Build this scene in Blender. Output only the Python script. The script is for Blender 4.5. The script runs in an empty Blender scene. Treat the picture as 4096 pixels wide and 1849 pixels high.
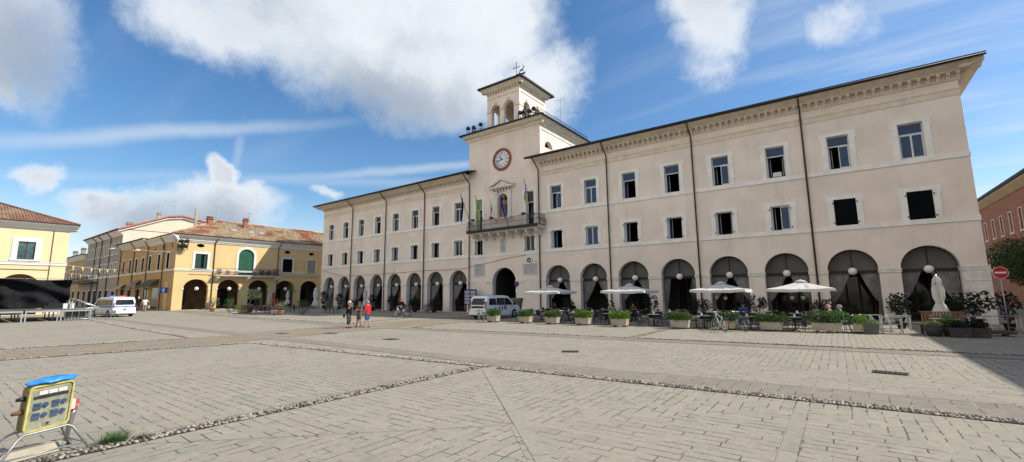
import bpy, bmesh, math, random
from mathutils import Vector, Matrix
from mathutils.geometry import delaunay_2d_cdt
random.seed(7)
PI = math.pi
sc = bpy.context.scene
COL = sc.collection

# ---------------------------------------------------------------- camera
HC = 2.1
yaw, pitch, roll = math.radians(126.29016), math.radians(8.10203), math.radians(-0.58741)
fwd = Vector((math.cos(yaw)*math.cos(pitch), math.sin(yaw)*math.cos(pitch), math.sin(pitch)))
rgt = Vector((math.sin(yaw), -math.cos(yaw), 0)); upv = rgt.cross(fwd)
r2 = rgt*math.cos(roll)+upv*math.sin(roll); u2 = -rgt*math.sin(roll)+upv*math.cos(roll)
cam = bpy.data.cameras.new('camera'); camo = bpy.data.objects.new('camera', cam); COL.objects.link(camo)
camo.matrix_world = Matrix(((r2.x, u2.x, -fwd.x, 0), (r2.y, u2.y, -fwd.y, 0), (r2.z, u2.z, -fwd.z, HC), (0, 0, 0, 1)))
cam.sensor_width = 36; cam.sensor_fit = 'HORIZONTAL'; cam.lens = 1754.8/4096*36
cam.clip_start = 0.1; cam.clip_end = 3000
sc.camera = camo
def pxdir(x, y):                      # a direction in the world (used to lay out the sky's clouds)
    return (fwd + (x-2048)/1754.8*r2 - (y-924.5)/1754.8*u2).normalized()

# ---------------------------------------------------------------- light
SUN = Vector((.95, .59, 1.0)).normalized()
sun = bpy.data.lights.new('sun', 'SUN'); suno = bpy.data.objects.new('sun', sun); COL.objects.link(suno)
sun.energy = 5.0; sun.angle = math.radians(.5); sun.color = (1, .95, .86)
suno.rotation_euler = SUN.to_track_quat('Z', 'Y').to_euler()
w = bpy.data.worlds.new('World'); sc.world = w; w.use_nodes = True
NT = w.node_tree; NT.nodes.clear()
def N(nt, typ, **kw):
    n = nt.nodes.new(typ)
    for k, v in kw.items():
        if k.startswith('i_'):
            key = k[2:]; key = int(key) if key.isdigit() else key.replace('_', ' ')
            n.inputs[key].default_value = v
        else: setattr(n, k, v)
    return n
def mth(nt, op, a, b=None, c=None, clamp=False):
    n = nt.nodes.new('ShaderNodeMath'); n.operation = op; n.use_clamp = clamp
    for i, v in enumerate((a, b, c)):
        if v is None: continue
        if isinstance(v, (int, float)): n.inputs[i].default_value = v
        else: nt.links.new(v, n.inputs[i])
    return n.outputs[0]
def mixc(nt, fac, a, b, typ='MIX'):
    n = nt.nodes.new('ShaderNodeMix'); n.data_type = 'RGBA'; n.blend_type = typ
    if isinstance(fac, (int, float)): n.inputs[0].default_value = fac
    else: nt.links.new(fac, n.inputs[0])
    for i, v in ((6, a), (7, b)):
        if isinstance(v, tuple): n.inputs[i].default_value = v if len(v) == 4 else (*v, 1)
        else: nt.links.new(v, n.inputs[i])
    return n.outputs[2]
def ramp(nt, src, lo, hi, a=0., b=1.):
    n = nt.nodes.new('ShaderNodeMapRange'); n.interpolation_type = 'SMOOTHSTEP'
    nt.links.new(src, n.inputs[0]); n.inputs[1].default_value = lo; n.inputs[2].default_value = hi
    n.inputs[3].default_value = a; n.inputs[4].default_value = b
    return n.outputs[0]
SKYS, CLD = 0.135, 1.0
sky = N(NT, 'ShaderNodeTexSky', sky_type='NISHITA', sun_disc=False)
sky.sun_elevation = math.asin(SUN.z); sky.sun_rotation = math.atan2(SUN.x, SUN.y)
sky.air_density = 1.0; sky.dust_density = .6; sky.ozone_density = 1.6
tc = N(NT, 'ShaderNodeTexCoord'); dirv = tc.outputs['Generated']
sep = N(NT, 'ShaderNodeSeparateXYZ'); NT.links.new(dirv, sep.inputs[0])
# cloud deck coordinates: direction projected on a flat deck overhead
zz = mth(NT, 'ADD', mth(NT, 'MAXIMUM', sep.outputs[2], 0.0), .12)
deck = N(NT, 'ShaderNodeCombineXYZ')
NT.links.new(mth(NT, 'DIVIDE', sep.outputs[0], zz), deck.inputs[0]); NT.links.new(mth(NT, 'DIVIDE', sep.outputs[1], zz), deck.inputs[1])
def noise(nt, vec, scale, detail=6, rough=.55, dist=0.):
    n = N(nt, 'ShaderNodeTexNoise'); n.inputs['Scale'].default_value = scale; n.inputs['Detail'].default_value = detail
    n.inputs['Roughness'].default_value = rough; n.inputs['Distortion'].default_value = dist
    if vec is not None: nt.links.new(vec, n.inputs['Vector'])
    return n
nw = noise(NT, dirv, 5.0, 7, .6)
sub = N(NT, 'ShaderNodeVectorMath', operation='SUBTRACT'); NT.links.new(nw.outputs['Color'], sub.inputs[0]); sub.inputs[1].default_value = (.5, .5, .5)
scl = N(NT, 'ShaderNodeVectorMath', operation='SCALE'); NT.links.new(sub.outputs[0], scl.inputs[0]); scl.inputs['Scale'].default_value = .16
add = N(NT, 'ShaderNodeVectorMath', operation='ADD'); NT.links.new(dirv, add.inputs[0]); NT.links.new(scl.outputs[0], add.inputs[1])
nrm = N(NT, 'ShaderNodeVectorMath', operation='NORMALIZE'); NT.links.new(add.outputs[0], nrm.inputs[0]); wdir = nrm.outputs[0]
sc2 = N(NT, 'ShaderNodeVectorMath', operation='SCALE'); NT.links.new(sub.outputs[0], sc2.inputs[0]); sc2.inputs['Scale'].default_value = .035
ad2 = N(NT, 'ShaderNodeVectorMath', operation='ADD'); NT.links.new(dirv, ad2.inputs[0]); NT.links.new(sc2.outputs[0], ad2.inputs[1]); wdir2 = ad2.outputs[0]
def dotn(v, vec):
    n = N(NT, 'ShaderNodeVectorMath', operation='DOT_PRODUCT'); NT.links.new(vec, n.inputs[0]); n.inputs[1].default_value = v
    return n.outputs['Value']
def blob(x0, y0, x1, y1, width, soft=.9, k=1.0, vec=None):
    """a cloud body between two sky directions, with a half width in the same units"""
    vec = vec or wdir
    a, b = pxdir(x0, y0), pxdir(x1, y1)
    c = (a+b).normalized(); u = (b-a); half = u.length/2; u = (u-c*u.dot(c)).normalized(); v = c.cross(u)
    rw = width/2100
    du = mth(NT, 'DIVIDE', dotn(u, vec), half); dv = mth(NT, 'DIVIDE', dotn(v, vec), rw)
    front = mth(NT, 'GREATER_THAN', dotn(c, vec), 0.2)
    d2 = mth(NT, 'ADD', mth(NT, 'MULTIPLY', du, du), mth(NT, 'MULTIPLY', dv, dv))
    m = ramp(NT, mth(NT, 'SQRT', d2), 1+soft*.6+.1, max(.02, .75-soft*.6), 0, k)
    return mth(NT, 'MULTIPLY', m, front)
blobs = [blob(640, -120, 2150, 330, 330, .5), blob(1100, 250, 2150, 330, 260, .6), blob(1450, 60, 2250, 60, 300, .6), blob(900, -300, 2000, -260, 300, .6), blob(500, -80, 1100, 230, 170, .9, .8),
         blob(-300, 60, 380, 160, 210, .8, .8), blob(-60, 300, 130, 320, 85, .9, .8), blob(1950, 330, 2400, 330, 230, .8, .95),
         blob(60, 690, 270, 720, 66, .8, .95), blob(770, 690, 950, 700, 60, .6), blob(640, 760, 1120, 790, 70, .9, .9), blob(240, 790, 560, 850, 70, .9, .9), blob(300, 930, 1150, 900, 75, 1, .7), blob(1180, 745, 1340, 770, 36, .9, .75),
         blob(2750, 40, 2960, 250, 180, 1.0, .85), blob(3200, 60, 3640, 120, 85, 1.1, .7), blob(2700, -160, 3000, 0, 200, .9, .9), blob(250, 850, 1500, 990, 90, 1.2, .5), blob(200, 900, 1150, 870, 120, .8, .9), blob(560, 800, 1130, 800, 80, .7, .9), blob(320, 800, 430, 800, 40, .6, 1.0)]
mk = blobs[0]
for b in blobs[1:]: mk = mth(NT, 'MAXIMUM', mk, b)
nf = noise(NT, dirv, 8.0, 12, .7)
nb = noise(NT, dirv, 2.6, 6, .55)
den = mth(NT, 'ADD', mk, mth(NT, 'MULTIPLY', mth(NT, 'SUBTRACT', nf.outputs[0], .5), 1.05))
den = mth(NT, 'ADD', den, mth(NT, 'MULTIPLY', mth(NT, 'SUBTRACT', nb.outputs[0], .5), .7))
cov = ramp(NT, den, .2, .98)
# thin streaks: high wisps and two contrails
ns = noise(NT, None, 1.0, 6, .6); mp = N(NT, 'ShaderNodeMapping'); NT.links.new(deck.outputs[0], mp.inputs[0])
mp.inputs['Rotation'].default_value = (0, 0, math.radians(28)); mp.inputs['Scale'].default_value = (.5, 2.6, 1); NT.links.new(mp.outputs[0], ns.inputs['Vector'])
wisp = mth(NT, 'MULTIPLY', ramp(NT, ns.outputs[0], .42, .75, 0, .5), blob(2900, 100, 4500, 900, 900, 1.3))
wisp = mth(NT, 'ADD', wisp, mth(NT, 'MULTIPLY', ramp(NT, ns.outputs[0], .5, .8, 0, .1), 1.0))
trails = mth(NT, 'MAXIMUM', blob(-250, 580, 1230, 500, 24, 1.3, .4, wdir2), mth(NT, 'MAXIMUM', blob(150, 700, 2000, 735, 18, 1.6, .2, wdir2), mth(NT, 'MAXIMUM', blob(1130, 715, 2150, 640, 17, 1.5, .36, wdir2), blob(935, 690, 965, 520, 14, 1.6, .22, wdir2))))
cov = mth(NT, 'MAXIMUM', cov, mth(NT, 'MAXIMUM', wisp, trails))
low = ramp(NT, sep.outputs[2], .22, .0, 0, .45)         # pale air near the horizon
cov = mth(NT, 'MAXIMUM', cov, low, clamp=True)
und = mth(NT, 'MAXIMUM', mth(NT, 'MAXIMUM', blob(950, 470, 1900, 480, 170, 1.2, .7), blob(-100, 230, 420, 250, 150, 1.2, .5)), blob(250, 930, 1150, 880, 90, 1.2, .45))
shade = ramp(NT, mth(NT, 'ADD', mth(NT, 'ADD', mth(NT, 'MULTIPLY', den, .55), mth(NT, 'MULTIPLY', nb.outputs[0], .9)), und), .8, 1.5)
ccol = mixc(NT, shade, (.78, .82, .86), (.36, .42, .51))
skyc = N(NT, 'ShaderNodeVectorMath', operation='SCALE'); NT.links.new(sky.outputs[0], skyc.inputs[0]); skyc.inputs['Scale'].default_value = SKYS
hs = N(NT, 'ShaderNodeHueSaturation'); hs.inputs['Saturation'].default_value = 1.27; NT.links.new(skyc.outputs[0], hs.inputs['Color'])
# unseen bright cloud added behind the viewer, white fill light for the shaded facade
fill_cloud = mth(NT, 'ADD', dotn(Vector((-.25, -.85, .5)).normalized(), dirv), mth(NT, 'MULTIPLY', mth(NT, 'SUBTRACT', nb.outputs[0], .5), .9))
fill_cloud = ramp(NT, fill_cloud, .48, .85, 0, .8)
cov = mth(NT, 'MAXIMUM', cov, fill_cloud); ccol = mixc(NT, fill_cloud, ccol, (.97, .89, .78))
tot = mixc(NT, cov, hs.outputs[0], ccol)
bg = N(NT, 'ShaderNodeBackground'); NT.links.new(tot, bg.inputs[0]); bg.inputs[1].default_value = CLD
wo = N(NT, 'ShaderNodeOutputWorld'); NT.links.new(bg.outputs[0], wo.inputs[0])
sc.view_settings.view_transform = 'Standard'; sc.view_settings.look = 'None'; sc.view_settings.gamma = 1
sc.view_settings.exposure = 0.2
sc.render.engine = 'CYCLES'

# ---------------------------------------------------------------- materials
MATS = {}
def mat(name, col, rough=.8, var=.12, nscale=3., bump=0., bscale=40., metal=0., spec=.3, isl=0., stain=0., trans=0.):
    if name in MATS: return MATS[name]
    m = bpy.data.materials.new(name); m.use_nodes = True; nt = m.node_tree
    b = nt.nodes['Principled BSDF']; b.inputs['Roughness'].default_value = rough; b.inputs['Metallic'].default_value = metal
    b.inputs['Specular IOR Level'].default_value = spec
    tcn = N(nt, 'ShaderNodeTexCoord'); vec = tcn.outputs['Object']
    n1 = noise(nt, vec, nscale, 5, .6)
    dk = tuple(c*(1-var) for c in col); lt = tuple(min(1, c*(1+var)) for c in col)
    c = mixc(nt, ramp(nt, n1.outputs[0], .3, .7), dk, lt)
    if stain:
        mpn = N(nt, 'ShaderNodeMapping'); nt.links.new(vec, mpn.inputs[0]); mpn.inputs['Scale'].default_value = (1.6, 1.6, .22)
        n2 = noise(nt, mpn.outputs[0], 1.2, 6, .65)
        c = mixc(nt, ramp(nt, n2.outputs[0], .5, .78, 0, stain), c, tuple(x*.6 for x in col))
    if isl:
        g = N(nt, 'ShaderNodeNewGeometry')
        c = mixc(nt, mth(nt, 'MULTIPLY', g.outputs['Random Per Island'], isl), c, tuple(min(1, x*2.6) for x in col))
        c2 = mixc(nt, ramp(nt, g.outputs['Random Per Island'], .0, .35, isl, 0), c, tuple(x*.35 for x in col)); c = c2
    nt.links.new(c, b.inputs['Base Color'])
    if bump:
        nbp = noise(nt, vec, bscale, 4, .6); bp = N(nt, 'ShaderNodeBump'); bp.inputs['Strength'].default_value = bump; bp.inputs['Distance'].default_value = .02
        nt.links.new(nbp.outputs[0], bp.inputs['Height']); nt.links.new(bp.outputs[0], b.inputs['Normal'])
    if trans:
        t = N(nt, 'ShaderNodeBsdfTranslucent'); nt.links.new(c, t.inputs[0]); mx = N(nt, 'ShaderNodeMixShader'); mx.inputs[0].default_value = trans
        nt.links.new(b.outputs[0], mx.inputs[1]); nt.links.new(t.outputs[0], mx.inputs[2]); nt.links.new(mx.outputs[0], nt.nodes['Material Output'].inputs[0])
    MATS[name] = m
    return m
M_PLAST = mat('plaster_beige', (.8, .69, .6), .92, .085, .35, .25, 12, stain=.36)
M_TRIM = mat('plaster_trim', (.82, .785, .735), .9, .08, 1.2, .2, 15, stain=.35)
M_STONE = mat('white_stone', (.7, .665, .61), .85, .12, 2.5, .3, 18, stain=.25)
M_CORN = mat('cornice_stone', (.7, .62, .5), .88, .1, 2., .2, 15, stain=.35)
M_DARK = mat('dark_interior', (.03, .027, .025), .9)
M_ROOFD = mat('gutter_dark', (.018, .017, .02), .6, .2, 4)
M_PIPE = mat('pipe_brown', (.06, .045, .04), .55, .2, 2)
M_YEL = mat('plaster_yellow', (.68, .49, .24), .9, .06, .5, .2, 14, stain=.18)
M_YELP = mat('plaster_pale_yellow', (.76, .61, .35), .9, .05, .5, .2, 14, stain=.14)
M_OCHRE = mat('plaster_ochre', (.46, .31, .16), .9, .08, .5, .2, 14, stain=.2)
M_WHITE = mat('white_plaster', (.7, .68, .64), .85, .05, 1.5, .1, 20, stain=.1)
M_GREYP = mat('plaster_grey_tan', (.33, .29, .235), .9, .08, .5, .2, 14, stain=.3)
M_CREAM = mat('plaster_cream', (.72, .6, .46), .9, .05, .4, .15, 14, stain=.15)
M_ORANGE = mat('brick_orange', (.36, .15, .085), .9, .22, 1.6, .5, 12, stain=.5)
M_BLACKI = mat('iron_black', (.02, .02, .022), .5, .1)
M_GREYM = mat('metal_grey', (.32, .33, .34), .4, .1, 6, metal=.7)
M_TUBE = mat('tube_steel', (.09, .092, .095), .4, .1, 6, metal=.6)
M_ALU = mat('aluminium', (.62, .63, .64), .35, .08, 6, metal=.8)
M_FRAME = mat('frame_white', (.62, .62, .6), .6, .08, 4)
M_SHUT = mat('shutter_green', (.02, .06, .045), .6, .2, 6, .2, 60)
M_SHUTD = mat('shutter_dark', (.006, .007, .008), .9, .2, 6, .2, 60, spec=.05)
M_SHUTG = mat('shutter_grey', (.3, .3, .27), .7, .15, 6, .2, 60)
M_GREEND = mat('door_green', (.02, .095, .055), .45, .15, 3)
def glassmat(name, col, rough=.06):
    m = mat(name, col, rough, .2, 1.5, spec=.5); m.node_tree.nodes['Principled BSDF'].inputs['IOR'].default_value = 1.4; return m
M_GLASS = glassmat('glass_sky_tinted', (.018, .05, .12)); M_GLASSD = glassmat('glass_dark', (.015, .018, .022))  # first glass: the blue of the reflected sky is put into its base colour
def tilemat(name, tan, red, lo, hi):
    m = mat(name, tan, .92, .3, 1.4, .3, 30, isl=.4); nt = m.node_tree; b = nt.nodes['Principled BSDF']; src = b.inputs['Base Color'].links[0].from_socket
    t_ = N(nt, 'ShaderNodeTexCoord'); n_ = noise(nt, t_.outputs['Object'], .33, 4, .6); n2_ = noise(nt, t_.outputs['Object'], 2.2, 3, .6)
    c_ = mixc(nt, ramp(nt, n_.outputs[0], lo, hi), src, red); c_ = mixc(nt, ramp(nt, n2_.outputs[0], .5, .7, 0, .45), c_, (.1, .075, .055)); nt.links.new(c_, b.inputs['Base Color']); return m
M_TILE = tilemat('roof_tile_weathered', (.34, .26, .165), (.36, .13, .07), .5, .62); M_TILE2 = tilemat('roof_tile_brown', (.22, .15, .1), (.24, .11, .07), .4, .6)
M_TILER = mat('roof_tile_red', (.4, .13, .075), .9, .2, 1.2, .3, 30, isl=.25)
M_GLOBE = mat('lamp_globe', (.8, .79, .77), .35, .05)
M_LEAF = mat('leaf_green', (.045, .095, .014), .5, .25, 2.0, isl=.5, trans=.25)
M_LEAFB = mat('leaf_bright', (.085, .16, .016), .5, .25, 2.0, isl=.5, trans=.3)
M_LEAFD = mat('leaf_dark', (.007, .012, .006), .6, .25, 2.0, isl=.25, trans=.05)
M_LEAFO = mat('leaf_olive', (.14, .17, .08), .6, .2, 2.0, isl=.45, trans=.2)
M_LEAFR = mat('leaf_russet', (.2, .1, .05), .6, .2, 2.0, isl=.45, trans=.2)
M_BARK = mat('bark', (.09, .065, .045), .9, .3, 8, .5, 30)
M_CONC = mat('planter_concrete', (.42, .37, .28), .9, .12, 3, .4, 25, stain=.4)
M_TERRA = mat('terracotta', (.42, .2, .12), .85, .15, 4, .2, 30, stain=.3)
M_CANVAS = mat('canvas_white', (.62, .6, .56), .9, .05, 2, .15, 30, trans=.12)
M_CURT = mat('curtain_grey', (.2, .19, .185), .95, .25, 2, .15, 50)
M_LUN = mat('lunette_grey', (.125, .12, .11), .95, .1, 1.5)
M_RUBBER = mat('rubber_black', (.018, .018, .018), .8)
M_PLBLK = mat('plastic_black', (.02, .02, .022), .45)
M_WICK = mat('wicker_dark', (.02, .022, .023), .6, .3, 30, .5, 90)
M_WOOD = mat('wood_brown', (.2, .11, .06), .7, .3, 6, .3, 40)
M_WOODD = mat('wood_dark', (.07, .04, .028), .7, .3, 6, .3, 40)

# ---------------------------------------------------------------- mesh helpers
ident = lambda u, d, z: (u, d, z)
class MB:
    def __init__(s, T=ident): s.v = []; s.f = []; s.m = []; s.T = T; s.mi = 0; s.sm = False; s.smf = []
    def pt(s, p): s.v.append(tuple(s.T(*p))); return len(s.v)-1
    def face(s, idx): s.f.append(tuple(idx)); s.m.append(s.mi); s.smf.append(s.sm)
    def poly(s, pts): s.face([s.pt(p) for p in pts])
    def box(s, u0, u1, d0, d1, z0, z1):
        c = [s.pt(p) for p in ((u0, d0, z0), (u1, d0, z0), (u1, d1, z0), (u0, d1, z0), (u0, d0, z1), (u1, d0, z1), (u1, d1, z1), (u0, d1, z1))]
        for q in ((0, 1, 5, 4), (1, 2, 6, 5), (2, 3, 7, 6), (3, 0, 4, 7), (4, 5, 6, 7), (3, 2, 1, 0)): s.face([c[i] for i in q])
    def hexa(s, P):
        c = [s.pt(p) for p in P]
        for q in ((0, 1, 5, 4), (1, 2, 6, 5), (2, 3, 7, 6), (3, 0, 4, 7), (4, 5, 6, 7), (3, 2, 1, 0)): s.face([c[i] for i in q])
    def rings(s, rings, cap=True, closed=True):
        R = [[s.pt(p) for p in r] for r in rings]; n = len(R[0])
        for a, b in zip(R[:-1], R[1:]):
            for i in range(n if closed else n-1):
                j = (i+1) % n; s.face((a[i], a[j], b[j], b[i]))
        if cap: s.face(R[0][::-1]); s.face(R[-1])
    def tube(s, pts, r, n=8, cap=True):
        pts = [Vector(p) for p in pts]; rs = r if isinstance(r, (list, tuple)) else [r]*len(pts); R = []
        t0 = (pts[1]-pts[0]).normalized(); ref = Vector((0, 0, 1)) if abs(t0.z) < .9 else Vector((1, 0, 0))
        nn = t0.cross(ref).normalized()
        for i, p in enumerate(pts):
            t = (pts[min(i+1, len(pts)-1)]-pts[max(i-1, 0)]).normalized()
            nn = (nn-t*nn.dot(t)).normalized(); bb = t.cross(nn)
            R.append([p+(nn*math.cos(2*PI*k/n)+bb*math.sin(2*PI*k/n))*rs[i] for k in range(n)])
        o = s.sm; s.sm = n > 5; s.rings(R, cap); s.sm = o
    def lathe(s, c, prof, n=16, cap=True):
        o = s.sm; s.sm = True
        s.rings([[(c[0]+r*math.cos(2*PI*k/n), c[1]+r*math.sin(2*PI*k/n), c[2]+z) for k in range(n)] for r, z in prof], cap); s.sm = o
    def sphere(s, c, r, n=12, sq=(1, 1, 1)):
        m = max(4, n//2); o = s.sm; s.sm = True
        s.rings([[(c[0]+sq[0]*r*math.sin(PI*(j+.02)/(m+.04))*math.cos(2*PI*k/n), c[1]+sq[1]*r*math.sin(PI*(j+.02)/(m+.04))*math.sin(2*PI*k/n), c[2]-sq[2]*r*math.cos(PI*(j+.02)/(m+.04))) for k in range(n)] for j in range(m+1)], True); s.sm = o
    def prism(s, prof, a, b, axis='u'):
        f = {'u': lambda t, p: (t, p[0], p[1]), 'd': lambda t, p: (p[0], t, p[1]), 'z': lambda t, p: (p[0], p[1], t)}[axis]
        s.rings([[f(t, p) for p in prof] for t in (a, b)])
    def torus(s, c, R, r, axis=(1, 0, 0), n=24, m=6):
        ax = Vector(axis).normalized(); x = ax.orthogonal().normalized(); y = ax.cross(x); c = Vector(c); A = []
        for i in range(n+1):
            a = 2*PI*i/n; d = x*math.cos(a)+y*math.sin(a)
            A.append([c+d*(R+r*math.cos(2*PI*k/m))+ax*r*math.sin(2*PI*k/m) for k in range(m)])
        o = s.sm; s.sm = True; s.rings(A, False); s.sm = o
    def wall(s, outer, holes, d0, d1, reveal=True):
        """flat wall in the (u,z) plane with openings, thickness d0..d1"""
        V = []; E = []; 
        for lp in [outer]+holes:
            k = len(V); V += [Vector(p) for p in lp]; E += [(k+i, k+(i+1) % len(lp)) for i in range(len(lp))]
        vv, ee, ff, *_ = delaunay_2d_cdt(V, E, [], 0, 1e-5)
        def inside(p, lp):
            c = False; n = len(lp)
            for i in range(n):
                a, b = lp[i], lp[(i+1) % n]
                if (a[1] > p[1]) != (b[1] > p[1]) and p[0] < (b[0]-a[0])*(p[1]-a[1])/(b[1]-a[1])+a[0]: c = not c
            return c
        for d in (d0, d1):
            idx = [s.pt((p.x, d, p.y)) for p in vv]
            for f in ff:
                cx = sum(vv[i].x for i in f)/len(f); cz = sum(vv[i].y for i in f)/len(f)
                if inside((cx, cz), outer) and not any(inside((cx, cz), h) for h in holes): s.face([idx[i] for i in f])
        for lp in [outer]+(holes if reveal else []):
            for i in range(len(lp)):
                a, b = lp[i], lp[(i+1) % len(lp)]
                s.poly([(a[0], d0, a[1]), (b[0], d0, b[1]), (b[0], d1, b[1]), (a[0], d1, a[1])])
    def leaf(s, c, size, flat=0.):
        a = Vector((random.gauss(0, 1), random.gauss(0, 1), random.gauss(0, 1)*(1-flat))).normalized(); b = a.orthogonal().normalized()
        b.rotate(Matrix.Rotation(random.random()*6.28, 3, a)); nrm_ = a.cross(b); c = Vector(c); L = size*random.uniform(.7, 1.3); W = L*.42
        s.poly([c-a*L*.5, c+b*W*.5+nrm_*W*.15, c+a*L*.5, c-b*W*.5+nrm_*W*.15])
    def each(s, name, mats, parent, boxes):
        for b in boxes: s.v = []; s.f = []; s.m = []; s.smf = []; s.box(*b); s.build(name, mats, parent)
    def build(s, name, mats, parent=None, fix=True):
        me = bpy.data.meshes.new(name); me.from_pydata(s.v, [], s.f)
        for m in (mats if isinstance(mats, (list, tuple)) else [mats]): me.materials.append(m)
        me.polygons.foreach_set('material_index', s.m); me.polygons.foreach_set('use_smooth', s.smf)
        if fix:
            bm = bmesh.new(); bm.from_mesh(me); bmesh.ops.recalc_face_normals(bm, faces=bm.faces); bm.to_mesh(me); bm.free()
        me.update(); o = bpy.data.objects.new(name, me); COL.objects.link(o)
        if parent: o.parent = parent
        return o
def rect(u0, u1, z0, z1): return [(u0, z0), (u1, z0), (u1, z1), (u0, z1)]
def arch(cx, w_, z0, zs, n=14, h=None):
    r = w_/2; h = h or r
    return [(cx-r, z0), (cx+r, z0)]+[(cx+r*math.cos(PI*i/n), zs+h*math.sin(PI*i/n)) for i in range(n+1)]
def tag(o, label=None, cat=None, group=None, kind=None):
    if label: o['label'] = label
    if cat: o['category'] = cat
    if group: o['group'] = group
    if kind: o['kind'] = kind
    return o
def thing(name, loc, label, cat, group=None, rz=0):
    o = bpy.data.objects.new(name, None); COL.objects.link(o); o.location = loc; o.rotation_euler = (0, 0, rz)
    return tag(o, label, cat, group)
def clone(root, loc, rz, label, sca=None):
    def cp(o, par):
        c = o.copy(); COL.objects.link(c)
        if par: c.parent = par
        for ch in o.children: cp(ch, c)
        return c
    r = cp(root, None); r.location = loc; r.rotation_euler = (0, 0, rz)
    if sca: r.scale = sca
    r['label'] = label
    return r
def sstep(t): t = max(0, min(1, t)); return t*t*(3-2*t)
def gz(x): return .3*sstep((-40-x)/35)
def textmesh(name, s, size, T, mt, parent, bold=.0, align='CENTER', depth=.0):
    cu = bpy.data.curves.new(name, 'FONT'); cu.body = s; cu.size = size; cu.align_x = align; cu.align_y = 'CENTER'; cu.offset = bold; cu.extrude = depth
    o = bpy.data.objects.new(name, cu); COL.objects.link(o); dg = bpy.context.evaluated_depsgraph_get(); dg.update()
    me = bpy.data.meshes.new_from_object(o.evaluated_get(dg)); bpy.data.objects.remove(o)
    me.transform(T); me.materials.clear(); me.materials.append(mt)
    ob = bpy.data.objects.new(name, me); COL.objects.link(ob); ob.parent = parent
    return ob
# ---------------------------------------------------------------- ground
def paving(name, ang, bw=.6, rh=.205, c1=(.362, .318, .25), c2=(.3, .288, .232), mort=(.045, .04, .033), tint=1.):
    m = bpy.data.materials.new(name); m.use_nodes = True; nt = m.node_tree; b = nt.nodes['Principled BSDF']; b.inputs['Roughness'].default_value = .9; b.inputs['Specular IOR Level'].default_value = .2
    tcn = N(nt, 'ShaderNodeTexCoord'); mp = N(nt, 'ShaderNodeMapping'); nt.links.new(tcn.outputs['Object'], mp.inputs[0]); mp.inputs['Rotation'].default_value = (0, 0, ang)
    wn = noise(nt, tcn.outputs['Object'], 1.1, 4, .6)
    sb = N(nt, 'ShaderNodeVectorMath', operation='SUBTRACT'); nt.links.new(wn.outputs['Color'], sb.inputs[0]); sb.inputs[1].default_value = (.5, .5, .5)
    sl = N(nt, 'ShaderNodeVectorMath', operation='SCALE'); nt.links.new(sb.outputs[0], sl.inputs[0]); sl.inputs['Scale'].default_value = .09
    ad = N(nt, 'ShaderNodeVectorMath', operation='ADD'); nt.links.new(mp.outputs[0], ad.inputs[0]); nt.links.new(sl.outputs[0], ad.inputs[1])
    wn2 = noise(nt, tcn.outputs['Object'], 14, 3, .6)
    sb2 = N(nt, 'ShaderNodeVectorMath', operation='SUBTRACT'); nt.links.new(wn2.outputs['Color'], sb2.inputs[0]); sb2.inputs[1].default_value = (.5, .5, .5)
    sl2 = N(nt, 'ShaderNodeVectorMath', operation='SCALE'); nt.links.new(sb2.outputs[0], sl2.inputs[0]); sl2.inputs['Scale'].default_value = .022
    ad2 = N(nt, 'ShaderNodeVectorMath', operation='ADD'); nt.links.new(ad.outputs[0], ad2.inputs[0]); nt.links.new(sl2.outputs[0], ad2.inputs[1])
    br = N(nt, 'ShaderNodeTexBrick'); nt.links.new(ad2.outputs[0], br.inputs['Vector']); br.offset = .43; br.squash = 1.25; br.squash_frequency = 3
    for k, v in (('Scale', 1.), ('Brick Width', bw), ('Row Height', rh), ('Mortar Size', .0105), ('Mortar Smooth', .25), ('Bias', 0.)): br.inputs[k].default_value = v
    br.inputs['Color1'].default_value = (*[x*tint for x in c1], 1); br.inputs['Color2'].default_value = (*[x*tint for x in c2], 1)
    n3 = noise(nt, tcn.outputs['Object'], .55, 6, .6); n4 = noise(nt, tcn.outputs['Object'], 9, 6, .7); n5 = noise(nt, tcn.outputs['Object'], 2.3, 4, .6)
    mc = mixc(nt, ramp(nt, n5.outputs[0], .47, .56), mort, tuple(min(1, x*10) for x in mort)); nt.links.new(mc, br.inputs['Mortar'])
    c = mixc(nt, ramp(nt, n3.outputs[0], .35, .7, 0, .55), br.outputs['Color'], tuple(x*tint for x in (.335, .295, .235)))
    c = mixc(nt, ramp(nt, n4.outputs[0], .35, .75, .0, .35), c, tuple(x*tint for x in (.15, .145, .12)))
    n7 = noise(nt, tcn.outputs['Object'], 38, 4, .75); c = mixc(nt, ramp(nt, n7.outputs[0], .5, .8, 0, .5), c, tuple(x*tint for x in (.13, .12, .1)))
    n6 = noise(nt, tcn.outputs['Object'], 1.7, 2, .5); c = mixc(nt, ramp(nt, n6.outputs[0], .64, .7, .0, .4), c, (.19, .2, .2))
    n9 = noise(nt, tcn.outputs['Object'], .23, 5, .65); c = mixc(nt, ramp(nt, n9.outputs[0], .48, .66, 0, .28), c, (.2, .185, .15))
    n10 = noise(nt, tcn.outputs['Object'], 3.3, 3, .6); c = mixc(nt, ramp(nt, n10.outputs[0], .62, .74, 0, .4), c, (.17, .155, .13))
    nt.links.new(c, b.inputs['Base Color'])
    h = mth(nt, 'SUBTRACT', mth(nt, 'MULTIPLY', mth(nt, 'ADD', n4.outputs[0], n7.outputs[0]), .35), mth(nt, 'MULTIPLY', br.outputs['Fac'], 1.2))
    bp = N(nt, 'ShaderNodeBump'); bp.inputs['Strength'].default_value = .9; bp.inputs['Distance'].default_value = .03; nt.links.new(h, bp.inputs['Height']); nt.links.new(bp.outputs[0], b.inputs['Normal'])
    return m
PV_Y = paving('paving_rows_across', math.radians(90)); PV_X = paving('paving_rows_along', 0)
BR = dict(c1=(.28, .235, .19), c2=(.24, .21, .17))
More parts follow.
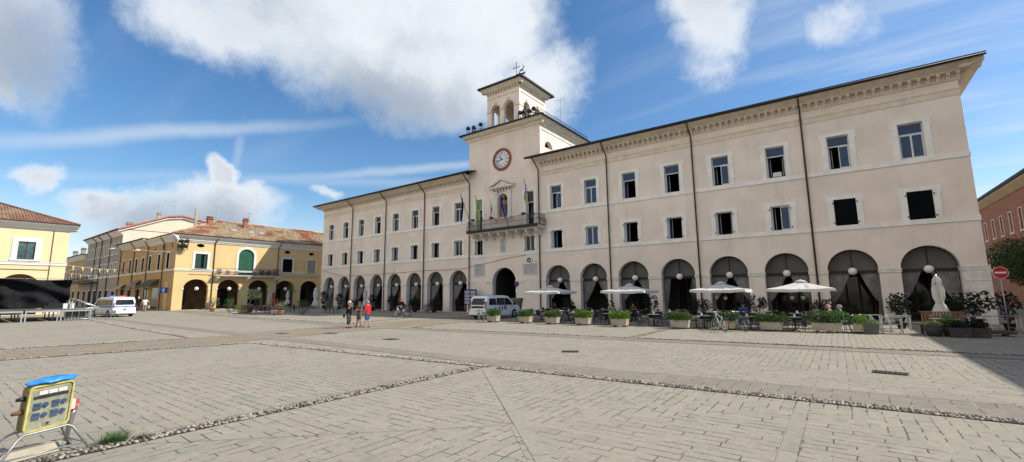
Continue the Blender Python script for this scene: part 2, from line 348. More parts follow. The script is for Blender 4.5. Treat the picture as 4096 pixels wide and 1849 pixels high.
PV_B = paving('band_pavers', math.radians(90), 0.8, .3, tint=.95, **BR); PV_BX = paving('band_pavers_turned', 0, 0.8, .3, tint=.95, **BR)
PV_S = paving('strip_slabs', math.radians(45), 1.1, .5, (.335, .31, .25), (.31, .29, .235)); PV_S2 = paving('strip_slabs_straight', math.radians(90), 1.1, .5, (.335, .31, .25), (.31, .29, .235))
PV_T = paving('tan_pavers', 0, .5, .25, (.3, .235, .165), (.27, .215, .15), tint=.95)
def sheet(name, quads, m, dz, nx=1):
    g = MB()
    for q in quads:
        A, B, C_, D_ = [Vector((*p, 0)) for p in q]; n = nx
        for i in range(n):
            t0, t1 = i/n, (i+1)/n
            P = [A.lerp(B, t0), A.lerp(B, t1), D_.lerp(C_, t1), D_.lerp(C_, t0)]
            g.poly([(p.x, p.y, gz(p.x)+dz) for p in P])
    return tag(g.build(name, m, fix=False), kind='structure')
g = MB(); xs = [-900, -300, -150]+[-100+2*i for i in range(38)]+[-24, 0, 30, 300, 900]
for a, b in zip(xs[:-1], xs[1:]):
    for y0, y1 in ((-300, 0), (0, 60), (60, 900)): g.poly([(a, y0, gz(a)), (b, y0, gz(b)), (b, y1, gz(b)), (a, y1, gz(a))])
tag(g.build('ground', PV_Y, fix=False), kind='structure')
# panels whose rows run the other way, and the diagonal slab strips
sheet('paving_panel', [[(-8.3, 2.2), (-4.53, 5.87), (-8.3, 9.8), (-8.3, 6)]], PV_X, .004)
sheet('paving_panel', [[(-4.45, 5.95), (-.83, 2.3), (-.83, 6), (-.83, 9.6)]], PV_X, .004)
sheet('paving_panel', [[(-.6, -4), (7.5, -4), (7.5, 2.2), (-.6, 9.7)]], PV_X, .004)
sheet('paving_panel', [[(-21.2, -8), (-8.85, -8), (-8.85, 9.6), (-21.2, -2.4)]], PV_X, .004)
sheet('paving_panel', [[(-21.3, 13.2), (-9, 14.7), (-9, 17.4), (-21.3, 17.2)]], PV_X, .004)
sheet('paving_panel', [[(-8.8, 11.6), (-3, 14.6), (8, 14.8), (8, 12.3)], [(-8.8, 11.6), (-8.8, 11.4), (-4, 11.75), (8, 12.3)]], PV_X, .004)
sheet('paving_panel', [[(-7.8, 19.9), (9, 21.6), (9, 27), (-7.8, 27)]], PV_Y, .005)
sheet('paving_panel', [[(-21.9, 19.5), (-8.3, 19.7), (-8.3, 25), (-22.8, 26)]], PV_X, .005)
def strip(name, a, b, wd, m, dz, nx=1):
    a, b = Vector(a), Vector(b); n = Vector((-(b-a).y, (b-a).x)).normalized()*wd/2
    return sheet(name, [[tuple(a-n), tuple(b-n), tuple(b+n), tuple(a+n)]], m, dz, nx)
strip('slab_strip', (-8.15, 9.8), (1, .9), .23, PV_S, .009); strip('slab_strip', (-.72, 10.0), (-.72, -2), .21, PV_S2, .0095)
strip('slab_strip', (-13.2, 25.6), (-8.15, 19.6), .16, PV_S, .009)
strip('paved_band', (-60, 11.6), (-8.4, 10.95), .85, PV_B, .010, 40)
strip('paved_band', (-8.42, 10.93), (9, 11.65), 1.15, PV_B, .0105)
strip('paved_band', (-23.3, 18.35), (9, 20.45), .95, PV_BX, .010)
strip('paved_band', (-100, 21.9), (-23.3, 18.2), 1.1, PV_BX, .0105, 60)
strip('tan_band', (-24.6, 10.9), (-26.5, -8), 4.2, PV_T, .0075, 8)
strip('tan_band', (-25.2, 11.6), (-26.5, 36), 5.0, PV_T, .0078, 10)
M_COB = mat('cobble_stone', (.17, .15, .125), .75, .35, 4, isl=.8)
M_COBB = mat('cobble_bed', (.045, .04, .032), .95, .3, 5)
def cobbles(a, b, wd, name='cobble_strip', size=.1, dens=1.):
    a, b = Vector(a), Vector(b); L = (b-a).length; t = (b-a)/L; n = Vector((-t.y, t.x)); g = MB(); g.mi = 1
    k = max(1, int(L/3))
    for i in range(k):
        p, q = a+t*(L*i/k), a+t*(L*(i+1)/k)
        g.poly([(*(p-n*wd/2), gz(p.x)+.013), (*(q-n*wd/2), gz(q.x)+.013), (*(q+n*wd/2), gz(q.x)+.013), (*(p+n*wd/2), gz(p.x)+.013)])
    g.mi = 0; g.sm = True; rows = max(2, int(wd/(size*.95)))
    for i in range(int(L/(size*.6)*dens)):
        for r in range(rows):
            p = a+t*((i+random.random()*.6)*size*.6/dens)+n*((r+.5+random.uniform(-.3, .3))/rows-.5)*wd
            s1 = size*random.uniform(.4, .68); s2 = s1*random.uniform(.38, .62); h = size*random.uniform(.12, .34); an = random.uniform(-.6, .6)+math.atan2(t.y, t.x)+PI/2; ca, sa = math.cos(an), math.sin(an); z0 = gz(p.x)+.008
            P = lambda x, y, z: (p.x+x*ca-y*sa, p.y+x*sa+y*ca, z0+z)
            R = [[P(s1*f*math.cos(2*PI*j/6), s2*f*math.sin(2*PI*j/6), h*z) for j in range(6)] for f, z in ((1, 0), (.9, .55), (.45, .98))]
            g.rings(R, True)
    return tag(g.build(name, [M_COB, M_COBB]), kind='structure')
cobbles((-8.55, -1.5), (-8.55, 9.95), .31)
cobbles((-21.5, 9.45), (-8.35, 10.2), .3); cobbles((-8.0, 10.2), (9, 10.9), .31)
cobbles((-24.9, -4), (-21.6, 9.6), .26, size=.11); cobbles((-28.9, 0), (-26.8, 8.5), .26, size=.12); cobbles((-60, 10.2), (-26.8, 8.8), .28, size=.14)
cobbles((-22.1, 19.05), (9, 21.35), .3, size=.11); cobbles((-22.1, 19.1), (-23.6, 26.9), .3, size=.12); cobbles((-7.96, 19.9), (-7.96, 25.0), .3, size=.11)
cobbles((-95, 22.9), (-28.5, 19.5), .28, size=.16, dens=.8); cobbles((-29.5, 19.6), (-31.5, 27), .3, size=.16)

# ---------------------------------------------------------------- town hall
HALL = thing('town_hall', (-29, 38, 0), 'long pale beige town hall with arcade, clock tower and balcony across the square', 'town hall')
TF = lambda u, d, z: (u+29, d, z)          # local: facade plane at d = 0
XL, XR = -65.2, 7.35
RC = [-22.31+3.873*i for i in range(8)]; LC = [-35.84-3.86*i for i in range(8)]
ups = [(c-.15*(i/7) if 0 else c, 10.62, 13.0) for i, c in enumerate(RC+LC)]
holes = [arch(c, 2.78, .02, 3.47) for c in RC+LC]+[arch(-29.06, 3.2, .02, 3.3, 16)]
def wn(c, w_, z0, z1): return rect(c-w_/2, c+w_/2, z0, z1)
for c in RC+LC: holes += [wn(c, 1.26, 10.6, 13.0), wn(c, 1.25, 6.55, 8.4)]
SP = [(-32.6, .98, 9.0, 12.9), (-25.5, .98, 9.0, 12.9), (-32.62, 1.15, 6.45, 8.15), (-25.62, 1.2, 6.45, 8.15)]
holes += [wn(*s) for s in SP]+[arch(-29.13, 1.36, 10.5, 12.45, 12)]
g = MB(TF)
g.wall([(XL, 0), (XR, 0), (XR, 16.0), (-24.1, 16.0), (-24.1, 20.5), (-34.15, 20.5), (-34.15, 16.0), (XL, 16.0)], holes, 0, .55)
g.box(XL, XL+.5, .553, 12, 0, 16); g.box(XR-.5, XR, .553, 12, 0, 16); g.box(XL+.5, XR-.5, 11.5, 12, 0, 16)
g.box(-34.15, -33.7, .553, 11.997, 16.2, 20.5); g.box(-33.7, -24.1, 11.7, 12, 16.2, 20.5)
# right flank of the tower with its lunette opening (wall facing +X)
g.T = lambda u, d, z: (-24.1+29-d, u, z)
g.wall([(.553, 15.9), (11.69, 15.9), (11.69, 20.5), (.553, 20.5)], [[(.95, 17.75)]+[(1.77-.82*math.cos(PI*i/12), 17.75+.8*math.sin(PI*i/12)) for i in range(1, 12)]+[(2.59, 17.75)]], 0, .45)
g.build('wall', M_PLAST, HALL)
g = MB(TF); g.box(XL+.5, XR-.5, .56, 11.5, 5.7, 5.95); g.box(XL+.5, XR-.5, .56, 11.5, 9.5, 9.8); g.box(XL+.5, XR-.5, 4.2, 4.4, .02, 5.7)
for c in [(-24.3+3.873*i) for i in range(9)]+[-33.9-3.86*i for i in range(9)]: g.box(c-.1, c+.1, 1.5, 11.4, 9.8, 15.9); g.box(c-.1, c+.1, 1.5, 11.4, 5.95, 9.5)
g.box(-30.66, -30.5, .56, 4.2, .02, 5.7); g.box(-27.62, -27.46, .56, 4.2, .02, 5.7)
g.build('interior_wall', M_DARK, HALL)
g = MB(TF)
def tiled(mb, z, y0, y1, yr, zr, x0, x1, th=.12):
    mb.hexa([(x0, y0, z), (x1, y0, z), (x1, yr, zr), (x0, yr, zr), (x0, y0, z+th), (x1, y0, z+th), (x1, yr, zr+th), (x0, yr, zr+th)])
for x0, x1 in ((XL-1.1, -33.05), (-25.25, XR+1.1)):
    tiled(g, 16.08, -1.25, 0, 6, 18.0, x0, x1); tiled(g, 16.08, 13.25, 0, 6.01, 18.01, x0, x1)
    g.tube([(x0, -1.3, 16.1), (x1, -1.3, 16.1)], .085, 8)
    n = int((x1-x0)/.3)
    for i in range(n): g.tube([(x0+.15+i*.3, -1.27, 16.2), (x0+.15+i*.3, -.2, 16.55)], .035, 6)
    g.box(x0, x1, -1.36, -1.27, 16.06, 16.24)
g.build('roof', M_ROOFD, HALL)
# gable ends under the roof
g = MB(TF); g.prism([(.02, 16.0), (11.9, 16.0), (6, 17.9)], XR-.45, XR-.02); g.prism([(.02, 16.0), (11.9, 16.0), (6, 17.9)], XL+.02, XL+.45); g.build('gable', M_PLAST, HALL)
# cornice: frieze bands, corbel brackets, soffit
def cornice(mb, x0, x1, zt, proj, sp=.46, frieze=True, endL=True, endR=True):
    if frieze:
        mb.box(x0-.03, x1+.03, -.05, -.001, zt-1.75, zt-1.38); mb.box(x0-.06, x1+.06, -.09, -.001, zt-1.38, zt-1.3)
    mb.box(x0-.08, x1+.08, -.12, -.001, zt-.78, zt-.7)
    pr = [(-.001, zt-.32), (-.45, zt-.32), (-.5, zt-.25), (-.85*proj, zt-.1), (-proj, zt-.07), (-proj, zt), (-.001, zt)]
    mb.prism(pr, x0-proj*.9*endL, x1+proj*.9*endR)
    n = int((x1-x0)/sp)
    for i in range(n+1):
        c = x0+(x1-x0)*i/n
        mb.prism([(-.001, zt-.69), (-.14, zt-.69), (-.2, zt-.55), (-.42, zt-.46), (-.42, zt-.322), (-.001, zt-.322)], c-.09, c+.09)
g = MB(TF); cornice(g, XL, -34.2, 16.05, 1.15, endR=.3); cornice(g, -24.0, XR, 16.05, 1.15, endL=.3)
g.T = lambda u, d, z: (XR+29-d, u, z); cornice(g, 0.13, 11.9, 16.04, 1.12)
g.build('cornice', M_CORN, HALL)
g = MB(TF)
for x0, x1 in ((XL-.03, -34.2), (-23.95, XR+.03)):
    for z, h in ((10.28, .3), (6.25, .28)):
        g.box(x0, x1, -.045, -.001, z, z+h); g.box(x0-.01, x1+.01, -.07, -.046, z-.02, z+.03)
g.box(-34.1, -24.05, -.045, -.001, 6.2, 6.42)
for (x0, x1, z) in ((XR-.001, XR+.05, 10.28), (XR-.001, XR+.05, 6.25)): g.box(x0, x1, 0, 12, z, z+.3)
g.build('string_course', M_TRIM, HALL)
# impost blocks of the arcade
g = MB(TF); edges = [(XL-.04, LC[7]-1.39)]
for i in range(7, 0, -1): edges.append((LC[i]+1.39, LC[i-1]-1.39))
edges += [(LC[0]+1.39, -33.4), (-31.6, -30.66), (-27.46, -26.5), (-24.6, RC[0]-1.39)]
for i in range(7): edges.append((RC[i]+1.39, RC[i+1]-1.39))
edges.append((RC[7]+1.39, XR+.05))
for a, b in edges: g = MB(TF); g.box(a-.04, b+.04, -.06, .6, 3.22, 3.47); g.box(a-.055, b+.055, -.08, .615, 3.4, 3.48); g.build('impost', M_STONE, HALL)
g = MB(TF)
for i in range(5): g.box(RC[7]+1.42, XR+.06, -.05, -.001, .02+i*.64, .02+i*.64+.62)
g.build('corner_pier', M_STONE, HALL)
g.each('plinth', M_STONE, HALL, [(a+.01, b-.01, -.03, -.001, .02, .55) for a, b in edges[1:-1]])
for (u0, u1) in ((-33.38, -31.62), (-26.45, -24.65)):
    g = MB(TF)
    for (a, b, c, d) in ((u0, u1, 3.5, 3.56), (u0, u0+.05, .3, 3.5), (u1-.05, u1, .3, 3.5)): g.box(a, b, -.03, -.001, c, d)
    g.build('blind_panel', M_TRIM, HALL)

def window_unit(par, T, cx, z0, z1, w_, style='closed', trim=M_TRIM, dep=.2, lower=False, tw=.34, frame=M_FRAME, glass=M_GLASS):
    g = MB(T); a, b = cx-w_/2, cx+w_/2; t = .045
    g.box(a-tw, a, -t, -.002, z0, z1+tw-.1); g.box(b, b+tw, -t, -.002, z0, z1+tw-.1); g.box(a, b, -t, -.002, z1, z1+tw-.1)
    g.box(a-tw-.09, a-tw, -t, -.002, z1-.28, z1+tw-.1); g.box(b+tw, b+tw+.09, -t, -.002, z1-.28, z1+tw-.1)
    g.box(a-tw-.1, b+tw+.1, -t-.013, -.002, z0-.31, z0)
    W = g.build('window', trim, par)
    f = MB(T); gl = MB(T); ft = .06; D0, D1 = dep, dep+.06
    f.box(a, b, D0, D1, z1-ft, z1); f.box(a, b, D0, D1, z0, z0+ft); f.box(a, a+ft, D0, D1, z0+ft, z1-ft); f.box(b-ft, b, D0, D1, z0+ft, z1-ft)
    if not lower:
        zt = z0+(z1-z0)*.7; f.box(a+ft, b-ft, D0-.01, D1, zt-.04, zt+.04); gl.box(a+ft, b-ft, D0+.02, D0+.03, zt+.04, z1-ft)
    else: zt = z1-ft+.04
    def leaf_closed(u0, u1):
        f.box(u0, u0+.05, D0-.02, D0+.03, z0+ft, zt-.04); f.box(u1-.05, u1, D0-.02, D0+.03, z0+ft, zt-.04); f.box(u0+.05, u1-.05, D0-.02, D0+.03, z0+ft, z0+ft+.07); f.box(u0+.05, u1-.05, D0-.02, D0+.03, zt-.1, zt-.04)
        gl.box(u0+.05, u1-.05, D0+.0, D0+.01, z0+ft+.07, zt-.1)
    def leaf_open(u, s):   # swung inwards, seen edge on
        f.box(min(u, u+s*.05), max(u, u+s*.05), D1, D1+.08, z0+ft, zt-.04); f.box(min(u, u+s*.05)+s*.14, max(u, u+s*.05)+s*.14, D1+.45, D1+.5, z0+ft, zt-.04)
        f.hexa([(u, D1+.08, z0+ft), (u+s*.04, D1+.08, z0+ft), (u+s*.18, D1+.45, z0+ft), (u+s*.14, D1+.45, z0+ft), (u, D1+.08, z0+ft+.06), (u+s*.04, D1+.08, z0+ft+.06), (u+s*.18, D1+.45, z0+ft+.06), (u+s*.14, D1+.45, z0+ft+.06)])
        gl.hexa([(u, D1+.08, z0+ft+.06), (u+s*.02, D1+.08, z0+ft+.06), (u+s*.16, D1+.45, z0+ft+.06), (u+s*.14, D1+.45, z0+ft+.06), (u, D1+.08, zt-.06), (u+s*.02, D1+.08, zt-.06), (u+s*.16, D1+.45, zt-.06), (u+s*.14, D1+.45, zt-.06)])
    m = cx
    if style == 'closed': leaf_closed(a+ft, m); leaf_closed(m, b-ft)
    elif style == 'right': leaf_closed(m, b-ft); leaf_open(a+ft, 1)
    elif style == 'left': leaf_closed(a+ft, m); leaf_open(b-ft, -1)
    elif style == 'open': leaf_open(a+ft, 1); leaf_open(b-ft, -1)
    elif style == 'shut':
        s = MB(T)
        for u0, u1 in ((a+.01, m-.005), (m+.005, b-.01)):
            s.box(u0, u1, .06, .1, z0+.02, z1-.02)
            for k in range(int((z1-z0)/.1)-1): s.box(u0+.05, u1-.05, .045, .062, z0+.08+k*.1, z0+.13+k*.1)
        s.build('shutter', M_SHUTD, W)
    if style != 'shut':
        f.build('frame', frame, W)
        if gl.f: gl.build('pane', glass, W)
    if lower: MB(T).each('hinge', M_BLACKI, W, [(u-.03, u+.03, -.1, -.046, z-.05, z+.05) for u in (a-.05, b+.05) for z in (z0+.2, z1-.25)])
    return W
stU = ['right', 'closed', 'open', 'open', 'right', 'open', 'right', 'closed']; stL = ['open', 'closed', 'open', 'open', 'open', 'right', 'shut', 'shut']
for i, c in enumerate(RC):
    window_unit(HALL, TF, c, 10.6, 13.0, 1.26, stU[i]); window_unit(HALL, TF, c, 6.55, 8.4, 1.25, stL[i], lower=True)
lU = ['closed', 'open', 'right', 'right', 'open', 'right', 'open', 'closed']; lL = ['closed', 'open', 'open', 'right', 'right', 'open', 'open', 'open']
for i, c in enumerate(LC):
    window_unit(HALL, TF, c, 10.6, 13.0, 1.26, lU[i], glass=M_GLASSD); window_unit(HALL, TF, c, 6.55, 8.4, 1.25, lL[i], lower=True, glass=M_GLASSD)
for i, s in enumerate(SP):
    window_unit(HALL, TF, s[0], s[2], s[3], s[1], ('left', 'open', 'open', 'closed')[i], lower=i > 1, tw=.32, glass=M_GLASSD if i else mat('pane_green', (.2, .3, .1), .3))
# curtains behind two right windows
M_CURTB = mat('net_curtain', (.45, .5, .58), .9)
def disc_dummy(): pass
def drape(par, T, u0, u1, z0, z1, d, m, name='curtain', amp=.03, fn=None, n=24, rows=10):
    g = MB(T); g.sm = True; R = []
    for r in range(rows+1):
        t = r/rows; z = z0+(z1-z0)*t; a, b = fn(t) if fn else (u0, u1)
        R.append([(a+(b-a)*k/n, d+amp*math.sin(k*1.9+.6*math.sin(r*.7)), z) for k in range(n+1)])
    g.rings(R, False, False); return g.build(name, m, par, fix=False)
drape(HALL, TF, RC[7]-.5, RC[7]+.5, 10.7, 12.9, .18+.13, M_CURTB); drape(HALL, TF, RC[6]+.1, RC[6]+.5, 10.7, 12.2, .33, M_CURTB); drape(HALL, TF, RC[5]+.1, RC[5]+.5, 6.9, 8.3, .33, M_CREAM, fn=lambda t: (RC[5]+.2-.1*t, RC[5]+.3+.22*t))
# arcade: lunette cloth, valance and drawn curtains in each arch
for i, c in enumerate(RC+LC):
    left = i >= 8; D = .68
    g = MB(TF); g.box(c-1.25, c+1.25, 4.12, 4.18, .3, 3.3); S = g.build('shop_front', M_WOODD, HALL)
    for q in (-.8, 0, .8): g = MB(TF); g.box(c+q-.33, c+q+.33, 4.09, 4.118, .5, 3.1); g.build('pane', M_GLASSD, S)
    g = MB(TF); pts = [(c+1.5*math.cos(PI*k/16), 3.42+1.46*math.sin(PI*k/16)) for k in range(17)]
    g.prism([(p[0], p[1]) for p in pts], D, D+.02, 'd'); g.build('lunette_cloth', M_LUN, HALL)
    g = MB(TF)
    g.box(c-1.5, c+1.5, D-.04, D-.003, 3.28, 3.4); g.box(c-.02, c+.02, D-.04, D-.003, 3.4, 4.86)
    for k in range(14): g.box(c-1.45+k*.21, c-1.35+k*.21, D-.045, D-.006, 3.2, 3.28)
    g.tube([(c+1.4*math.cos(PI*k/16), D-.02, 3.42+1.4*math.sin(PI*k/16)) for k in range(17)], .035, 5); g.build('valance', M_BLACKI, HALL)
    wl, wr, tl, tr = {0: (1.35, 1.3, 1.5, 1.6), 1: (1.4, 1.35, 1.2, 1.3), 2: (1.4, 1.3, 1.3, 1.6), 3: (.6, .5, .9, 1.4), 4: (1.35, 1.3, 1.4, 1.4), 5: (1.4, 1.3, 1.3, 1.5), 6: (1.3, 1.05, 1.2, 1.3), 7: (1.1, 1.4, 1.5, 1.2)}.get(i, (1.55, .75, 1.3, 1.2))
    for sgn, wd, ti in ((-1, wl, tl), (1, wr, tr)):
        def fn(t, sgn=sgn, wd=wd, ti=ti):
            z = .06+3.24*t; e = c+sgn*1.42
            k = .2+(wd-.2)*max(0, (z-ti)/(3.3-ti))**.75 if z > ti else .2+.12*(1-z/ti)
            q = e-sgn*k
            return (min(e, q), max(e, q))
        drape(HALL, TF, 0, 0, .06, 3.3, D+.06, M_CURT, fn=fn, rows=16, amp=.035)
# downpipes
for x in (-57.27, -49.45, -41.69, -34.0, -24.31, -16.63, -8.9, -1.1):
    g = MB(TF); g.tube([(x, -1.2, 16.0), (x, -1.1, 15.8), (x+.02, -.45, 15.25), (x, -.16, 15.0), (x, -.14, 14.7), (x, -.14, .15)], .062, 8)
    for z in (13.4, 11.2, 9, 6.9, 4.8, 2.7): g.lathe((x, -.14, z), [(.08, 0), (.08, .06)], 8)
    g.build('downpipe', M_PIPE, HALL)
# tower top
g = MB(TF); g.box(-34.75, -23.5, -.62, 12.6, 20.62, 20.8)
g.prism([(-.001, 20.1), (-.12, 20.1), (-.15, 20.35), (-.5, 20.5), (-.56, 20.62), (-.001, 20.62)], -34.6, -23.6)
g.T = lambda u, d, z: (-24.1+29-d, u, z); g.prism([(-.001, 20.1), (-.12, 20.1), (-.15, 20.35), (-.45, 20.5), (-.5, 20.615), (-.001, 20.615)], .1, 12.2); g.box(.4, 11.7, -.06, -.001, 19.55, 19.68)
g.build('tower_cornice', M_CORN, HALL)
g = MB(TF); g.hexa([(-35.1, -.95, 20.8), (-23.2, -.95, 20.8), (-23.2, 12.9, 20.8), (-35.1, 12.9, 20.8), (-34.2, -.2, 21.02), (-24.1, -.2, 21.02), (-24.1, 12, 21.02), (-34.2, 12, 21.02)])
for i in range(38): g.tube([(-34.9+i*.31, -.97, 20.85), (-34.9+i*.31, -.2, 21.03)], .05, 5)
g.build('tower_roof', M_ROOFD, HALL)
BX0, BX1, BY0, BY1 = -31.5, -26.85, .2, 5.75
g = MB(TF)
g.wall(rect(BX0, BX1, 21.02, 25.7), [arch(-30.25, 1.28, 21.05, 23.25), arch(-28.33, 1.4, 21.05, 23.25)], BY0, BY0+.4)
g.wall(rect(BX0, BX1, 21.02, 25.7), [arch(-30.25, 1.28, 21.05, 23.25), arch(-28.33, 1.4, 21.05, 23.25)], BY1-.4, BY1)
for X0, sg in ((BX1, 1), (BX0, -1)):
    g.T = lambda u, d, z, X0=X0, sg=sg: (X0+29-sg*d, u, z)
    g.wall(rect(BY0+.4, BY1-.4, 21.02, 25.7), [arch(1.62, 1.2, 21.05, 23.2), arch(3.9, 1.2, 21.05, 23.2)], 0, .4)
g.T = TF; g.box(BX0+.4, BX1-.4, BY0+.4, BY1-.4, 25.3, 25.5)
g.build('belfry_wall', M_PLAST, HALL)
g = MB(TF)
def bm_(x0, x1, T):
    g.T = T
    g.box(x0-.02, x1+.02, -.06, -.001, 24.75, 24.82)
    n = 11
    for i in range(n+1):
        c = x0+.1+(x1-x0-.2)*i/n
        g.prism([(-.001, 25.25), (-.1, 25.25), (-.28, 25.42), (-.28, 25.58), (-.001, 25.58)], c-.08, c+.08)
    g.prism([(-.001, 25.58), (-.3, 25.58), (-.55, 25.85), (-.62, 25.88), (-.62, 26.0), (-.001, 26.0)], x0-.55, x1+.55)
bm_(BX0, BX1, lambda u, d, z: (u+29, BY0+d, z)); bm_(BY0+.35, BY1-.35, lambda u, d, z: (BX1+29-d, u, z)); bm_(BY0+.35, BY1-.35, lambda u, d, z: (BX0+29+d, u, z))
g.T = TF
for c, r in ((-30.25, .64), (-28.33, .7)):
    pr = []
    for k in range(13):
        a0 = PI*k/12; g_ = [(c+(r+.02)*math.cos(a0), 23.25+(r+.02)*math.sin(a0)), (c+(r+.2)*math.cos(a0), 23.25+(r+.2)*math.sin(a0))]; pr.append(g_)
    for a, b in zip(pr[:-1], pr[1:]): g.hexa([(a[0][0], BY0-.05, a[0][1]), (a[1][0], BY0-.05, a[1][1]), (b[1][0], BY0-.05, b[1][1]), (b[0][0], BY0-.05, b[0][1]), (a[0][0], BY0-.001, a[0][1]), (a[1][0], BY0-.001, a[1][1]), (b[1][0], BY0-.001, b[1][1]), (b[0][0], BY0-.001, b[0][1])])
    g.box(c-.12, c+.12, BY0-.14, BY0-.002, 23.25+r+.0, 23.25+r+.36)
for a, b in ((BX0-.05, -30.93), (-29.6, -29.07), (-27.6, BX1+.05)): g.box(a, b, BY0-.07, BY0-.003, 23.12, 23.32)
for c in (1.62, 3.9):
    g.T = lambda u, d, z: (BX1+29-d, u, z)
    pr = [[(c+rr*math.cos(PI*k/12), 23.2+rr*math.sin(PI*k/12)) for rr in (.62, .78)] for k in range(13)]
    for a, b in zip(pr[:-1], pr[1:]): g.hexa([(a[0][0], -.05, a[0][1]), (a[1][0], -.05, a[1][1]), (b[1][0], -.05, b[1][1]), (b[0][0], -.05, b[0][1]), (a[0][0], -.001, a[0][1]), (a[1][0], -.001, a[1][1]), (b[1][0], -.001, b[1][1]), (b[0][0], -.001, b[0][1])])
    g.box(c-.1, c+.1, -.12, -.002, 23.8, 24.15)
g.box(BY0-.02, 1.0, -.06, -.003, 23.1, 23.3); g.box(2.24, 3.28, -.06, -.003, 23.1, 23.3)
g.build('belfry_moulding', M_CORN, HALL)
g = MB(TF); cx, cy = (BX0+BX1)/2, (BY0+BY1)/2
g.hexa([(BX0-.85, BY0-.85, 26.0), (BX1+.85, BY0-.85, 26.0), (BX1+.85, BY1+.85, 26.0), (BX0-.85, BY1+.85, 26.0), (BX0-.85, BY0-.85, 26.12), (BX1+.85, BY0-.85, 26.12), (BX1+.85, BY1+.85, 26.12), (BX0-.85, BY1+.85, 26.12)])
for a, b in (((BX0-.85, BY0-.85), (BX1+.85, BY0-.85)), ((BX1+.85, BY0-.85), (BX1+.85, BY1+.85)), ((BX1+.85, BY1+.85), (BX0-.85, BY1+.85)), ((BX0-.85, BY1+.85), (BX0-.85, BY0-.85))): g.poly([(*a, 26.123), (*b, 26.123), (cx, cy, 27.2)])
for i in range(22): g.tube([(BX0-.8+i*.295, BY0-.88, 26.15), (BX0-.8+i*.295, BY0-.6, 26.25)], .05, 5)
for i in range(24): g.tube([(BX1+.88, BY0-.8+i*.3, 26.15), (BX1+.6, BY0-.8+i*.3, 26.25)], .05, 5)
g.build('belfry_roof', M_ROOFD, HALL)
# terrace railings on the tower
g = MB(TF)
def rail(a, b, z0, z1, sp=.14, r=.012):
    global g
    a, b = Vector((*a, 0)), Vector((*b, 0)); L = (b-a).length; n = max(1, int(L/sp))
    for z in (z0+.08, z1): g.tube([(a.x, a.y, z), (b.x, b.y, z)], .02, 5)
    for i in range(n+1):
        p = a.lerp(b, i/n); g.tube([(p.x, p.y, z0), (p.x, p.y, z1)], r*(1.7 if i % 10 == 0 else 1), 4)
rail((-33.6, -.15), (BX0-.02, -.15), 21.0, 21.95); rail((-33.6, -.15), (-33.6, 11.5), 21.0, 21.95); g.build('terrace_railing', M_BLACKI, HALL)
g = MB(TF); rail((BX1+.02, -.15), (-24.2, -.15), 21.0, 21.95); rail((-24.2, -.15), (-24.2, 11.5), 21.0, 21.95); g.build('terrace_railing', M_BLACKI, HALL)
# clock
CK = MB(TF); CK.lathe((0, 0, 0), [(.0, 0)], 3) if 0 else None
def disc(mb, cx, cz, r0, r1, d0, d1, n=40):
    P = lambda r, d: [(cx+r*math.cos(2*PI*k/n), d, cz+r*math.sin(2*PI*k/n)) for k in range(n)]
    if r0 > 0: mb.rings([P(r0, d1), P(r0, d0), P(r1, d0), P(r1, d1)], False)
    else: mb.rings([P(r1, d0), P(r1, d1)])
ccx, ccz = -29.17, 17.08
g = MB(TF); disc(g, ccx, ccz, 1.02, 1.3, -.12, -.001); clock = g.build('clock', mat('brick_ring', (.27, .1, .065), .85, .2, 5, .4, 20), HALL)
g = MB(TF); disc(g, ccx, ccz, 0, 1.03, -.05, -.001); g.build('clock_face', mat('enamel', (.72, .74, .76), .3), clock)
M_NAVY = mat('navy_paint', (.02, .03, .09), .5)
g = MB(TF); disc(g, ccx, ccz, .97, 1.0, -.058, -.051); disc(g, ccx, ccz, .5, .53, -.058, -.051)
for ang, L, wd in ((math.radians(90-10.72*30), .5, .06), (math.radians(90-43*6), .84, .045)):
    dx, dz = math.cos(ang), math.sin(ang); P = lambda t, s: (ccx+dx*t-dz*s, ccz+dz*t+dx*s)
    q = [P(-.14, -wd*.6), P(L*.75, -wd), P(L, 0), P(L*.75, wd), P(-.14, wd*.6)]
    g.rings([[(p[0], -.09, p[1]) for p in q], [(p[0], -.07, p[1]) for p in q]])
g.build('clock_hands', M_NAVY, clock)
for k, s in enumerate(['XII', 'I', 'II', 'III', 'IIII', 'V', 'VI', 'VII', 'VIII', 'IX', 'X', 'XI']):
    a = math.radians(90-30*k); Mx = Matrix.Translation((ccx+29+.77*math.cos(a), -.056, ccz+.77*math.sin(a))) @ Matrix.Rotation(math.radians(90), 4, 'X') @ Matrix.Rotation(-math.radians(30*k), 4, 'Z') @ Matrix.Scale(.75 if len(s) > 2 else 1, 4, (1, 0, 0))
    textmesh('numeral', s, .3, Mx, M_NAVY, clock, .012)
# niche with pediment and statue
g = MB(TF)
for u0, u1 in ((-30.33, -29.88), (-28.42, -27.92)):
    g.box(u0, u1, -.12, -.001, 10.55, 13.2); g.box(u0-.05, u1+.05, -.17, -.001, 13.2, 13.36); g.box(u0-.05, u1+.05, -.17, -.001, 10.35, 10.55)
g.box(-30.4, -27.85, -.16, -.001, 13.36, 13.78)
g.box(-30.9, -27.45, -.42, -.001, 13.78, 13.95); g.box(-30.5, -27.75, -.2, -.001, 10.2, 10.35)
for s in (-1, 1):
    g.hexa([(-29.15, -.42, 14.65), (-29.15, -.02, 14.65), (-29.15+s*1.72, -.02, 13.95), (-29.15+s*1.72, -.42, 13.95), (-29.15, -.42, 14.82), (-29.15, -.02, 14.82), (-29.15+s*1.78, -.02, 14.06), (-29.15+s*1.78, -.42, 14.06)])
g.prism([(-30.5, 13.953), (-27.8, 13.953), (-29.15, 14.63)], -.18, -.003, 'd')
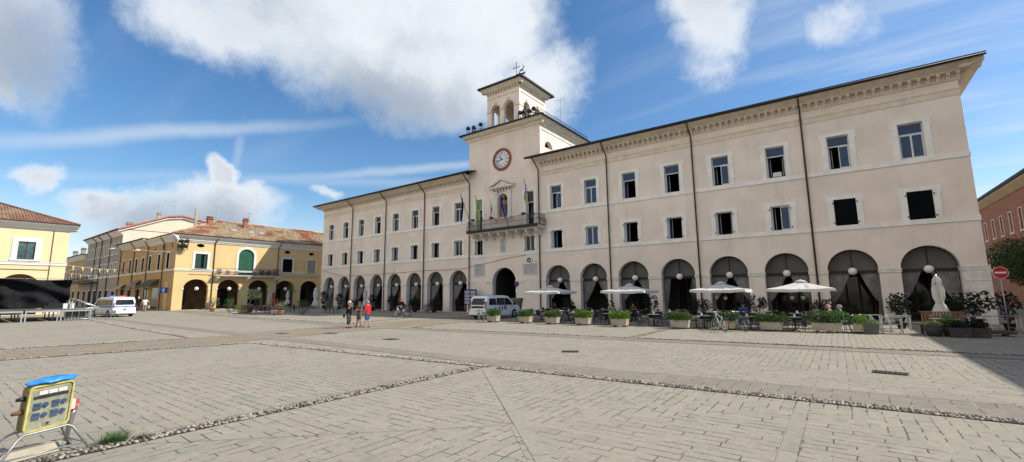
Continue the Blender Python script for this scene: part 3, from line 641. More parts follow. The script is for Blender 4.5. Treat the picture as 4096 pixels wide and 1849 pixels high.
pr = [[(-29.13+rr*math.cos(PI*k/12), 12.45+rr*math.sin(PI*k/12)) for rr in (.68, .8)] for k in range(13)]
for a, b in zip(pr[:-1], pr[1:]): g.hexa([(a[0][0], -.08, a[0][1]), (a[1][0], -.08, a[1][1]), (b[1][0], -.08, b[1][1]), (b[0][0], -.08, b[0][1]), (a[0][0], -.001, a[0][1]), (a[1][0], -.001, a[1][1]), (b[1][0], -.001, b[1][1]), (b[0][0], -.001, b[0][1])])
NI = g.build('niche', M_STONE, HALL)
g = MB(TF)
for k in range(6): g.box(-30.3+k*.43, -30.05+k*.43, -.18, -.161, 13.42, 13.7)
g.build('frieze_panel', mat('tile_brown', (.2, .1, .06), .7), NI)
g = MB(TF); g.box(-29.9, -28.35, .6, .65, 10.4, 13.2); g.build('niche_back', M_DARK, NI)
# flag poles, plaques, brackets on the wall
M_PLAQ = mat('marble_plaque', (.5, .5, .5), .6, .15, 6); M_ENGR = mat('engraving', (.2, .2, .2), .8)
def plaque(u0, u1, z0, z1, rows):
    g = MB(TF); g.box(u0, u1, -.05, -.001, z0, z1); g.box(u0-.05, u1+.05, -.08, -.001, z1, z1+.06); g.box(u0-.05, u1+.05, -.08, -.001, z0-.06, z0); p = g.build('plaque', M_PLAQ, HALL)
    g = MB(TF); rr = random.Random(3)
    for r in range(rows):
        z = z1-(r+.8)*(z1-z0)/(rows+.6); u = u0+.08+rr.random()*.15; e = u1-.08-rr.random()*.15
        while u < e: L = rr.uniform(.03, .12); g.box(u, min(e, u+L), -.056, -.051, z-.03, z+.03); u += L+.05
    g.build('inscription', M_ENGR, p); return p
plaque(-29.5, -28.8, 6.68, 7.98, 11); plaque(-33.3, -31.8, 4.15, 5.4, 8); pq = plaque(-26.48, -24.82, 4.15, 5.05, 6)
g = MB(TF); g.box(-26.48, -24.85, -.1, -.001, 5.12, 5.28); disc(g, -25.65, 5.5, .26, .4, -.14, -.001); g.box(-26.4, -26.1, -.08, -.001, 5.28, 5.6); g.box(-25.2, -24.9, -.08, -.001, 5.28, 5.6); disc(g, -25.65, 5.5, 0, .1, -.12, -.001, 12); g.build('medallion', M_STONE, HALL)
g = MB(TF); disc(g, -25.65, 5.5, 0, .27, -.05, -.001); g.build('medallion_relief', mat('bronze', (.03, .03, .028), .5), HALL)
# balcony
BAL = MB(TF); BAL.box(-33.15, -23.75, -1.3, -.002, 8.7, 8.82); BAL.box(-33.25, -23.65, -1.4, -.002, 8.82, 8.96)
BALo = BAL.build('balcony', M_STONE, HALL)
for k in range(8):
    x = -32.7+k*1.22; g = MB(TF); g.prism([(-.002, 8.0), (-.3, 8.02), (-.42, 8.2), (-.75, 8.3), (-1.05, 8.45), (-1.1, 8.697), (-.002, 8.697)], x-.12, x+.12); g.build('corbel', M_STONE, BALo)
g = MB(TF)
def belly(a, b, n):
    for i in range(n+1):
        p = Vector(a).lerp(Vector(b), i/n); o = Vector((0, -1)) if abs(a[1]-b[1]) < .1 else Vector((1 if a[0] > -28 else -1, 0))
        g.tube([(p.x+o.x*t, p.y+o.y*t, 8.98+z) for t, z in ((0, 0), (.16, .12), (.2, .3), (.08, .6), (0, .85), (.02, 1.15))], .02, 4)
belly((-33.2, -1.3), (-23.7, -1.3), 76); belly((-33.2, -1.3), (-33.2, -.02), 10); belly((-23.7, -1.3), (-23.7, -.02), 10)
for z, o in ((9.02, 0), (10.13, .02), (9.6, .1)): g.tube([(-33.2-o, -.02, z), (-33.2-o, -1.3-o, z), (-23.7+o, -1.3-o, z), (-23.7+o, -.02, z)], .022, 5)
g.box(-33.25, -23.65, -1.47, -1.4, 8.78, 9.1)
g.build('balcony_railing', M_BLACKI, BALo)
# slack cable along the facade
g = MB(TF); g.tube([(-65.2, -.1, 6.07), (-62, -.06, 5.4), (-59.6, -.06, 4.95), (-55, -.06, 4.9), (-51.4, -.06, 4.9), (-46, -.06, 4.95), (-41.9, -.06, 5.06), (-38, -.06, 4.98), (-35.3, -.06, 5.0), (-31.3, -.06, 5.5), (-28.5, -.06, 5.9), (-26.1, -.1, 6.1)], .018, 5); g.build('cable', M_BLACKI, HALL)
g = MB(TF); g.box(-.9, -.6, 0, 0, 0, 0) if 0 else None
g.box(-2.9-.28, -2.9+.28, -.05, .35, 10.66, 10.98)
for k in range(5): g.box(-2.9-.25, -2.9+.1, -.055, -.051, 10.7+k*.05, 10.725+k*.05)
tag(g.build('air_conditioner', M_FRAME), 'white air conditioner box on the sill of an open upper window', 'air conditioner').location = (-29, 38, 0)

# ---------------------------------------------------------------- tiled roofs
def tile_slope(mb, poly, O, eu, ev, sp=.24, seg=.42, amp=.06):
    """poly: (s,h) polygon on the slope; O origin, eu along the eave, ev up the slope"""
    O, eu, ev = Vector(O), Vector(eu).normalized(), Vector(ev).normalized(); nn = eu.cross(ev).normalized(); nn = nn if nn.z > 0 else -nn
    mb.poly([O+eu*p[0]+ev*p[1]+nn*-.02 for p in poly]); s0, s1 = min(p[0] for p in poly), max(p[0] for p in poly)
    i = 0
    while s0+i*sp < s1:
        s = s0+(i+.5)*sp; hs = []
        for k in range(len(poly)):
            a, b = poly[k], poly[(k+1) % len(poly)]
            if (a[0] > s) != (b[0] > s): hs.append(a[1]+(b[1]-a[1])*(s-a[0])/(b[0]-a[0]))
        hs.sort()
        if len(hs) >= 2:
            h = hs[0]; 
            while h < hs[-1]-.05:
                h2 = min(hs[-1], h+seg); j = random.uniform(-.02, .02); k2 = random.uniform(-.012, .015); r0, r1 = sp*.34, sp*.27
                A = [O+eu*(s+j+r0*math.cos(PI*q/4))+ev*h+nn*(amp*math.sin(PI*q/4)+.012+k2) for q in range(5)]
                B = [O+eu*(s+j+r1*math.cos(PI*q/4))+ev*(h2+.04)+nn*(amp*.8*math.sin(PI*q/4)-.004+k2) for q in range(5)]
                mb.rings([A, B], False, False); mb.face([mb.pt(p) for p in A]); h = h2
        i += 1

# ---------------------------------------------------------------- yellow corner house
YX = -71.5
YH = thing('yellow_corner_house', (YX, 20.7, .3), 'yellow arcaded corner house with tiled roof and green balcony door', 'house')
TY = lambda u, d, z: (-d, u-20.7, z-.3)
yarch = [(23.35, 2.95), (27.43, 2.9), (31.57, 2.95), (35.6, 2.95), (39.63, 3.0)]
h = [arch(c, w_, .35, 3.25, 14, 1.27) for c, w_ in yarch]+[rect(22.95, 24.45, 5.95, 8.04), [(28.5, 5.15), (30.6, 5.15)]+[(29.55+1.05*math.cos(PI*i/12), 8.15+.95*math.sin(PI*i/12)) for i in range(13)], rect(34.99, 36.58, 5.8, 8.0), rect(39.1, 40.5, 5.8, 7.98)]
for c, z in ((23.48, 9.2), (35.68, 9.1), (39.76, 9.05)): h.append([(c+.48*math.cos(2*PI*i/16), z+.26*math.sin(2*PI*i/16)) for i in range(16)])
g = MB(TY); g.wall(rect(20.7, 46, .3, 10.6), h, 0, .5)
g.box(20.7, 21.2, .503, 12, .3, 10.6); g.box(45.5, 46, .503, 12, .3, 10.6); g.box(21.2, 45.5, 11.6, 12, .3, 10.6)
g.build('wall', M_YEL, YH)
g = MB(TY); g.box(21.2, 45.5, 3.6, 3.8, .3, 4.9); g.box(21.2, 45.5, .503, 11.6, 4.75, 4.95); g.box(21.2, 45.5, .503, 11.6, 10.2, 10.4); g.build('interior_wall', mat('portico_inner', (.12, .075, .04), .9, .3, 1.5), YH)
g = MB(TY)
g.each('shop_window', M_GLASSD, YH, [(a, b, 3.55, 3.599, .9, 3.3) for a, b in ((21.9, 23.3), (27, 28.7), (30.5, 32.6), (34.8, 36.6), (39, 41))])
g = MB(TY)
g.box(20.62, 41.6, -.08, -.001, 5.62, 5.85); g.box(20.58, 46.05, -.12, -.001, 5.75, 5.87)
for c, w_ in yarch:
    for s in (-1, 1): e = c+s*w_/2; g.box(e-.16 if s < 0 else e-.04, e+.04 if s < 0 else e+.16, -.05, .52, 3.1, 3.3)
g.build('string_course', M_WHITE, YH)
g = MB(TY)
g.prism([(-.001, 9.62), (-.1, 9.62), (-.12, 9.8), (-.22, 9.82), (-.24, 9.95), (-.6, 10.35), (-.66, 10.38), (-.66, 10.52), (-.001, 10.52)], 20.0, 46)
g.build('cornice', M_WHITE, YH)
g = MB(TY); g.box(22.3, 26.3, -.03, -.001, 5.1, 5.16); g.box(34.6, 41, -.03, -.001, 5.1, 5.16); g.tube([(20.2, -.72, 10.56), (46, -.72, 10.56)], .07, 6); g.build('gutter', M_PIPE, YH)
for u in (25.25, 34.2):
    g = MB(TY); g.tube([(u+.2, -.68, 10.5), (u, -.14, 9.6), (u, -.1, 9.3), (u, -.1, .4)], .06, 7); g.build('downpipe', M_PIPE, YH)
def frame_trim(T, par, u0, u1, z0, z1, tw, m, name='window', sill=True):
    g = MB(T); g.box(u0-tw, u0, -.05, -.001, z0, z1+tw); g.box(u1, u1+tw, -.05, -.001, z0, z1+tw); g.box(u0, u1, -.05, -.001, z1, z1+tw)
    if sill: g.box(u0-tw-.06, u1+tw+.06, -.12, -.001, z0-.16, z0)
    return g.build(name, m, par)
def louvers(T, par, u0, u1, z0, z1, d=-.02, m=M_SHUT, n=None):
    g = MB(T); g.box(u0, u1, d, d+.03, z0, z1); n = n or int((z1-z0)/.11)
    for k in range(n): g.box(u0+.05, u1-.05, d-.014, d-.001, z0+.05+k*(z1-z0-.05)/n, z0+.05+(k+.6)*(z1-z0-.05)/n)
    return g.build('shutter', m, par)
W = frame_trim(TY, YH, 22.95, 24.45, 5.95, 8.04, .3, M_WHITE); louvers(TY, W, 22.97, 23.68, 6.0, 8.0, .05); louvers(TY, W, 24.05, 24.43, 6.0, 8.0, .12); g = MB(TY); g.box(23.0, 24.4, .3, .32, 6, 8); g.build('pane', M_GLASSD, W)
W = frame_trim(TY, YH, 34.99, 36.58, 5.8, 8.0, .22, M_WHITE); louvers(TY, W, 35.02, 35.78, 5.83, 7.97, .05, M_SHUTD); louvers(TY, W, 35.8, 36.55, 5.83, 7.97, .05, M_SHUTD)
W = frame_trim(TY, YH, 39.1, 40.5, 5.8, 7.98, .2, M_YELP); louvers(TY, W, 39.12, 39.79, 5.83, 7.95, .05, M_SHUTG); louvers(TY, W, 39.81, 40.48, 5.83, 7.95, .05, M_SHUTG)
g = MB(TY)
for u0, u1 in ((28.15, 28.48), (30.62, 30.95)): g.box(u0, u1, -.06, -.001, 5.15, 8.15)
pr = [[(29.55+rr*math.cos(PI*k/14), 8.15+(rr-.1)*math.sin(PI*k/14)) for rr in (1.07, 1.4)] for k in range(15)]
for a, b in zip(pr[:-1], pr[1:]): g.hexa([(a[0][0], -.06, a[0][1]), (a[1][0], -.06, a[1][1]), (b[1][0], -.06, b[1][1]), (b[0][0], -.06, b[0][1]), (a[0][0], -.001, a[0][1]), (a[1][0], -.001, a[1][1]), (b[1][0], -.001, b[1][1]), (b[0][0], -.001, b[0][1])])
D = g.build('balcony_door', M_WHITE, YH)
g = MB(TY); dd = .15
q = [(28.5, 5.15), (30.6, 5.15)]+[(29.55+1.05*math.cos(PI*i/12), 8.15+.95*math.sin(PI*i/12)) for i in range(13)]
g.rings([[(p[0], dd, p[1]) for p in q], [(p[0], dd+.05, p[1]) for p in q]]); g.box(29.53, 29.57, dd-.03, dd-.001, 5.2, 8.1)
for u0 in (28.65, 29.7):
    for z0, z1 in ((5.35, 6.5), (6.7, 8.0)): g.box(u0, u0+.75, dd-.02, dd-.001, z0, z1)
g.box(28.52, 30.58, dd-.03, dd-.001, 8.08, 8.18); g.build('door_leaf', M_GREEND, D)
for c, z in ((23.48, 9.2), (35.68, 9.1), (39.76, 9.05)): g = MB(TY); g.box(c-.5, c+.5, .3, .33, z-.3, z+.3); g.build('oval_grille', M_SHUTD, YH)
# balcony
g = MB(TY); g.box(25.3, 34.35, -1.0, -.002, 4.98, 5.14); g.box(25.25, 34.4, -1.06, -.002, 5.08, 5.12)
B = g.build('balcony', M_WHITE, YH)
for c in (25.7, 29.8, 33.9): g = MB(TY); g.prism([(-.002, 4.35), (-.3, 4.4), (-.45, 4.6), (-.85, 4.7), (-.9, 4.978), (-.002, 4.978)], c-.12, c+.12); g.build('corbel', M_WHITE, B)
g = MB(TY)
for z in (5.25, 6.08): g.tube([(25.35, -.02, z), (25.35, -1, z), (34.3, -1, z), (34.3, -.02, z)], .022, 5)
for i in range(61): g.tube([(25.35+i*.149, -1, 5.14), (25.35+i*.149, -1, 6.08)], .013, 4)
g.build('balcony_railing', M_BLACKI, B)
# roof with a hip at the street corner
g = MB(lambda x, y, z: (x-YX, y-20.7, z-.3)); g.sm = False
ex, rx, ey, ry, ze, zr = -70.75, -77.3, 19.95, 27.3, 10.6, 13.75
ev = Vector((rx-ex, 0, zr-ze)); Lh = ev.length
tile_slope(g, [(0, 0), (26.5, 0), (26.5, Lh), (ry-ey, Lh)], (ex, ey, ze), (0, 1, 0), ev)
ev2 = Vector((0, ry-ey, zr-ze)); L2 = ev2.length
tile_slope(g, [(0, 0), (13, 0), (6.55, L2)], (ex, ey, ze), (-1, 0, 0), ev2)
g.tube([(ex, ey, ze+.05), (rx, ry, zr+.05)], .11, 6); g.tube([(rx, ry, zr+.05), (rx, ey+26.5, zr+.05)], .11, 6)
g.poly([(-83.8, ey, ze), (-83.8, ey+26.5, ze), (rx, ey+26.5, zr), (rx, ry, zr)]); g.build('roof', M_TILE, YH)
g = MB(lambda x, y, z: (x-YX, y-20.7, z-.3)); g2 = MB(g.T)
for (a, b) in ((28.0, -74.2), (30.5, -74.0), (32.0, -74.0)):
    z = ze+(ex-b)/(ex-rx)*(zr-ze); g.hexa([(b, a, z), (b+.55, a, z-.26), (b+.55, a+.8, z-.26), (b, a+.8, z), (b, a, z+.16), (b+.55, a, z-.1), (b+.55, a+.8, z-.1), (b, a+.8, z+.16)])
g.build('skylight', M_ALU, YH)
def chimney(par, T, x, y, z0, z1, w_, m, cap=True, pots=0):
    g = MB(T); g.box(x-w_/2, x+w_/2, y-w_/2, y+w_/2, z0, z1)
    if cap: g.box(x-w_*.68, x+w_*.68, y-w_*.68, y+w_*.68, z1, z1+.12); g.box(x-w_*.4, x+w_*.4, y-w_*.4, y+w_*.4, z1+.12, z1+.3); g.box(x-w_*.62, x+w_*.62, y-w_*.62, y+w_*.62, z1+.3, z1+.38)
    return g.build('chimney', m, par)
M_BRICKC = mat('brick_chimney', (.3, .13, .085), .9, .25, 6, .5, 20)
TYW = lambda x, y, z: (x-YX, y-20.7, z-.3)
chimney(YH, TYW, -75.6, 25.7, 12, 13.7, .68, M_BRICKC); chimney(YH, TYW, -75.6, 30.7, 12.4, 14.05, .62, M_BRICKC); chimney(YH, TYW, -77.2, 24.4, 11.5, 15.3, .3, M_CONC, False)
# street side of the corner house (faces the side street)
TS = lambda u, d, z: (u+71.5, d, z-.3)
def street(par, T, x0, x1, z1, wins, doors, m, trimm, band=5.6, wz=(5.95, 8.1), wm=M_SHUTD, ovals=None, up=None, eave=.8, back=12):
    hs = [rect(c-w_/2, c+w_/2, wz[0], wz[1]) for c, w_ in wins]+[rect(c-w_/2, c+w_/2, .35, zt) for c, w_, zt in doors]
    if up: hs += [rect(c-.5, c+.5, up[0], up[1]) for c, w_ in wins]
    g = MB(T); g.wall(rect(x0, x1, .3, z1), hs, 0, .4); g.box(x0, x0+.3, .403, back, .3, z1); g.box(x1-.3, x1, .403, back, .3, z1); g.box(x0+.3, x1-.3, back-.3, back, .3, z1); g.box(x0+.3, x1-.3, .403, back-.3, 4.9, 5.1); g.build('wall', m, par)
    g = MB(T); g.box(x0, x1, -.07, -.001, band, band+.24); g.prism([(-.001, z1-.9), (-.08, z1-.9), (-.1, z1-.75), (-.2, z1-.7), (-.6, z1-.25), (-.66, z1-.2), (-.66, z1-.05), (-.001, z1-.05)], x0, x1); g.build('cornice', trimm, par)
    g = MB(T); g.box(x0-.05, x1+.05, -eave, back, z1, z1+.1); g.tube([(x0, -eave, z1), (x1, -eave, z1)], .07, 6); g.build('roof', M_ROOFD, par)
    for c, w_ in wins:
        W = frame_trim(T, par, c-w_/2, c+w_/2, wz[0], wz[1], .16, trimm)
        louvers(T, W, c-w_/2+.02, c-.01, wz[0]+.02, wz[1]-.02, .06, wm); louvers(T, W, c+.01, c+w_/2-.02, wz[0]+.02, wz[1]-.02, .06, wm)
        if up: W = frame_trim(T, par, c-.5, c+.5, up[0], up[1], .13, trimm); louvers(T, W, c-.48, c+.48, up[0]+.02, up[1]-.02, .06, wm)
    for c, w_, zt in doors:
        D = frame_trim(T, par, c-w_/2, c+w_/2, .4, zt, .12, trimm, 'shop_front', False); g = MB(T); g.box(c-w_/2, c+w_/2, .2, .23, .35, zt); g.build('pane', M_GLASSD, D)
        g = MB(T)
        for uu in (c-w_/2+.03, c, c+w_/2-.03): g.box(uu-.03, uu+.03, .15, .198, .35, zt)
        g.box(c-w_/2, c+w_/2, .15, .198, 2.5, 2.57); g.build('frame', M_WOODD, D)
g = MB(TS); g.wall(rect(-84, -71.51, .32, 10.55), [rect(c-.5, c+.5, 5.97, 8.15) for c in (-74.3, -78.05, -82.1)]+[rect(-79.8, -77.3, .4, 3.4), rect(-83.4, -81.6, .4, 3.4)]+[[(c+.2*math.cos(2*PI*i/12), 9.15+.36*math.sin(2*PI*i/12)) for i in range(12)] for c in (-73.2, -76.9, -80.2)]+[arch(-74.2, 1.3, .4, 3.6, 10)], -.02, -.002)
g.build('street_wall', M_OCHRE, YH)
g = MB(TS); g.box(-84, -71.45, -.09, -.022, 5.62, 5.86); g.prism([(-.022, 9.62), (-.1, 9.62), (-.12, 9.8), (-.22, 9.82), (-.24, 9.95), (-.6, 10.35), (-.66, 10.38), (-.66, 10.5), (-.022, 10.5)], -84, -70.9); g.build('street_cornice', M_WHITE, YH)
for c in (-74.3, -78.05, -82.1): W = frame_trim(lambda u, d, z: TS(u, d-.021, z), YH, c-.5, c+.5, 5.97, 8.15, .17, M_WHITE); louvers(TS, W, c-.49, c-.01, 5.99, 8.13, -.04, M_SHUTD); louvers(TS, W, c+.01, c+.49, 5.99, 8.13, -.04, M_SHUTD)
g = MB(TS); g.each('shop_window', M_GLASSD, YH, [(-79.8, -77.3, -.01, -.006, .4, 3.4), (-83.4, -81.6, -.01, -.006, .4, 3.4)]); g.each('oval_grille', M_SHUTD, YH, [(c-.25, c+.25, -.01, -.006, 8.75, 9.55) for c in (-73.2, -76.9, -80.2)])
for u in (-75.9, -83.1): g = MB(TS); g.tube([(u-.15, -.7, 10.5), (u, -.2, 9.6), (u, -.16, 9.3), (u, -.16, .4)], .06, 7); g.build('downpipe', M_PIPE, YH)
def awning(T, x0, x1, z, out, drop, m, label):
    g = MB(T); g.hexa([(x0, -.03, z), (x1, -.03, z), (x1, -out, z-drop), (x0, -out, z-drop), (x0, -.03, z+.03), (x1, -.03, z+.03), (x1, -out, z-drop+.03), (x0, -out, z-drop+.03)]); g.box(x0, x1, -out-.02, -out, z-drop-.22, z-drop+.03)
    g.tube([(x0, -.05, z-drop), (x0, -out, z-drop)], .02, 5); g.tube([(x1, -.05, z-drop), (x1, -out, z-drop)], .02, 5)
    return tag(g.build('awning', m), label, 'awning', 'shop awnings in the side street')
for o in (awning(TS, -82.0, -77.0, 4.6, 1.2, .85, mat('awning_green', (.07, .1, .08), .8), 'dark green shop awning beside the one way sign'), awning(TS, -88.5, -85.6, 4.7, 1.3, 1.2, mat('awning_grey', (.2, .2, .19), .8), 'steep grey shop awning left of the green one'), awning(TS, -96.5, -93.5, 4.2, 1.2, .9, mat('awning_beige', (.4, .36, .28), .8), 'small beige awning farthest down the side street')): o.location = (-71.5, 20.7, .3)
# further houses
H2 = thing('ochre_street_house', (-71.5, 20.7, .3), 'low ochre and grey house with shuttered windows, middle of the side street', 'house')
street(H2, TS, -98.5, -84.02, 10.9, [(-85.6, 1.1), (-88.9, 1.1), (-92.2, 1.1), (-95.9, 1.1)], [(-86.8, 2.2, 3.3), (-91.3, 2.0, 3.3), (-95.2, 2.2, 3.4)], M_OCHRE, M_WHITE)
for u in (-90.3, -97.9): g = MB(TS); g.tube([(u, -.8, 10.8), (u, -.14, 9.9), (u, -.1, 9.6), (u, -.1, .4)], .06, 7); g.build('downpipe', M_PIPE, H2)
H3 = thing('grey_tall_house', (-71.5, 20.7, .3), 'tall grey tan house with a cream sunlit gable and red tiled roof', 'house')
street(H3, TS, -123.6, -98.52, 13.75, [(-100.8+-2.6*i, 1.2) for i in range(9)], [(-101+-4.2*i, 2.2, 3.4) for i in range(6)], M_GREYP, M_TRIM, wm=M_SHUTG, up=(9.7, 11.6), eave=.9, back=26)
g = MB(lambda u, d, z: (-98.5+71.5-d, u-20.7, z-.3))
g.rings([[(p[0], -.03, p[1]) for p in [(20.7, 5), (46, 5), (46, 13.4), (34, 16.0), (29, 16.9), (26.7, 16.5), (20.7, 13.7)]], [(p[0], -.005, p[1]) for p in [(20.7, 5), (46, 5), (46, 13.4), (34, 16.0), (29, 16.9), (26.7, 16.5), (20.7, 13.7)]]]); g.build('gable', M_CREAM, H3)
g = MB(lambda u, d, z: (-98.5+71.5-d, u-20.7, z-.3))
for a, b in (((19.9, 13.6), (26.7, 16.65)), ((26.7, 16.65), (29, 17.05)), ((29, 17.05), (34, 16.15)), ((34, 16.15), (46.5, 13.4))):
    g.hexa([(a[0], -.6, a[1]), (b[0], -.6, b[1]), (b[0], 25, b[1]), (a[0], 25, a[1]), (a[0], -.6, a[1]+.25), (b[0], -.6, b[1]+.25), (b[0], 25, b[1]+.25), (a[0], 25, a[1]+.25)])
g.build('gable_roof', M_TILER, H3)
g = MB(lambda u, d, z: (-98.5+71.5-d, u-20.7, z-.3))
for a, b in (((20.0, 13.3), (26.7, 16.3)), ((26.7, 16.3), (29, 16.7)), ((29, 16.7), (34, 15.8)), ((34, 15.8), (46, 13.1))): g.hexa([(a[0], -.35, a[1]), (b[0], -.35, b[1]), (b[0], -.04, b[1]), (a[0], -.04, a[1]), (a[0], -.35, a[1]+.29), (b[0], -.35, b[1]+.29), (b[0], -.04, b[1]+.29), (a[0], -.04, a[1]+.29)])
g.build('gable_cornice', M_WHITE, H3)
chimney(H3, TS, -99.6, 5.0, 15.5, 17.1, .55, M_CONC); chimney(H3, TS, -110, 3.3, 14.2, 16.2, .9, M_CONC)
for u in (-105.6, -111.8, -116.3): g = MB(TS); g.tube([(u, -.8, 13.6), (u, -.14, 12.9), (u, -.1, 12.6), (u, -.1, .4)], .07, 6); g.build('downpipe', M_PIPE, H3)
H4 = thing('orange_street_house', (-71.5, 20.7, .3), 'low orange house with balcony at the far end of the side street', 'house')
street(H4, TS, -175, -123.7, 10.95, [(-126.5-3.3*i, 1.2) for i in range(14)], [(-127-5.2*i, 2.4, 3.5) for i in range(9)], M_OCHRE, M_TRIM, back=12)
chimney(H4, TS, -147.6, 3.3, 11, 13.8, .8, M_GREYP); chimney(H4, TS, -156.4, 3.3, 11, 13.6, .8, M_GREYP)
g = MB(TS); g.box(-128, -112, -1.2, -.002, 4.9, 5.05)
for i in range(60): g.tube([(-128+i*.271, -1.15, 5.05), (-128+i*.271, -1.15, 6.0)], .015, 4)
g.tube([(-128, -1.15, 6), (-112, -1.15, 6)], .03, 5); g.build('balcony', M_PIPE, H4)
# ---------------------------------------------------------------- pale yellow house on the left
PH = thing('pale_yellow_house', (YX, 10.3, .3), 'pale yellow house with white framed window behind the black stage cloth', 'house')
TP = lambda u, d, z: (-d, u-10.3, z-.3)
h = [rect(6.42, 7.72, 6.33, 8.3), arch(6.9, 3.1, .35, 3.3, 14, 1.45), arch(2.4, 3.1, .35, 3.3, 14, 1.45), rect(.5, 1.8, 6.33, 8.3)]
g = MB(TP); g.wall(rect(-16, 10.3, .3, 10.4), h, 0, .5); g.box(9.8, 10.3, .503, 30, .3, 10.4); g.box(-16, -15.5, .503, 30, .3, 10.4); g.box(-15.5, 9.8, 29.5, 30, .3, 10.4); g.build('wall', M_YELP, PH)
g = MB(TP); g.box(-15.5, 9.8, 3.5, 3.6, .3, 4.9); g.box(-15.5, 9.8, .503, 29, 4.9, 5.1); g.build('interior_wall', M_OCHRE, PH)
g = MB(TP); g.box(-16, 10.36, -.08, -.001, 5.75, 6.1); g.box(-16, 10.4, -.12, -.001, 6.03, 6.1)
g.prism([(-.001, 9.72), (-.1, 9.72), (-.12, 9.85), (-.25, 9.87), (-.28, 10.0), (-.6, 10.3), (-.68, 10.33), (-.68, 10.5), (-.001, 10.5)], -16, 10.9); g.box(10.3, 10.9, .001, 3, 10.0, 10.5); g.build('cornice', M_WHITE, PH)
g = MB(TP); g.box(4.9, 8.95, -.035, -.001, 5.2, 5.27); g.tube([(9.0, -.06, 9.7), (9.0, -.06, .4)], .03, 5); g.tube([(-16, -.75, 10.5), (10.9, -.75, 10.5)], .06, 6)
g.build('gutter', M_PIPE, PH)
for a, b in ((6.42, 7.72), (.5, 1.8)):
    W = frame_trim(TP, PH, a, b, 6.33, 8.3, .46, M_WHITE); g = MB(TP); g.box(a, b, .12, .16, 6.33, 6.4); g.box(a, b, .12, .16, 8.23, 8.3); g.box((a+b)/2-.05, (a+b)/2+.05, .12, .16, 6.4, 8.23); g.box(a, a+.06, .12, .16, 6.4, 8.23); g.box(b-.06, b, .12, .16, 6.4, 8.23); g.build('frame', M_WOODD, W)
    g = MB(TP); g.box(a+.06, b-.06, .14, .15, 6.4, 8.23); g.build('pane', mat('glass_teal', (.05, .11, .11), .08, .4, 3, spec=.9), W)
g = MB(lambda x, y, z: (x-YX, y-10.3, z-.3)); ex, ey, ze = -70.75, 10.95, 10.5; zr = ze+3.1; ev = Vector((-7.5, 0, 3.1))
g.sm = False
tile_slope(g, [(0, 0), (27, 0), (27, ev.length), (7.5, ev.length)], (ex, ey, ze), (0, -1, 0), ev, .25)
g.poly([(ex, ey, ze), (ex-7.5, ey-7.5, zr), (ex-22, ey-7.5, zr), (ex-29, ey, ze)]); g.tube([(ex, ey, ze+.06), (ex-7.5, ey-7.5, zr+.06)], .11, 6)
g.build('roof', M_TILE2, PH)
g = MB(TP); g.box(10.9-.02, 10.96, -.7, 3, 10.3, 10.5); g.build('fascia', M_ROOFD, PH)
# ---------------------------------------------------------------- orange building on the right
OH = thing('orange_brick_building', (17.2, 12, 0), 'tall orange plastered building with narrow windows at the right edge', 'building')
TO = lambda u, d, z: (d, u-12, z)
h = []
for i in range(24):
    y = 15+i*3.6
    h += [rect(y-.5, y+.5, 8.6, 11.0), rect(y-.5, y+.5, 4.6, 6.9)]
g = MB(TO); g.wall(rect(12, 110, 0, 14.0), h, 0, .4); g.box(12, 12.4, .403, 14, 0, 14); g.box(109.6, 110, .403, 14, 0, 14); g.box(12.4, 109.6, 13.6, 14, 0, 14); g.box(12.4, 109.6, .6, .7, 0, 14); g.build('wall', M_ORANGE, OH)
g = MB(TO)
g.prism([(-.001, 13.0), (-.1, 13.0), (-.5, 13.7), (-.55, 13.95), (-.001, 13.95)], 12, 110); g.build('cornice', M_OCHRE, OH)
g = MB(TO); g.box(11.6, 110.4, -.65, 14.4, 14.02, 14.35); g.build('roof', M_ROOFD, OH)
for i in range(24):
    y = 15+i*3.6
    for z0, z1 in ((8.6, 11.0), (4.6, 6.9)):
        W = frame_trim(TO, OH, y-.5, y+.5, z0, z1, .08, M_TRIM); g = MB(TO); g.box(y-.5, y+.5, .25, .28, z0, z1); g.build('pane', M_GLASSD, W); g = MB(TO); g.box(y-.5, y, .1, .14, z0+.02, z1-.02); g.build('shutter', M_CREAM, W)
# ================================================================ things
ORD = ['first', 'second', 'third', 'fourth', 'fifth', 'sixth', 'seventh', 'eighth', 'ninth', 'tenth', 'eleventh', 'twelfth', 'thirteenth', 'fourteenth', 'fifteenth', 'sixteenth', 'seventeenth', 'eighteenth', 'nineteenth', 'twentieth']
def new(T=ident): return MB(T)
# ---------------------------------------------------------------- globe lamps in the arches
L0 = thing('globe_lamp', (0, 0, 0), 'x', 'lamp', 'globe lamps hanging in the arches')
g = new(); g.sphere((0, 0, 0), .26, 20); g.build('globe', M_GLOBE, L0)
g = new(); g.tube([(0, 0, .2), (0, 0, 1.45)], .018, 5); g.lathe((0, 0, .22), [(.1, 0), (.05, .12), (.02, .2)], 10); g.build('rod', M_BLACKI, L0)
L0['label'] = 'white globe lamp in the first arch right of the clock tower'; L0.location = (RC[0], 38.45, 3.38)
for i in range(1, 8): clone(L0, (RC[i], 38.45, 3.38), 0, 'white globe lamp in the %s arch right of the clock tower' % ORD[i])
for i in range(8): clone(L0, (LC[i], 38.45, 3.38), 0, 'white globe lamp in the %s arch left of the clock tower' % ORD[i])
for i in range(4): clone(L0, (YX-.1, yarch[i][0]+.1, 3.2), 0, 'white globe lamp in the %s arch of the yellow corner house' % ORD[i])

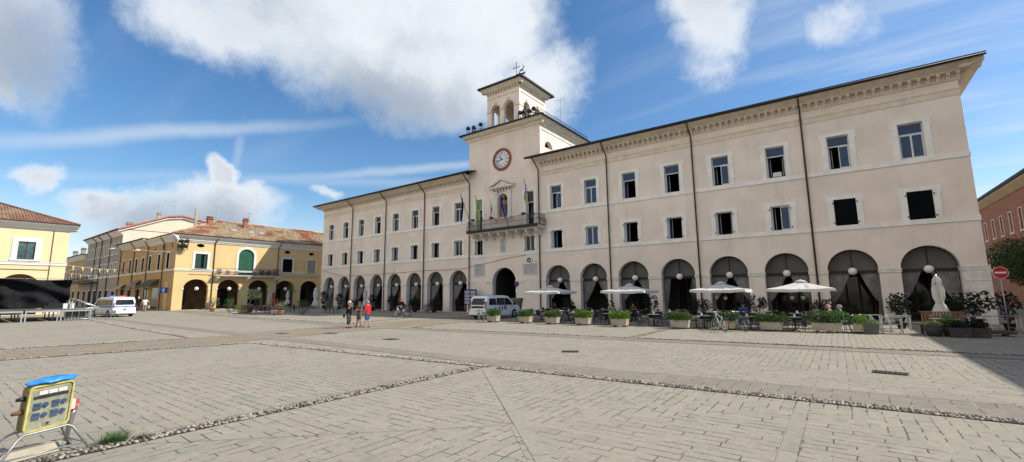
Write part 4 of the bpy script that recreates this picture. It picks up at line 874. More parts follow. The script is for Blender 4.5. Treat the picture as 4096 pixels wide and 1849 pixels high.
# ---------------------------------------------------------------- foliage
def foliage(mb, c, r, n, size, shape='ball', flat=.1, gaps=6):
    c = Vector(c); cl = [Vector((random.uniform(-1, 1), random.uniform(-1, 1), random.uniform(-1, 1))) for _ in range(gaps)]
    k = 0
    while k < n:
        v = Vector((random.uniform(-1, 1), random.uniform(-1, 1), random.uniform(-1, 1)))
        if shape == 'ball':
            q = v.length
            if q > 1 or q < .35*random.random(): continue
            if gaps and min((v-t).length for t in cl) > .62*random.uniform(.7, 1.25): continue
        mb.leaf((c.x+v.x*r[0], c.y+v.y*r[1], c.z+v.z*r[2]), size, flat); k += 1
def stalks(mb, base, tips, r=.015):
    for t in tips:
        b = Vector(base); t = Vector(t); m = b.lerp(t, .5)+Vector((random.uniform(-.05, .05), random.uniform(-.05, .05), .05)); mb.tube([b, m, t], [r, r*.8, r*.4], 5)
# hedge troughs along the cafe
HT = [(-20.85, 25.69, 1.0), (-18.08, 25.91, .95), (-15.88, 25.95, .95), (-13.62, 26.1, .98), (-11.06, 26.04, 1.02), (-7.46, 26.15, 1.02), (-5.1, 26.75, 1.05), (-2.99, 26.9, 1.05), (-.62, 27.3, 1.24)]
HWF = [1.22, 1.15, 1.18, 1.28, 1.28, 1.18, 1.3, 1.42, 1.5]
HL = ['square hedge planter beside the white van and the parked dark bicycle', 'hedge planter second from the white van', 'round topped hedge planter under the left edge of the first white umbrella', 'hedge planter under the right edge of the first white umbrella', 'bright rounded hedge planter under the second white umbrella', 'flat topped hedge planter alone between the second and third umbrellas', 'hedge planter behind the two leaning bicycles', 'hedge planter right of the blue bicycle', 'widest leafiest hedge planter in front of the seated couple']
M_SOIL = mat('soil', (.05, .035, .025), .95)
for i, ((x, y, w_), lb) in enumerate(zip(HT, HL)):
    t = thing('hedge_planter', (x, y, 0), lb, 'planter', 'concrete hedge planters along the cafe')
    g = new(); h = .43; dw = .46
    g.hexa([(-w_*.46, 0, .09), (w_*.46, 0, .09), (w_*.46, dw*.93, .09), (-w_*.46, dw*.93, .09), (-w_/2, -.02, h), (w_/2, -.02, h), (w_/2, dw, h), (-w_/2, dw, h)]); g.box(-w_/2-.015, w_/2+.015, -.035, dw+.015, h, h+.05); g.build('trough', M_CONC, t)
    for sx in (-1, 1): g = new(); g.box(sx*w_*.33-.07, sx*w_*.33+.07, .03, .4, 0, .088); g.build('foot', mat('foot_dark', (.1, .085, .07), .9), t)
    g = new(); hh = random.uniform(.2, .26)+(.07 if i == 8 else 0)
    for _ in range(1500):
        u = random.uniform(-1, 1); v = random.uniform(-1, 1); zz_ = random.uniform(-1, 1)
        if abs(u)**4+abs(zz_)**4 > 1: continue
        g.leaf((u*(w_*.5*(1+(HWF[i]-1)*(1 if zz_ > -.5 else .4)))+.04*math.sin(zz_*9+v*5), .22+v*.36, .47+hh+zz_*(hh+.05*math.sin(u*7+i*2)+.04*math.sin(u*17+v*6))), .1)
    g.build('hedge', M_LEAF if i not in (3, 4) else M_LEAFB, t)
t = thing('hedge_planter', (.72, 28.2, 0), 'hedge planter turned end on beside the white folding table', 'planter', 'concrete hedge planters along the cafe', math.radians(82))
g = new(); g.box(-.6, .6, -.2, .22, .08, .45); g.build('trough', M_CONC, t)
g = new()
for _ in range(1200): g.leaf((random.uniform(-.66, .66), random.gauss(0, .17), .62+random.uniform(-.2, .24)), .09)
g.build('hedge', M_LEAFB, t)
t = thing('low_planter', (1.12, 27.55, 0), 'dark grey pot of yellowish sedum at the corner of the cafe', 'planter')
g = new(); g.hexa([(-.24, -.2, 0), (.24, -.2, 0), (.24, .2, 0), (-.24, .2, 0), (-.32, -.26, .48), (.32, -.26, .48), (.32, .26, .48), (-.32, .26, .48)]); g.build('pot', mat('pot_grey', (.1, .11, .1), .8), t)
g = new(); foliage(g, (0, 0, .56), (.34, .28, .14), 420, .07, gaps=0); g.build('foliage', M_LEAFO, t)
# dark potted shrubs against the piers
def shrub(name, h, r, pot, leafm, leaf=.13, n=420, potm=None, trunk=.12, sq=1.):
    t = thing(name, (0, 0, 0), 'x', 'potted plant')
    g = new(); g.lathe((0, 0, 0), [(pot*.62, 0), (pot*.9, .3*pot/.3), (pot, .36*pot/.3), (pot*1.08, .37*pot/.3), (pot*1.08, .44*pot/.3), (pot*.95, .43*pot/.3)], 14); g.build('pot', potm or M_PLBLK, t)
    g = new(); z0 = pot*1.35
    stalks(g, (0, 0, z0), [(random.uniform(-r, r)*.7, random.uniform(-r, r)*.7, random.uniform(z0+.3*(h-z0), h*.92)) for _ in range(9)], .02); g.build('stems', M_BARK, t)
    g = new(); foliage(g, (0, 0, (z0+h)/2+trunk), (r, r, (h-z0)/2*sq), n, leaf, gaps=9); g.build('foliage', leafm, t)
    return t
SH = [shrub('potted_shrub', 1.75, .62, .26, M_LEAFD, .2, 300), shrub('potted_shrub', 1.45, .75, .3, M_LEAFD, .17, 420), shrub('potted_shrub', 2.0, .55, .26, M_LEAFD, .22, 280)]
used = [0, 0, 0]
def place_shrub(k, x, y, z, label, group, s=1.):
    if not used[k]: used[k] = 1; o = SH[k]; o.location = (x, y, z); o['label'] = label; o.scale = (s, s, s)
    else: o = clone(SH[k], (x, y, z), random.random()*6, label, (s, s, s))
    o['group'] = group; return o
GR = 'dark potted shrubs against the arcade piers'
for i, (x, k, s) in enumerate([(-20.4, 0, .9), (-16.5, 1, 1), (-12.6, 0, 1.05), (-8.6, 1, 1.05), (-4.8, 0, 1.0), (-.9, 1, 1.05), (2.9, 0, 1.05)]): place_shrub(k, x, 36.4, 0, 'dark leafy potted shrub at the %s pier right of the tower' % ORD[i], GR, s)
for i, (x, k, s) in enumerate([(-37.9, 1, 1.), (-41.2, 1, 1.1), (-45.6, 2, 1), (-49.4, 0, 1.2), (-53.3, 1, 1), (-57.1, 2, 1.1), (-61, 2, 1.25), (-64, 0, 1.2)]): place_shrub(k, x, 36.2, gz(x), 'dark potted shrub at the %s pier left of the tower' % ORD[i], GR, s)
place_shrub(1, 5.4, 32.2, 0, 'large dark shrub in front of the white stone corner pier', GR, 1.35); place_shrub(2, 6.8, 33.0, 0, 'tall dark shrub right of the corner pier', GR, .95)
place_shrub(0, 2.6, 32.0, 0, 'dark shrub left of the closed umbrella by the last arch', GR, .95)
def solo(h, r, pot, lm, leaf, n, potm, loc, label, sq=1., trunk=.1):
    t = shrub('potted_plant', h, r, pot, lm, leaf, n, potm, trunk, sq); t.location = loc; t['label'] = label; return t
M_POTW = mat('pot_painted', (.55, .4, .33), .7, .35, 9); M_POTG = mat('pot_pale_grey', (.4, .4, .38), .8, .2, 6)
solo(1.85, .85, .36, M_LEAFO, .13, 420, M_TERRA, (-63.5, 22.7, .22), 'airy shrub in a terracotta pot before the first yellow arch')
solo(1.75, .75, .3, M_LEAF, .12, 460, M_POTG, (-58.97, 22.93, .17), 'grey green shrub in a pale pot before the second yellow arch')
solo(.95, .62, .24, M_LEAFB, .1, 520, M_TERRA, (-54.35, 22.24, .11), 'low bushy bright green plant in a small pot, nearest the square')
solo(1.7, .95, .36, M_LEAFR, .12, 330, M_POTW, (-49.5, 23.6, .05), 'russet twiggy shrub in a red and white painted pot')
solo(1.45, .7, .33, M_LEAFO, .12, 330, M_TERRA, (-48.6, 23.9, .05), 'green shrub beside the russet one by the cafe tables')
solo(1.6, .85, .34, M_LEAF, .11, 360, mat('pot_olive', (.28, .3, .2), .8), (-48.6, 26.3, .05), 'shrub in an olive pot just left of the closed white umbrella')
t = thing('olive_tree', (-60.0, 25.6, .18), 'young olive tree with a bare stem among the cafe tables', 'tree')
g = new(); g.tube([(0, 0, .3), (.03, 0, .9), (-.02, .02, 1.5)], [.05, .045, .035], 7); stalks(g, (-.02, .02, 1.45), [(random.uniform(-1.1, 1.1), random.uniform(-1.1, 1.1), random.uniform(1.8, 2.8)) for _ in range(14)], .02); g.build('trunk', M_BARK, t)
g = new(); foliage(g, (0, .1, 2.15), (1.3, 1.3, .72), 900, .1, gaps=12); g.build('crown', M_LEAFO, t)
g = new(); g.lathe((0, 0, 0), [(.22, 0), (.3, .35), (.33, .38), (.33, .44), (.28, .43)], 12); g.build('pot', M_PLBLK, t)
t = thing('weeping_plant', (-68.8, 35.2, .27), 'tall pale green drooping plant in the fourth yellow arch', 'plant')
g = new(); g.tube([(0, 0, 0), (0, 0, 3.4)], [.05, .02], 6); g.build('trunk', M_BARK, t)
g = new()
for _ in range(60):
    a = random.random()*6.28; r = random.uniform(.2, 1.0); x0, y0 = r*math.cos(a), r*math.sin(a)
    for k in range(14): g.leaf((x0*(.3+.05*k), y0*(.3+.05*k), 3.7-.11*k*random.uniform(.8, 1.2)), .12)
g.build('foliage', M_LEAFB, t)
# tree at the right edge
t = thing('street_tree', (12.6, 52, 0), 'dark green leafy tree in front of the orange building', 'tree')
g = new(); g.tube([(0, 0, 0), (.05, 0, 1.2), (0, .1, 2.6)], [.22, .17, .14], 9); stalks(g, (0, .1, 2.4), [(random.uniform(-2.2, 2.2), random.uniform(-2.2, 2.2), random.uniform(3.2, 6)) for _ in range(14)], .06); g.build('trunk', M_BARK, t)
g = new(); foliage(g, (0, 0, 4.5), (2.7, 2.7, 1.9), 5200, .2, gaps=16); foliage(g, (.6, 0, 3.0), (2.2, 2.2, 1.1), 1600, .2, gaps=10); g.build('crown', mat('leaf_tree', (.03, .06, .014), .55, .3, 1.5, isl=.5, trans=.2), t)
t = thing('street_tree', (15.2, 64, 0), 'second dark tree deeper in the side street on the right', 'tree')
g = new(); g.tube([(0, 0, 0), (.05, 0, 1.2), (0, .1, 2.9)], [.24, .18, .14], 9); stalks(g, (0, .1, 2.7), [(random.uniform(-2, 2), random.uniform(-2, 2), random.uniform(3.2, 6)) for _ in range(12)], .06); g.build('trunk', M_BARK, t)
g = new(); foliage(g, (0, 0, 4.6), (2.6, 2.6, 2.1), 3600, .22, gaps=14); g.build('crown', MATS['leaf_tree'], t)

# ---------------------------------------------------------------- umbrellas
def umbrella_open(loc, label, s=3.0, ze=2.21, za=2.66, rz=0):
    t = thing('open_umbrella', loc, label, 'umbrella', 'open white cafe umbrellas', rz)
    g = new(); g.sm = False; h = s/2; n = 8
    rim = []
    for e in range(4):
        a = [(-h, -h), (h, -h), (h, h), (-h, h)][e]; b = [(h, -h), (h, h), (-h, h), (-h, -h)][e]
        for k in range(n): f = k/n; sag = .05*math.sin(PI*f)+.012*math.sin(f*19+e); rim.append((a[0]+(b[0]-a[0])*f, a[1]+(b[1]-a[1])*f, ze-sag+(.0)))
    R1 = [(x*.55, y*.55, za-.16-(za-ze)*.36+(.03*math.sin(i*2.3))) for i, (x, y, z) in enumerate(rim)]; R2 = [(x*.16, y*.16, za-.13) for x, y, z in rim]
    low = [(x*1.01, y*1.01, z-.13-.03*abs(math.sin(i*PI/4))) for i, (x, y, z) in enumerate(rim)]
    g.rings([low, rim, R1, R2], False); 
    c = g.build('canopy', M_CANVAS, t, fix=True)
    so = c.modifiers.new('thick', 'SOLIDIFY'); so.thickness = .006
    g = new(); g.sm = True; q = [(.34*math.cos(2*PI*k/12), .34*math.sin(2*PI*k/12), za-.1+.02*math.sin(k*3)) for k in range(12)]; q1 = [(x*.6, y*.6, za-.01) for x, y, z in q]; q2 = [(x*.05, y*.05, za+.05) for x, y, z in q]; g.rings([q, q1, q2]); g.build('vent', M_CANVAS, c)
    g = new(); g.tube([(0, 0, .05), (0, 0, za-.1)], .03, 8); g.build('pole', M_PLBLK, t)
    g = new()
    for k in range(8):
        a = 2*PI*k/8+PI/4; R = h*(1.38 if k % 2 == 0 else .98); g.tube([(0, 0, za-.2), (R*math.cos(a), R*math.sin(a), ze-.03)], .012, 4)
    g.build('ribs', M_WOODD, t)
    g = new(); g.box(-.35, .35, -.35, .35, 0, .08); g.build('base', M_CONC, t)
    return t
for loc, lb in (((-18.0, 29.5, 0), 'open white umbrella nearest the entrance archway'), ((-11.6, 29.5, 0), 'open white umbrella second from the entrance archway'), ((-5.75, 29.5, 0), 'open white umbrella behind the two leaning bicycles'), ((-1.65, 29.5, 0), 'open white umbrella with small hanging flower pots, rightmost open one')): umbrella_open(loc, lb, 3.0 if loc[0] != -1.65 else 3.1)
def umbrella_closed(loc, label, h=3.0, r=.22):
    t = thing('closed_umbrella', loc, label, 'umbrella', 'closed white umbrellas')
    g = new(); g.sm = True; n = 42; z0 = h*.27
    prof = [(r*1.75, z0), (r*1.4, z0+.25), (r*.9, h*.48), (r*.7, h*.53), (r*.98, h*.62), (r*1.0, h*.76), (r*.8, h*.86), (r*.9, h*.875), (r*.6, h*.95), (r*.15, h)]
    R = []
    for k, (q, z) in enumerate(prof): R.append([(q*(1+(.24 if k != 3 else .06)*math.sin(j*2*PI/n*7+k*.5)+.06*math.sin(j*2*PI/n*3+k))*math.cos(2*PI*j/n), q*(1+(.24 if k != 3 else .06)*math.sin(j*2*PI/n*7+k*.5))*math.sin(2*PI*j/n), z+(.1*math.sin(j*2*PI/n*7) if k in (0, 7) else 0)) for j in range(n)])
    g.rings(R, True); g.build('canopy', M_CANVAS, t)
    g = new(); g.lathe((0, 0, h*.525), [(r*.68, -.02), (r*.7, 0), (r*.68, .02)], 14, False); g.build('strap', M_PLBLK, t)
    g = new(); g.tube([(0, 0, .05), (0, 0, h+.06)], .025, 7); g.build('pole', M_ALU, t)
    g = new(); g.lathe((0, 0, 0), [(.42, 0), (.42, .07), (.1, .1), (.06, .2)], 14); g.build('base', M_CONC, t)
    return t
umbrella_closed((-49.0, 28.0, .05), 'closed white umbrella left of the three standing people, in the shade'); umbrella_closed((-45.6, 32.3, .02), 'closed grey white umbrella behind the three standing people', 2.9, .2)
umbrella_closed((-66.5, 33.6, .26), 'closed umbrella partly hidden under the drooping plant', 2.6, .2); umbrella_closed((3.85, 29.2, 0), 'large closed white umbrella behind the wooden bench on the right', 2.74, .2)
# hanging flower pots under the last umbrella and plants below
for k, (x, y, z) in enumerate([(-2.05, 28.6, 1.62), (-1.55, 28.6, 1.62), (-5.9, 28.8, 1.65), (-5.45, 28.9, 1.6)]):
    g = new(); g.lathe((0, 0, 0), [(.07, 0), (.11, .16), (.12, .17), (.1, .16)], 10); g.tube([(0, 0, .12), (0, 0, .55)], .006, 4)
    o = tag(g.build('hanging_pot', M_CANVAS), ['small white hanging pot, left of the pair under the rightmost umbrella', 'small white hanging pot, right of the pair under the rightmost umbrella', 'small white hanging pot under the umbrella behind the bicycles', 'second small hanging pot under the umbrella behind the bicycles'][k], 'flower pot', 'hanging pots under the umbrellas'); o.location = (x, y, z)

# ---------------------------------------------------------------- cafe tables and chairs
def mk_chair():
    t = thing('cafe_chair', (0, 0, 0), 'x', 'chair', 'dark woven cafe chairs')
    g = new(); g.box(-.22, .22, -.22, .22, .42, .46); g.build('seat', M_WICK, t)
    g = new(); R = [[(.25*math.sin(a), .2+.06*math.cos(a)*1.0+zt*.16, .5+zt*.36) for a in [(-1.25+2.5*k/8) for k in range(9)]] for zt in (0, .5, 1)]; g.sm = True; g.rings(R, False, False); b = g.build('backrest', M_WICK, t, fix=False); b.modifiers.new('t', 'SOLIDIFY').thickness = .02
    for sx in (-1, 1):
        g = new(); g.tube([(sx*.25, -.24, 0), (sx*.26, -.22, .45), (sx*.27, -.2, .66), (sx*.28, -.05, .68), (sx*.27, .2, .7), (sx*.22, .36, .86)], .013, 6); g.build('arm_frame', M_TUBE, t)
        g = new(); g.tube([(sx*.24, .33, 0), (sx*.23, .2, .45)], .013, 6); g.build('leg', M_TUBE, t)
    g = new(); g.tube([(-.22, .36, .86), (-.1, .44, .88), (.1, .44, .88), (.22, .36, .86)], .015, 6); g.build('top_rail', M_ALU, t)
    return t
def mk_table(top, wd=.62, rnd=False, cat_='x'):
    t = thing('cafe_table', (0, 0, 0), 'x', 'table', 'cafe tables')
    g = new()
    if rnd: g.lathe((0, 0, .72), [(wd/2, 0), (wd/2, .025)], 20)
    else: g.box(-wd/2, wd/2, -wd/2, wd/2, .72, .745)
    g.build('table_top', top, t)
    g = new(); g.tube([(0, 0, .04), (0, 0, .72)], .03, 8); g.build('pedestal', M_PLBLK, t)
    for k in range(4): a = PI/4+k*PI/2; g = new(); g.tube([(0, 0, .07), (.3*math.cos(a), .3*math.sin(a), .015)], .018, 5); g.build('leg', M_PLBLK, t)
    return t
M_TTOP = mat('table_top_white', (.3, .31, .3), .3, .08, 5, spec=.6)
CH0 = mk_chair(); TB0 = mk_table(M_TTOP); NH0 = new(); NH0.box(-.05, .05, -.035, .035, 0, .13); NH = tag(NH0.build('menu_holder', M_WHITE), 'x', 'menu holder', 'white menu holders on the cafe tables')
cu = tu = nu = False
TABX = [-19.45, -16.95, -14.75, -12.3, -9.35, -6.35, -4.0, -1.95]
TD = ['nearest the white van', 'by the second planter', 'by the third planter', 'by the fourth planter', 'by the fifth planter', 'by the sixth planter', 'beside the bicycles', 'near the seated couple']
for r, (y0, rowname) in enumerate(((27.35, 'front'), (29.7, 'middle'), (32.2, 'back'))):
    for i, x in enumerate(TABX):
        xx = x+(r*.35 if r < 2 else -.3); yy = y0+.18*math.sin(i*2.1+r)
        if r > 0 and abs(xx+18) < .3: xx -= .5
        lb = 'cafe table %s, %s row' % (TD[i], rowname)
        if not tu: t = TB0; tu = True; t.location = (xx, yy, 0); t['label'] = lb
        else: t = clone(TB0, (xx, yy, 0), random.uniform(-.1, .1), lb)
        lb = 'white menu holder on the %s row table %s' % (rowname, TD[i])
        if not nu: NH.location = (xx+.1, yy, .745); NH['label'] = lb; nu = True
        else: clone(NH, (xx+random.uniform(-.15, .15), yy+random.uniform(-.1, .1), .745), random.uniform(-.3, .3), lb)
        for j, (dx, dy, rz, wd) in enumerate([(.62, .05, -PI/2, 'right'), (-.62, 0, PI/2, 'left'), (.1, .68, 0, 'far')][:3 if r < 2 else 2]):
            if r == 0 and i in (0,) and j == 1: continue
            lb = 'dark cafe chair on %s side of %s row table %s' % (wd, rowname, TD[i])
            loc = (xx+dx+random.uniform(-.06, .06), yy+dy+random.uniform(-.08, .08), 0); a = rz+random.uniform(-.3, .3)
            if not cu: CH0.location = loc; CH0.rotation_euler = (0, 0, a); CH0['label'] = lb; cu = True
            else: clone(CH0, loc, a, lb)
# extra chairs beside the couple
for k, (x, y, a) in enumerate([(.05, 27.9, -1.5), (.35, 28.4, -1.7), (-.35, 27.7, -1.4), (-7.0+.9, 26.95, -1.5)]): clone(CH0, (x, y, 0), a, ['dark chair with the woman in green, right end of the cafe row', 'empty dark chair just right of the woman in green', 'dark chair with the bald man at the right end', 'dark chair close to the right side of the sixth hedge planter'][k])
# round pale table by the sixth planter
t = mk_table(M_TTOP, .6, True); t['label'] = 'small round pale table right behind the sixth hedge planter'; t.location = (-6.75, 27.0, 0); t.scale = (1, 1, .93)
# dark tables and chairs before the yellow house
DT = [(-62.5, 25.3), (-58.5, 26.0), (-55.2, 24.6), (-52.6, 24.9), (-57.0, 28.6), (-52.5, 28.2), (-48.5, 29.8), (-61.5, 29.5)]
t0 = None
for k, (x, y) in enumerate(DT):
    lb = 'dark table before the yellow house, %s from the left' % ORD[[0, 3, 4, 5, 2, 6, 7, 1][k]]
    if t0 is None:
        t0 = thing('dark_table', (x, y, gz(x)), lb, 'table', 'dark tables before the yellow house')
        g = new(); g.box(-.7, .7, -.4, .4, .72, .76); g.build('table_top', M_WOODD, t0)
        for sx in (-1, 1):
            for sy in (-1, 1): g = new(); g.box(sx*.64-.025, sx*.64+.025, sy*.34-.025, sy*.34+.025, 0, .72); g.build('leg', M_PLBLK, t0)
    else: clone(t0, (x, y, gz(x)), random.uniform(-.2, .5), lb)
    for j, (dx, dy, a) in enumerate([(0, .75, 0), (.3, -.75, PI)]): clone(CH0, (x+dx, y+dy, gz(x)), a+random.uniform(-.3, .3), 'dark chair on %s side of %s dark table before yellow house' % (['far', 'near'][j], ORD[[0, 3, 4, 5, 2, 6, 7, 1][k]]))
t = thing('wooden_crate', (-56.2, 23.6, gz(-56)), 'reddish wooden crate standing among the dark tables', 'crate')
for z in (.05, .3, .55, .78): g = new(); g.box(-.4, .4, -.3, .3, z, z+.17); g.build('slat_ring', M_WOOD, t)
g = new()
for sx in (-1, 1):
    for sy in (-1, 1): g.box(sx*.41-.03, sx*.41+.03, sy*.31-.03, sy*.31+.03, 0, 1.0)
g.build('post', M_WOODD, t)
# white slatted folding set
t = thing('white_folding_table', (1.95, 28.6, 0), 'white slatted folding table at the corner of the cafe', 'table')
g = new()
for k in range(7): g.box(-.45, .45, -.35+k*.1, -.27+k*.1, .76, .78)
g.build('table_top', M_TTOP, t)
for sx in (-1, 1): g = new(); g.tube([(sx*.38, -.3, 0), (sx*.38, -.3, .76)], .017, 6); g.tube([(sx*.38, .3, 0), (sx*.38, .3, .76)], .017, 6); g.tube([(sx*.38, -.3, .2), (sx*.38, .3, .2)], .012, 5); g.build('leg_frame', M_FRAME, t)
def folding_chair(loc, rz, label):
    t = thing('white_folding_chair', loc, label, 'chair', 'white folding chairs', rz)
    g = new()
    for k in range(4): g.box(-.2, .2, -.2+k*.1, -.12+k*.1, .45, .465)
    g.build('seat', M_TTOP, t); g = new()
    for k in range(3): g.box(-.2, .2, .23, .245, .62+k*.09, .68+k*.09)
    g.build('backrest', M_TTOP, t)
    for sx in (-1, 1):
        g = new(); g.tube([(sx*.21, -.22, 0), (sx*.21, .22, .82)], .012, 6); g.build('back_leg', M_FRAME, t)
        g = new(); g.tube([(sx*.19, .25, 0), (sx*.19, -.18, .45)], .012, 6); g.build('front_leg', M_FRAME, t)
folding_chair((2.05, 28.1, 0), .1, 'white folding chair in front of the white folding table'); folding_chair((1.4, 28.75, 0), 1.4, 'white folding chair left of the white folding table')
clone(NH, (1.8, 28.6, .78), .2, 'white menu holder on the white folding table')
for k, (x, y) in enumerate([(2.4, 30.2), (1.3, 30.6), (5.3, 30.9), (6.3, 31.8), (7.3, 31.2)]): clone(t, (x, y, 0), .1*k, ['white folding table behind the corner table, right one', 'white folding table behind the corner table, left one', 'pale folding table right of the wooden bench', 'pale folding table below the no entry sign', 'pale folding table farthest right'][k])
# bench with slatted back
t = thing('slatted_bench', (3.75, 28.25, 0), 'reddish slatted wooden bench in front of the closed umbrella', 'bench')
for k in range(13): g = new(); g.box(-.72+k*.112, -.64+k*.112, -.02, .02, .5, 1.03); g.build('back_slat', M_WOOD, t)
g = new(); g.box(-.78, .78, -.05, .05, 1.03, 1.08); g.box(-.78, .78, -.03, .03, .46, .5); g.build('rail', M_WOOD, t)
g = new(); g.box(-.78, .78, .03, .5, .4, .45); g.build('seat', M_WOODD, t)
for sx in (-.72, .72):
    for y_ in (0, .45): g = new(); g.box(sx-.03, sx+.03, y_-.03, y_+.03, 0, .4); g.build('leg', M_WOODD, t)
t = thing('low_table', (3.75, 27.85, 0), 'pale table with a green menu stand in front of the wooden bench', 'table')
g = new(); g.box(-.5, .5, -.22, .22, .76, .78); g.build('table_top', M_TTOP, t); g = new(); g.tube([(0, 0, 0), (0, 0, .76)], .03, 6); g.build('pedestal', M_PLBLK, t)
g = new(); g.box(-.09, .09, -.02, .02, 0, .2); o = tag(g.build('menu_stand', mat('menu_green', (.05, .12, .07), .5)), 'small green menu stand with pale edge on the table by the bench', 'menu stand'); o.location = (3.8, 27.8, .78)
for k, (x, y, lm, lb) in enumerate([(3.3, 27.5, M_LEAFO, 'dark bowl pot with pale trailing plant, left of the group'), (3.9, 27.75, M_LEAFB, 'dark pot with bright green leafy plant before the bench'), (4.1, 27.3, M_LEAFD, 'dark trough with dark plant at the shadow edge'), (4.75, 27.6, M_LEAFD, 'dark box planter at the right end of the group')]):
    t = thing('dark_planter', (x, y, 0), lb, 'planter', 'dark planters in front of the bench')
    g = new(); (g.lathe((0, 0, 0), [(.2, 0), (.33, .3), (.34, .42), (.3, .4)], 14) if k < 2 else g.hexa([(-.3, -.2, 0), (.3, -.2, 0), (.3, .2, 0), (-.3, .2, 0), (-.36, -.24, .42), (.36, -.24, .42), (.36, .24, .42), (-.36, .24, .42)])); g.build('pot', mat('pot_charcoal', (.05, .045, .04), .8, .3, 6), t)
    g = new(); foliage(g, (0, 0, .55+.1*(k == 1)), (.36, .3, .16+.08*(k == 1)), 380, .1, gaps=0); g.build('foliage', lm, t)
# beams / low wooden platform on the right
t = thing('wooden_platform', (5.2, 29.0, 0), 'dark low wooden platform beside the right hand tables', 'platform')
g = new(); g.box(-.9, .9, -.3, .3, .1, .22); g.build('deck', M_WOODD, t)
for k in (-.6, .6): g = new(); g.box(k-.06, k+.06, -.28, .28, 0, .1); g.build('bearer', M_WOODD, t)

# ---------------------------------------------------------------- bicycles
def bicycle(loc, rz, label, frame, name='bicycle', fat=1., step=False, tilt=0., basket=False):
    t = thing(name, loc, label, 'bicycle', None, rz); t.rotation_euler = (tilt, 0, rz)
    R = .34
    for x, nm in ((-.53, 0), (.55, 0)):
        g = new(); g.torus((x, 0, R), R-.02, .018*fat, (0, 1, 0), 28, 6); w_ = g.build('wheel', M_RUBBER, t)
        g = new(); g.torus((x, 0, R), R-.045, .008, (0, 1, 0), 24, 4)
        for k in range(14): a = 2*PI*k/14; g.tube([(x, .02*(-1)**k, R), (x+(R-.05)*math.cos(a), 0, R+(R-.05)*math.sin(a))], .0022, 3)
        g.tube([(x, -.04, R), (x, .04, R)], .022, 6); g.build('spokes', M_ALU, w_)
        g = new(); P_ = [(x+(R+.03)*math.cos(a), R+(R+.03)*math.sin(a)) for a in [math.radians(d) for d in ((20, 50, 80, 110, 140, 165) if x > 0 else (15, 45, 75, 105, 135, 170))]]
        for q0, q1 in zip(P_[:-1], P_[1:]): g.hexa([(q0[0], -.025, q0[1]), (q1[0], -.025, q1[1]), (q1[0], .025, q1[1]), (q0[0], .025, q0[1]), (q0[0], -.025, q0[1]+.006), (q1[0], -.025, q1[1]+.006), (q1[0], .025, q1[1]+.006), (q0[0], .025, q0[1]+.006)])
        g.build('mudguard', frame if step else M_PLBLK, t)
    hd = (.38, 0, .82); bb = (-.05, 0, .29); st = (-.2, 0, .72); ax = (-.53, 0, R)
    g = new(); fr = .015*(2.6 if step else 1)
    if step: g.tube([hd, (.22, 0, .55), (.05, 0, .36), bb], fr*1.4, 7)
    else: g.tube([hd, bb], fr, 7); g.tube([(.37, 0, .88), st], fr, 7)
    g.tube([bb, st], fr, 7); g.tube([st, ax], fr*.6, 5); g.tube([bb, ax], fr*.7, 5); g.tube([(.36, 0, .93), hd, (.41, 0, .72)], .02, 7)
    g.build('frame', frame, t)
    g = new(); g.tube([(.41, .04, .72), (.47, .05, .5), (.55, .045, R)], .012, 5); g.tube([(.41, -.04, .72), (.47, -.05, .5), (.55, -.045, R)], .012, 5); g.build('fork', frame if step else M_GREYM, t)
    g = new(); g.tube([(.36, 0, .93), (.34, 0, 1.0)], .014, 6); g.tube([(.2, -.3, 1.03), (.33, -.24, 1.04), (.37, -.08, 1.0), (.37, .08, 1.0), (.33, .24, 1.04), (.2, .3, 1.03)], .012, 6); g.build('handlebar', M_ALU, t)
    for s in (-1, 1): g = new(); g.tube([(.2, s*.3, 1.03), (.32, s*.245, 1.04)], .018, 6); g.build('grip', M_PLBLK, t)
    g = new(); g.tube([st, (-.23, 0, .86)], .013, 6); g.build('seat_post', M_ALU, t)
    g = new(); g.hexa([(-.36, -.08, .87), (-.08, -.02, .87), (-.08, .02, .87), (-.36, .08, .87), (-.37, -.09, .92), (-.07, -.025, .91), (-.07, .025, .91), (-.37, .09, .92)]); g.build('saddle', M_PLBLK, t)
    g = new(); g.torus((-.05, .03, .29), .09, .006, (0, 1, 0), 16, 4); g.tube([(-.05, -.07, .29), (.08, -.07, .18)], .009, 5); g.tube([(-.05, .07, .29), (-.18, .07, .4)], .009, 5); g.box(.04, .12, -.15, -.07, .165, .19); g.box(-.22, -.14, .07, .15, .39, .415); g.build('crank', M_GREYM, t)
    g = new(); g.box(-.72, -.4, -.07, .07, .72, .735); g.tube([(-.68, -.06, .72), (-.53, -.05, R)], .006, 4); g.tube([(-.68, .06, .72), (-.53, .05, R)], .006, 4); g.build('carrier', M_GREYM, t)
    if basket: g = new(); g.lathe((.55, 0, .78), [(.13, 0), (.18, .25), (.17, .25), (.12, .02)], 10); g.build('basket', M_WICK, t)
    return t
M_FWHITE = mat('frame_paint_white', (.72, .74, .72), .3, .05, spec=.6); M_FBLUE = mat('frame_paint_blue', (.02, .045, .2), .3, .1, spec=.6); M_FGREY = mat('frame_paint_grey', (.15, .16, .17), .35)
b = bicycle((-5.25, 25.65, 0), math.radians(131), 'white bicycle with red brown rear mudguard leaning before the planter', M_FWHITE, tilt=.08)
g = new(); g.box(-.87, -.8, -.04, .04, .5, .6); g.build('rear_reflector', mat('red_plastic', (.5, .04, .02), .4), b)
b2 = bicycle((-4.45, 26.45, 0), math.radians(133), 'blue bicycle with red head tube standing right of the white one', M_FBLUE, tilt=.05)
g = new(); g.tube([(.36, 0, .95), (.39, 0, .78)], .026, 7); g.build('head_tube', mat('red_paint', (.45, .03, .06), .4), b2)
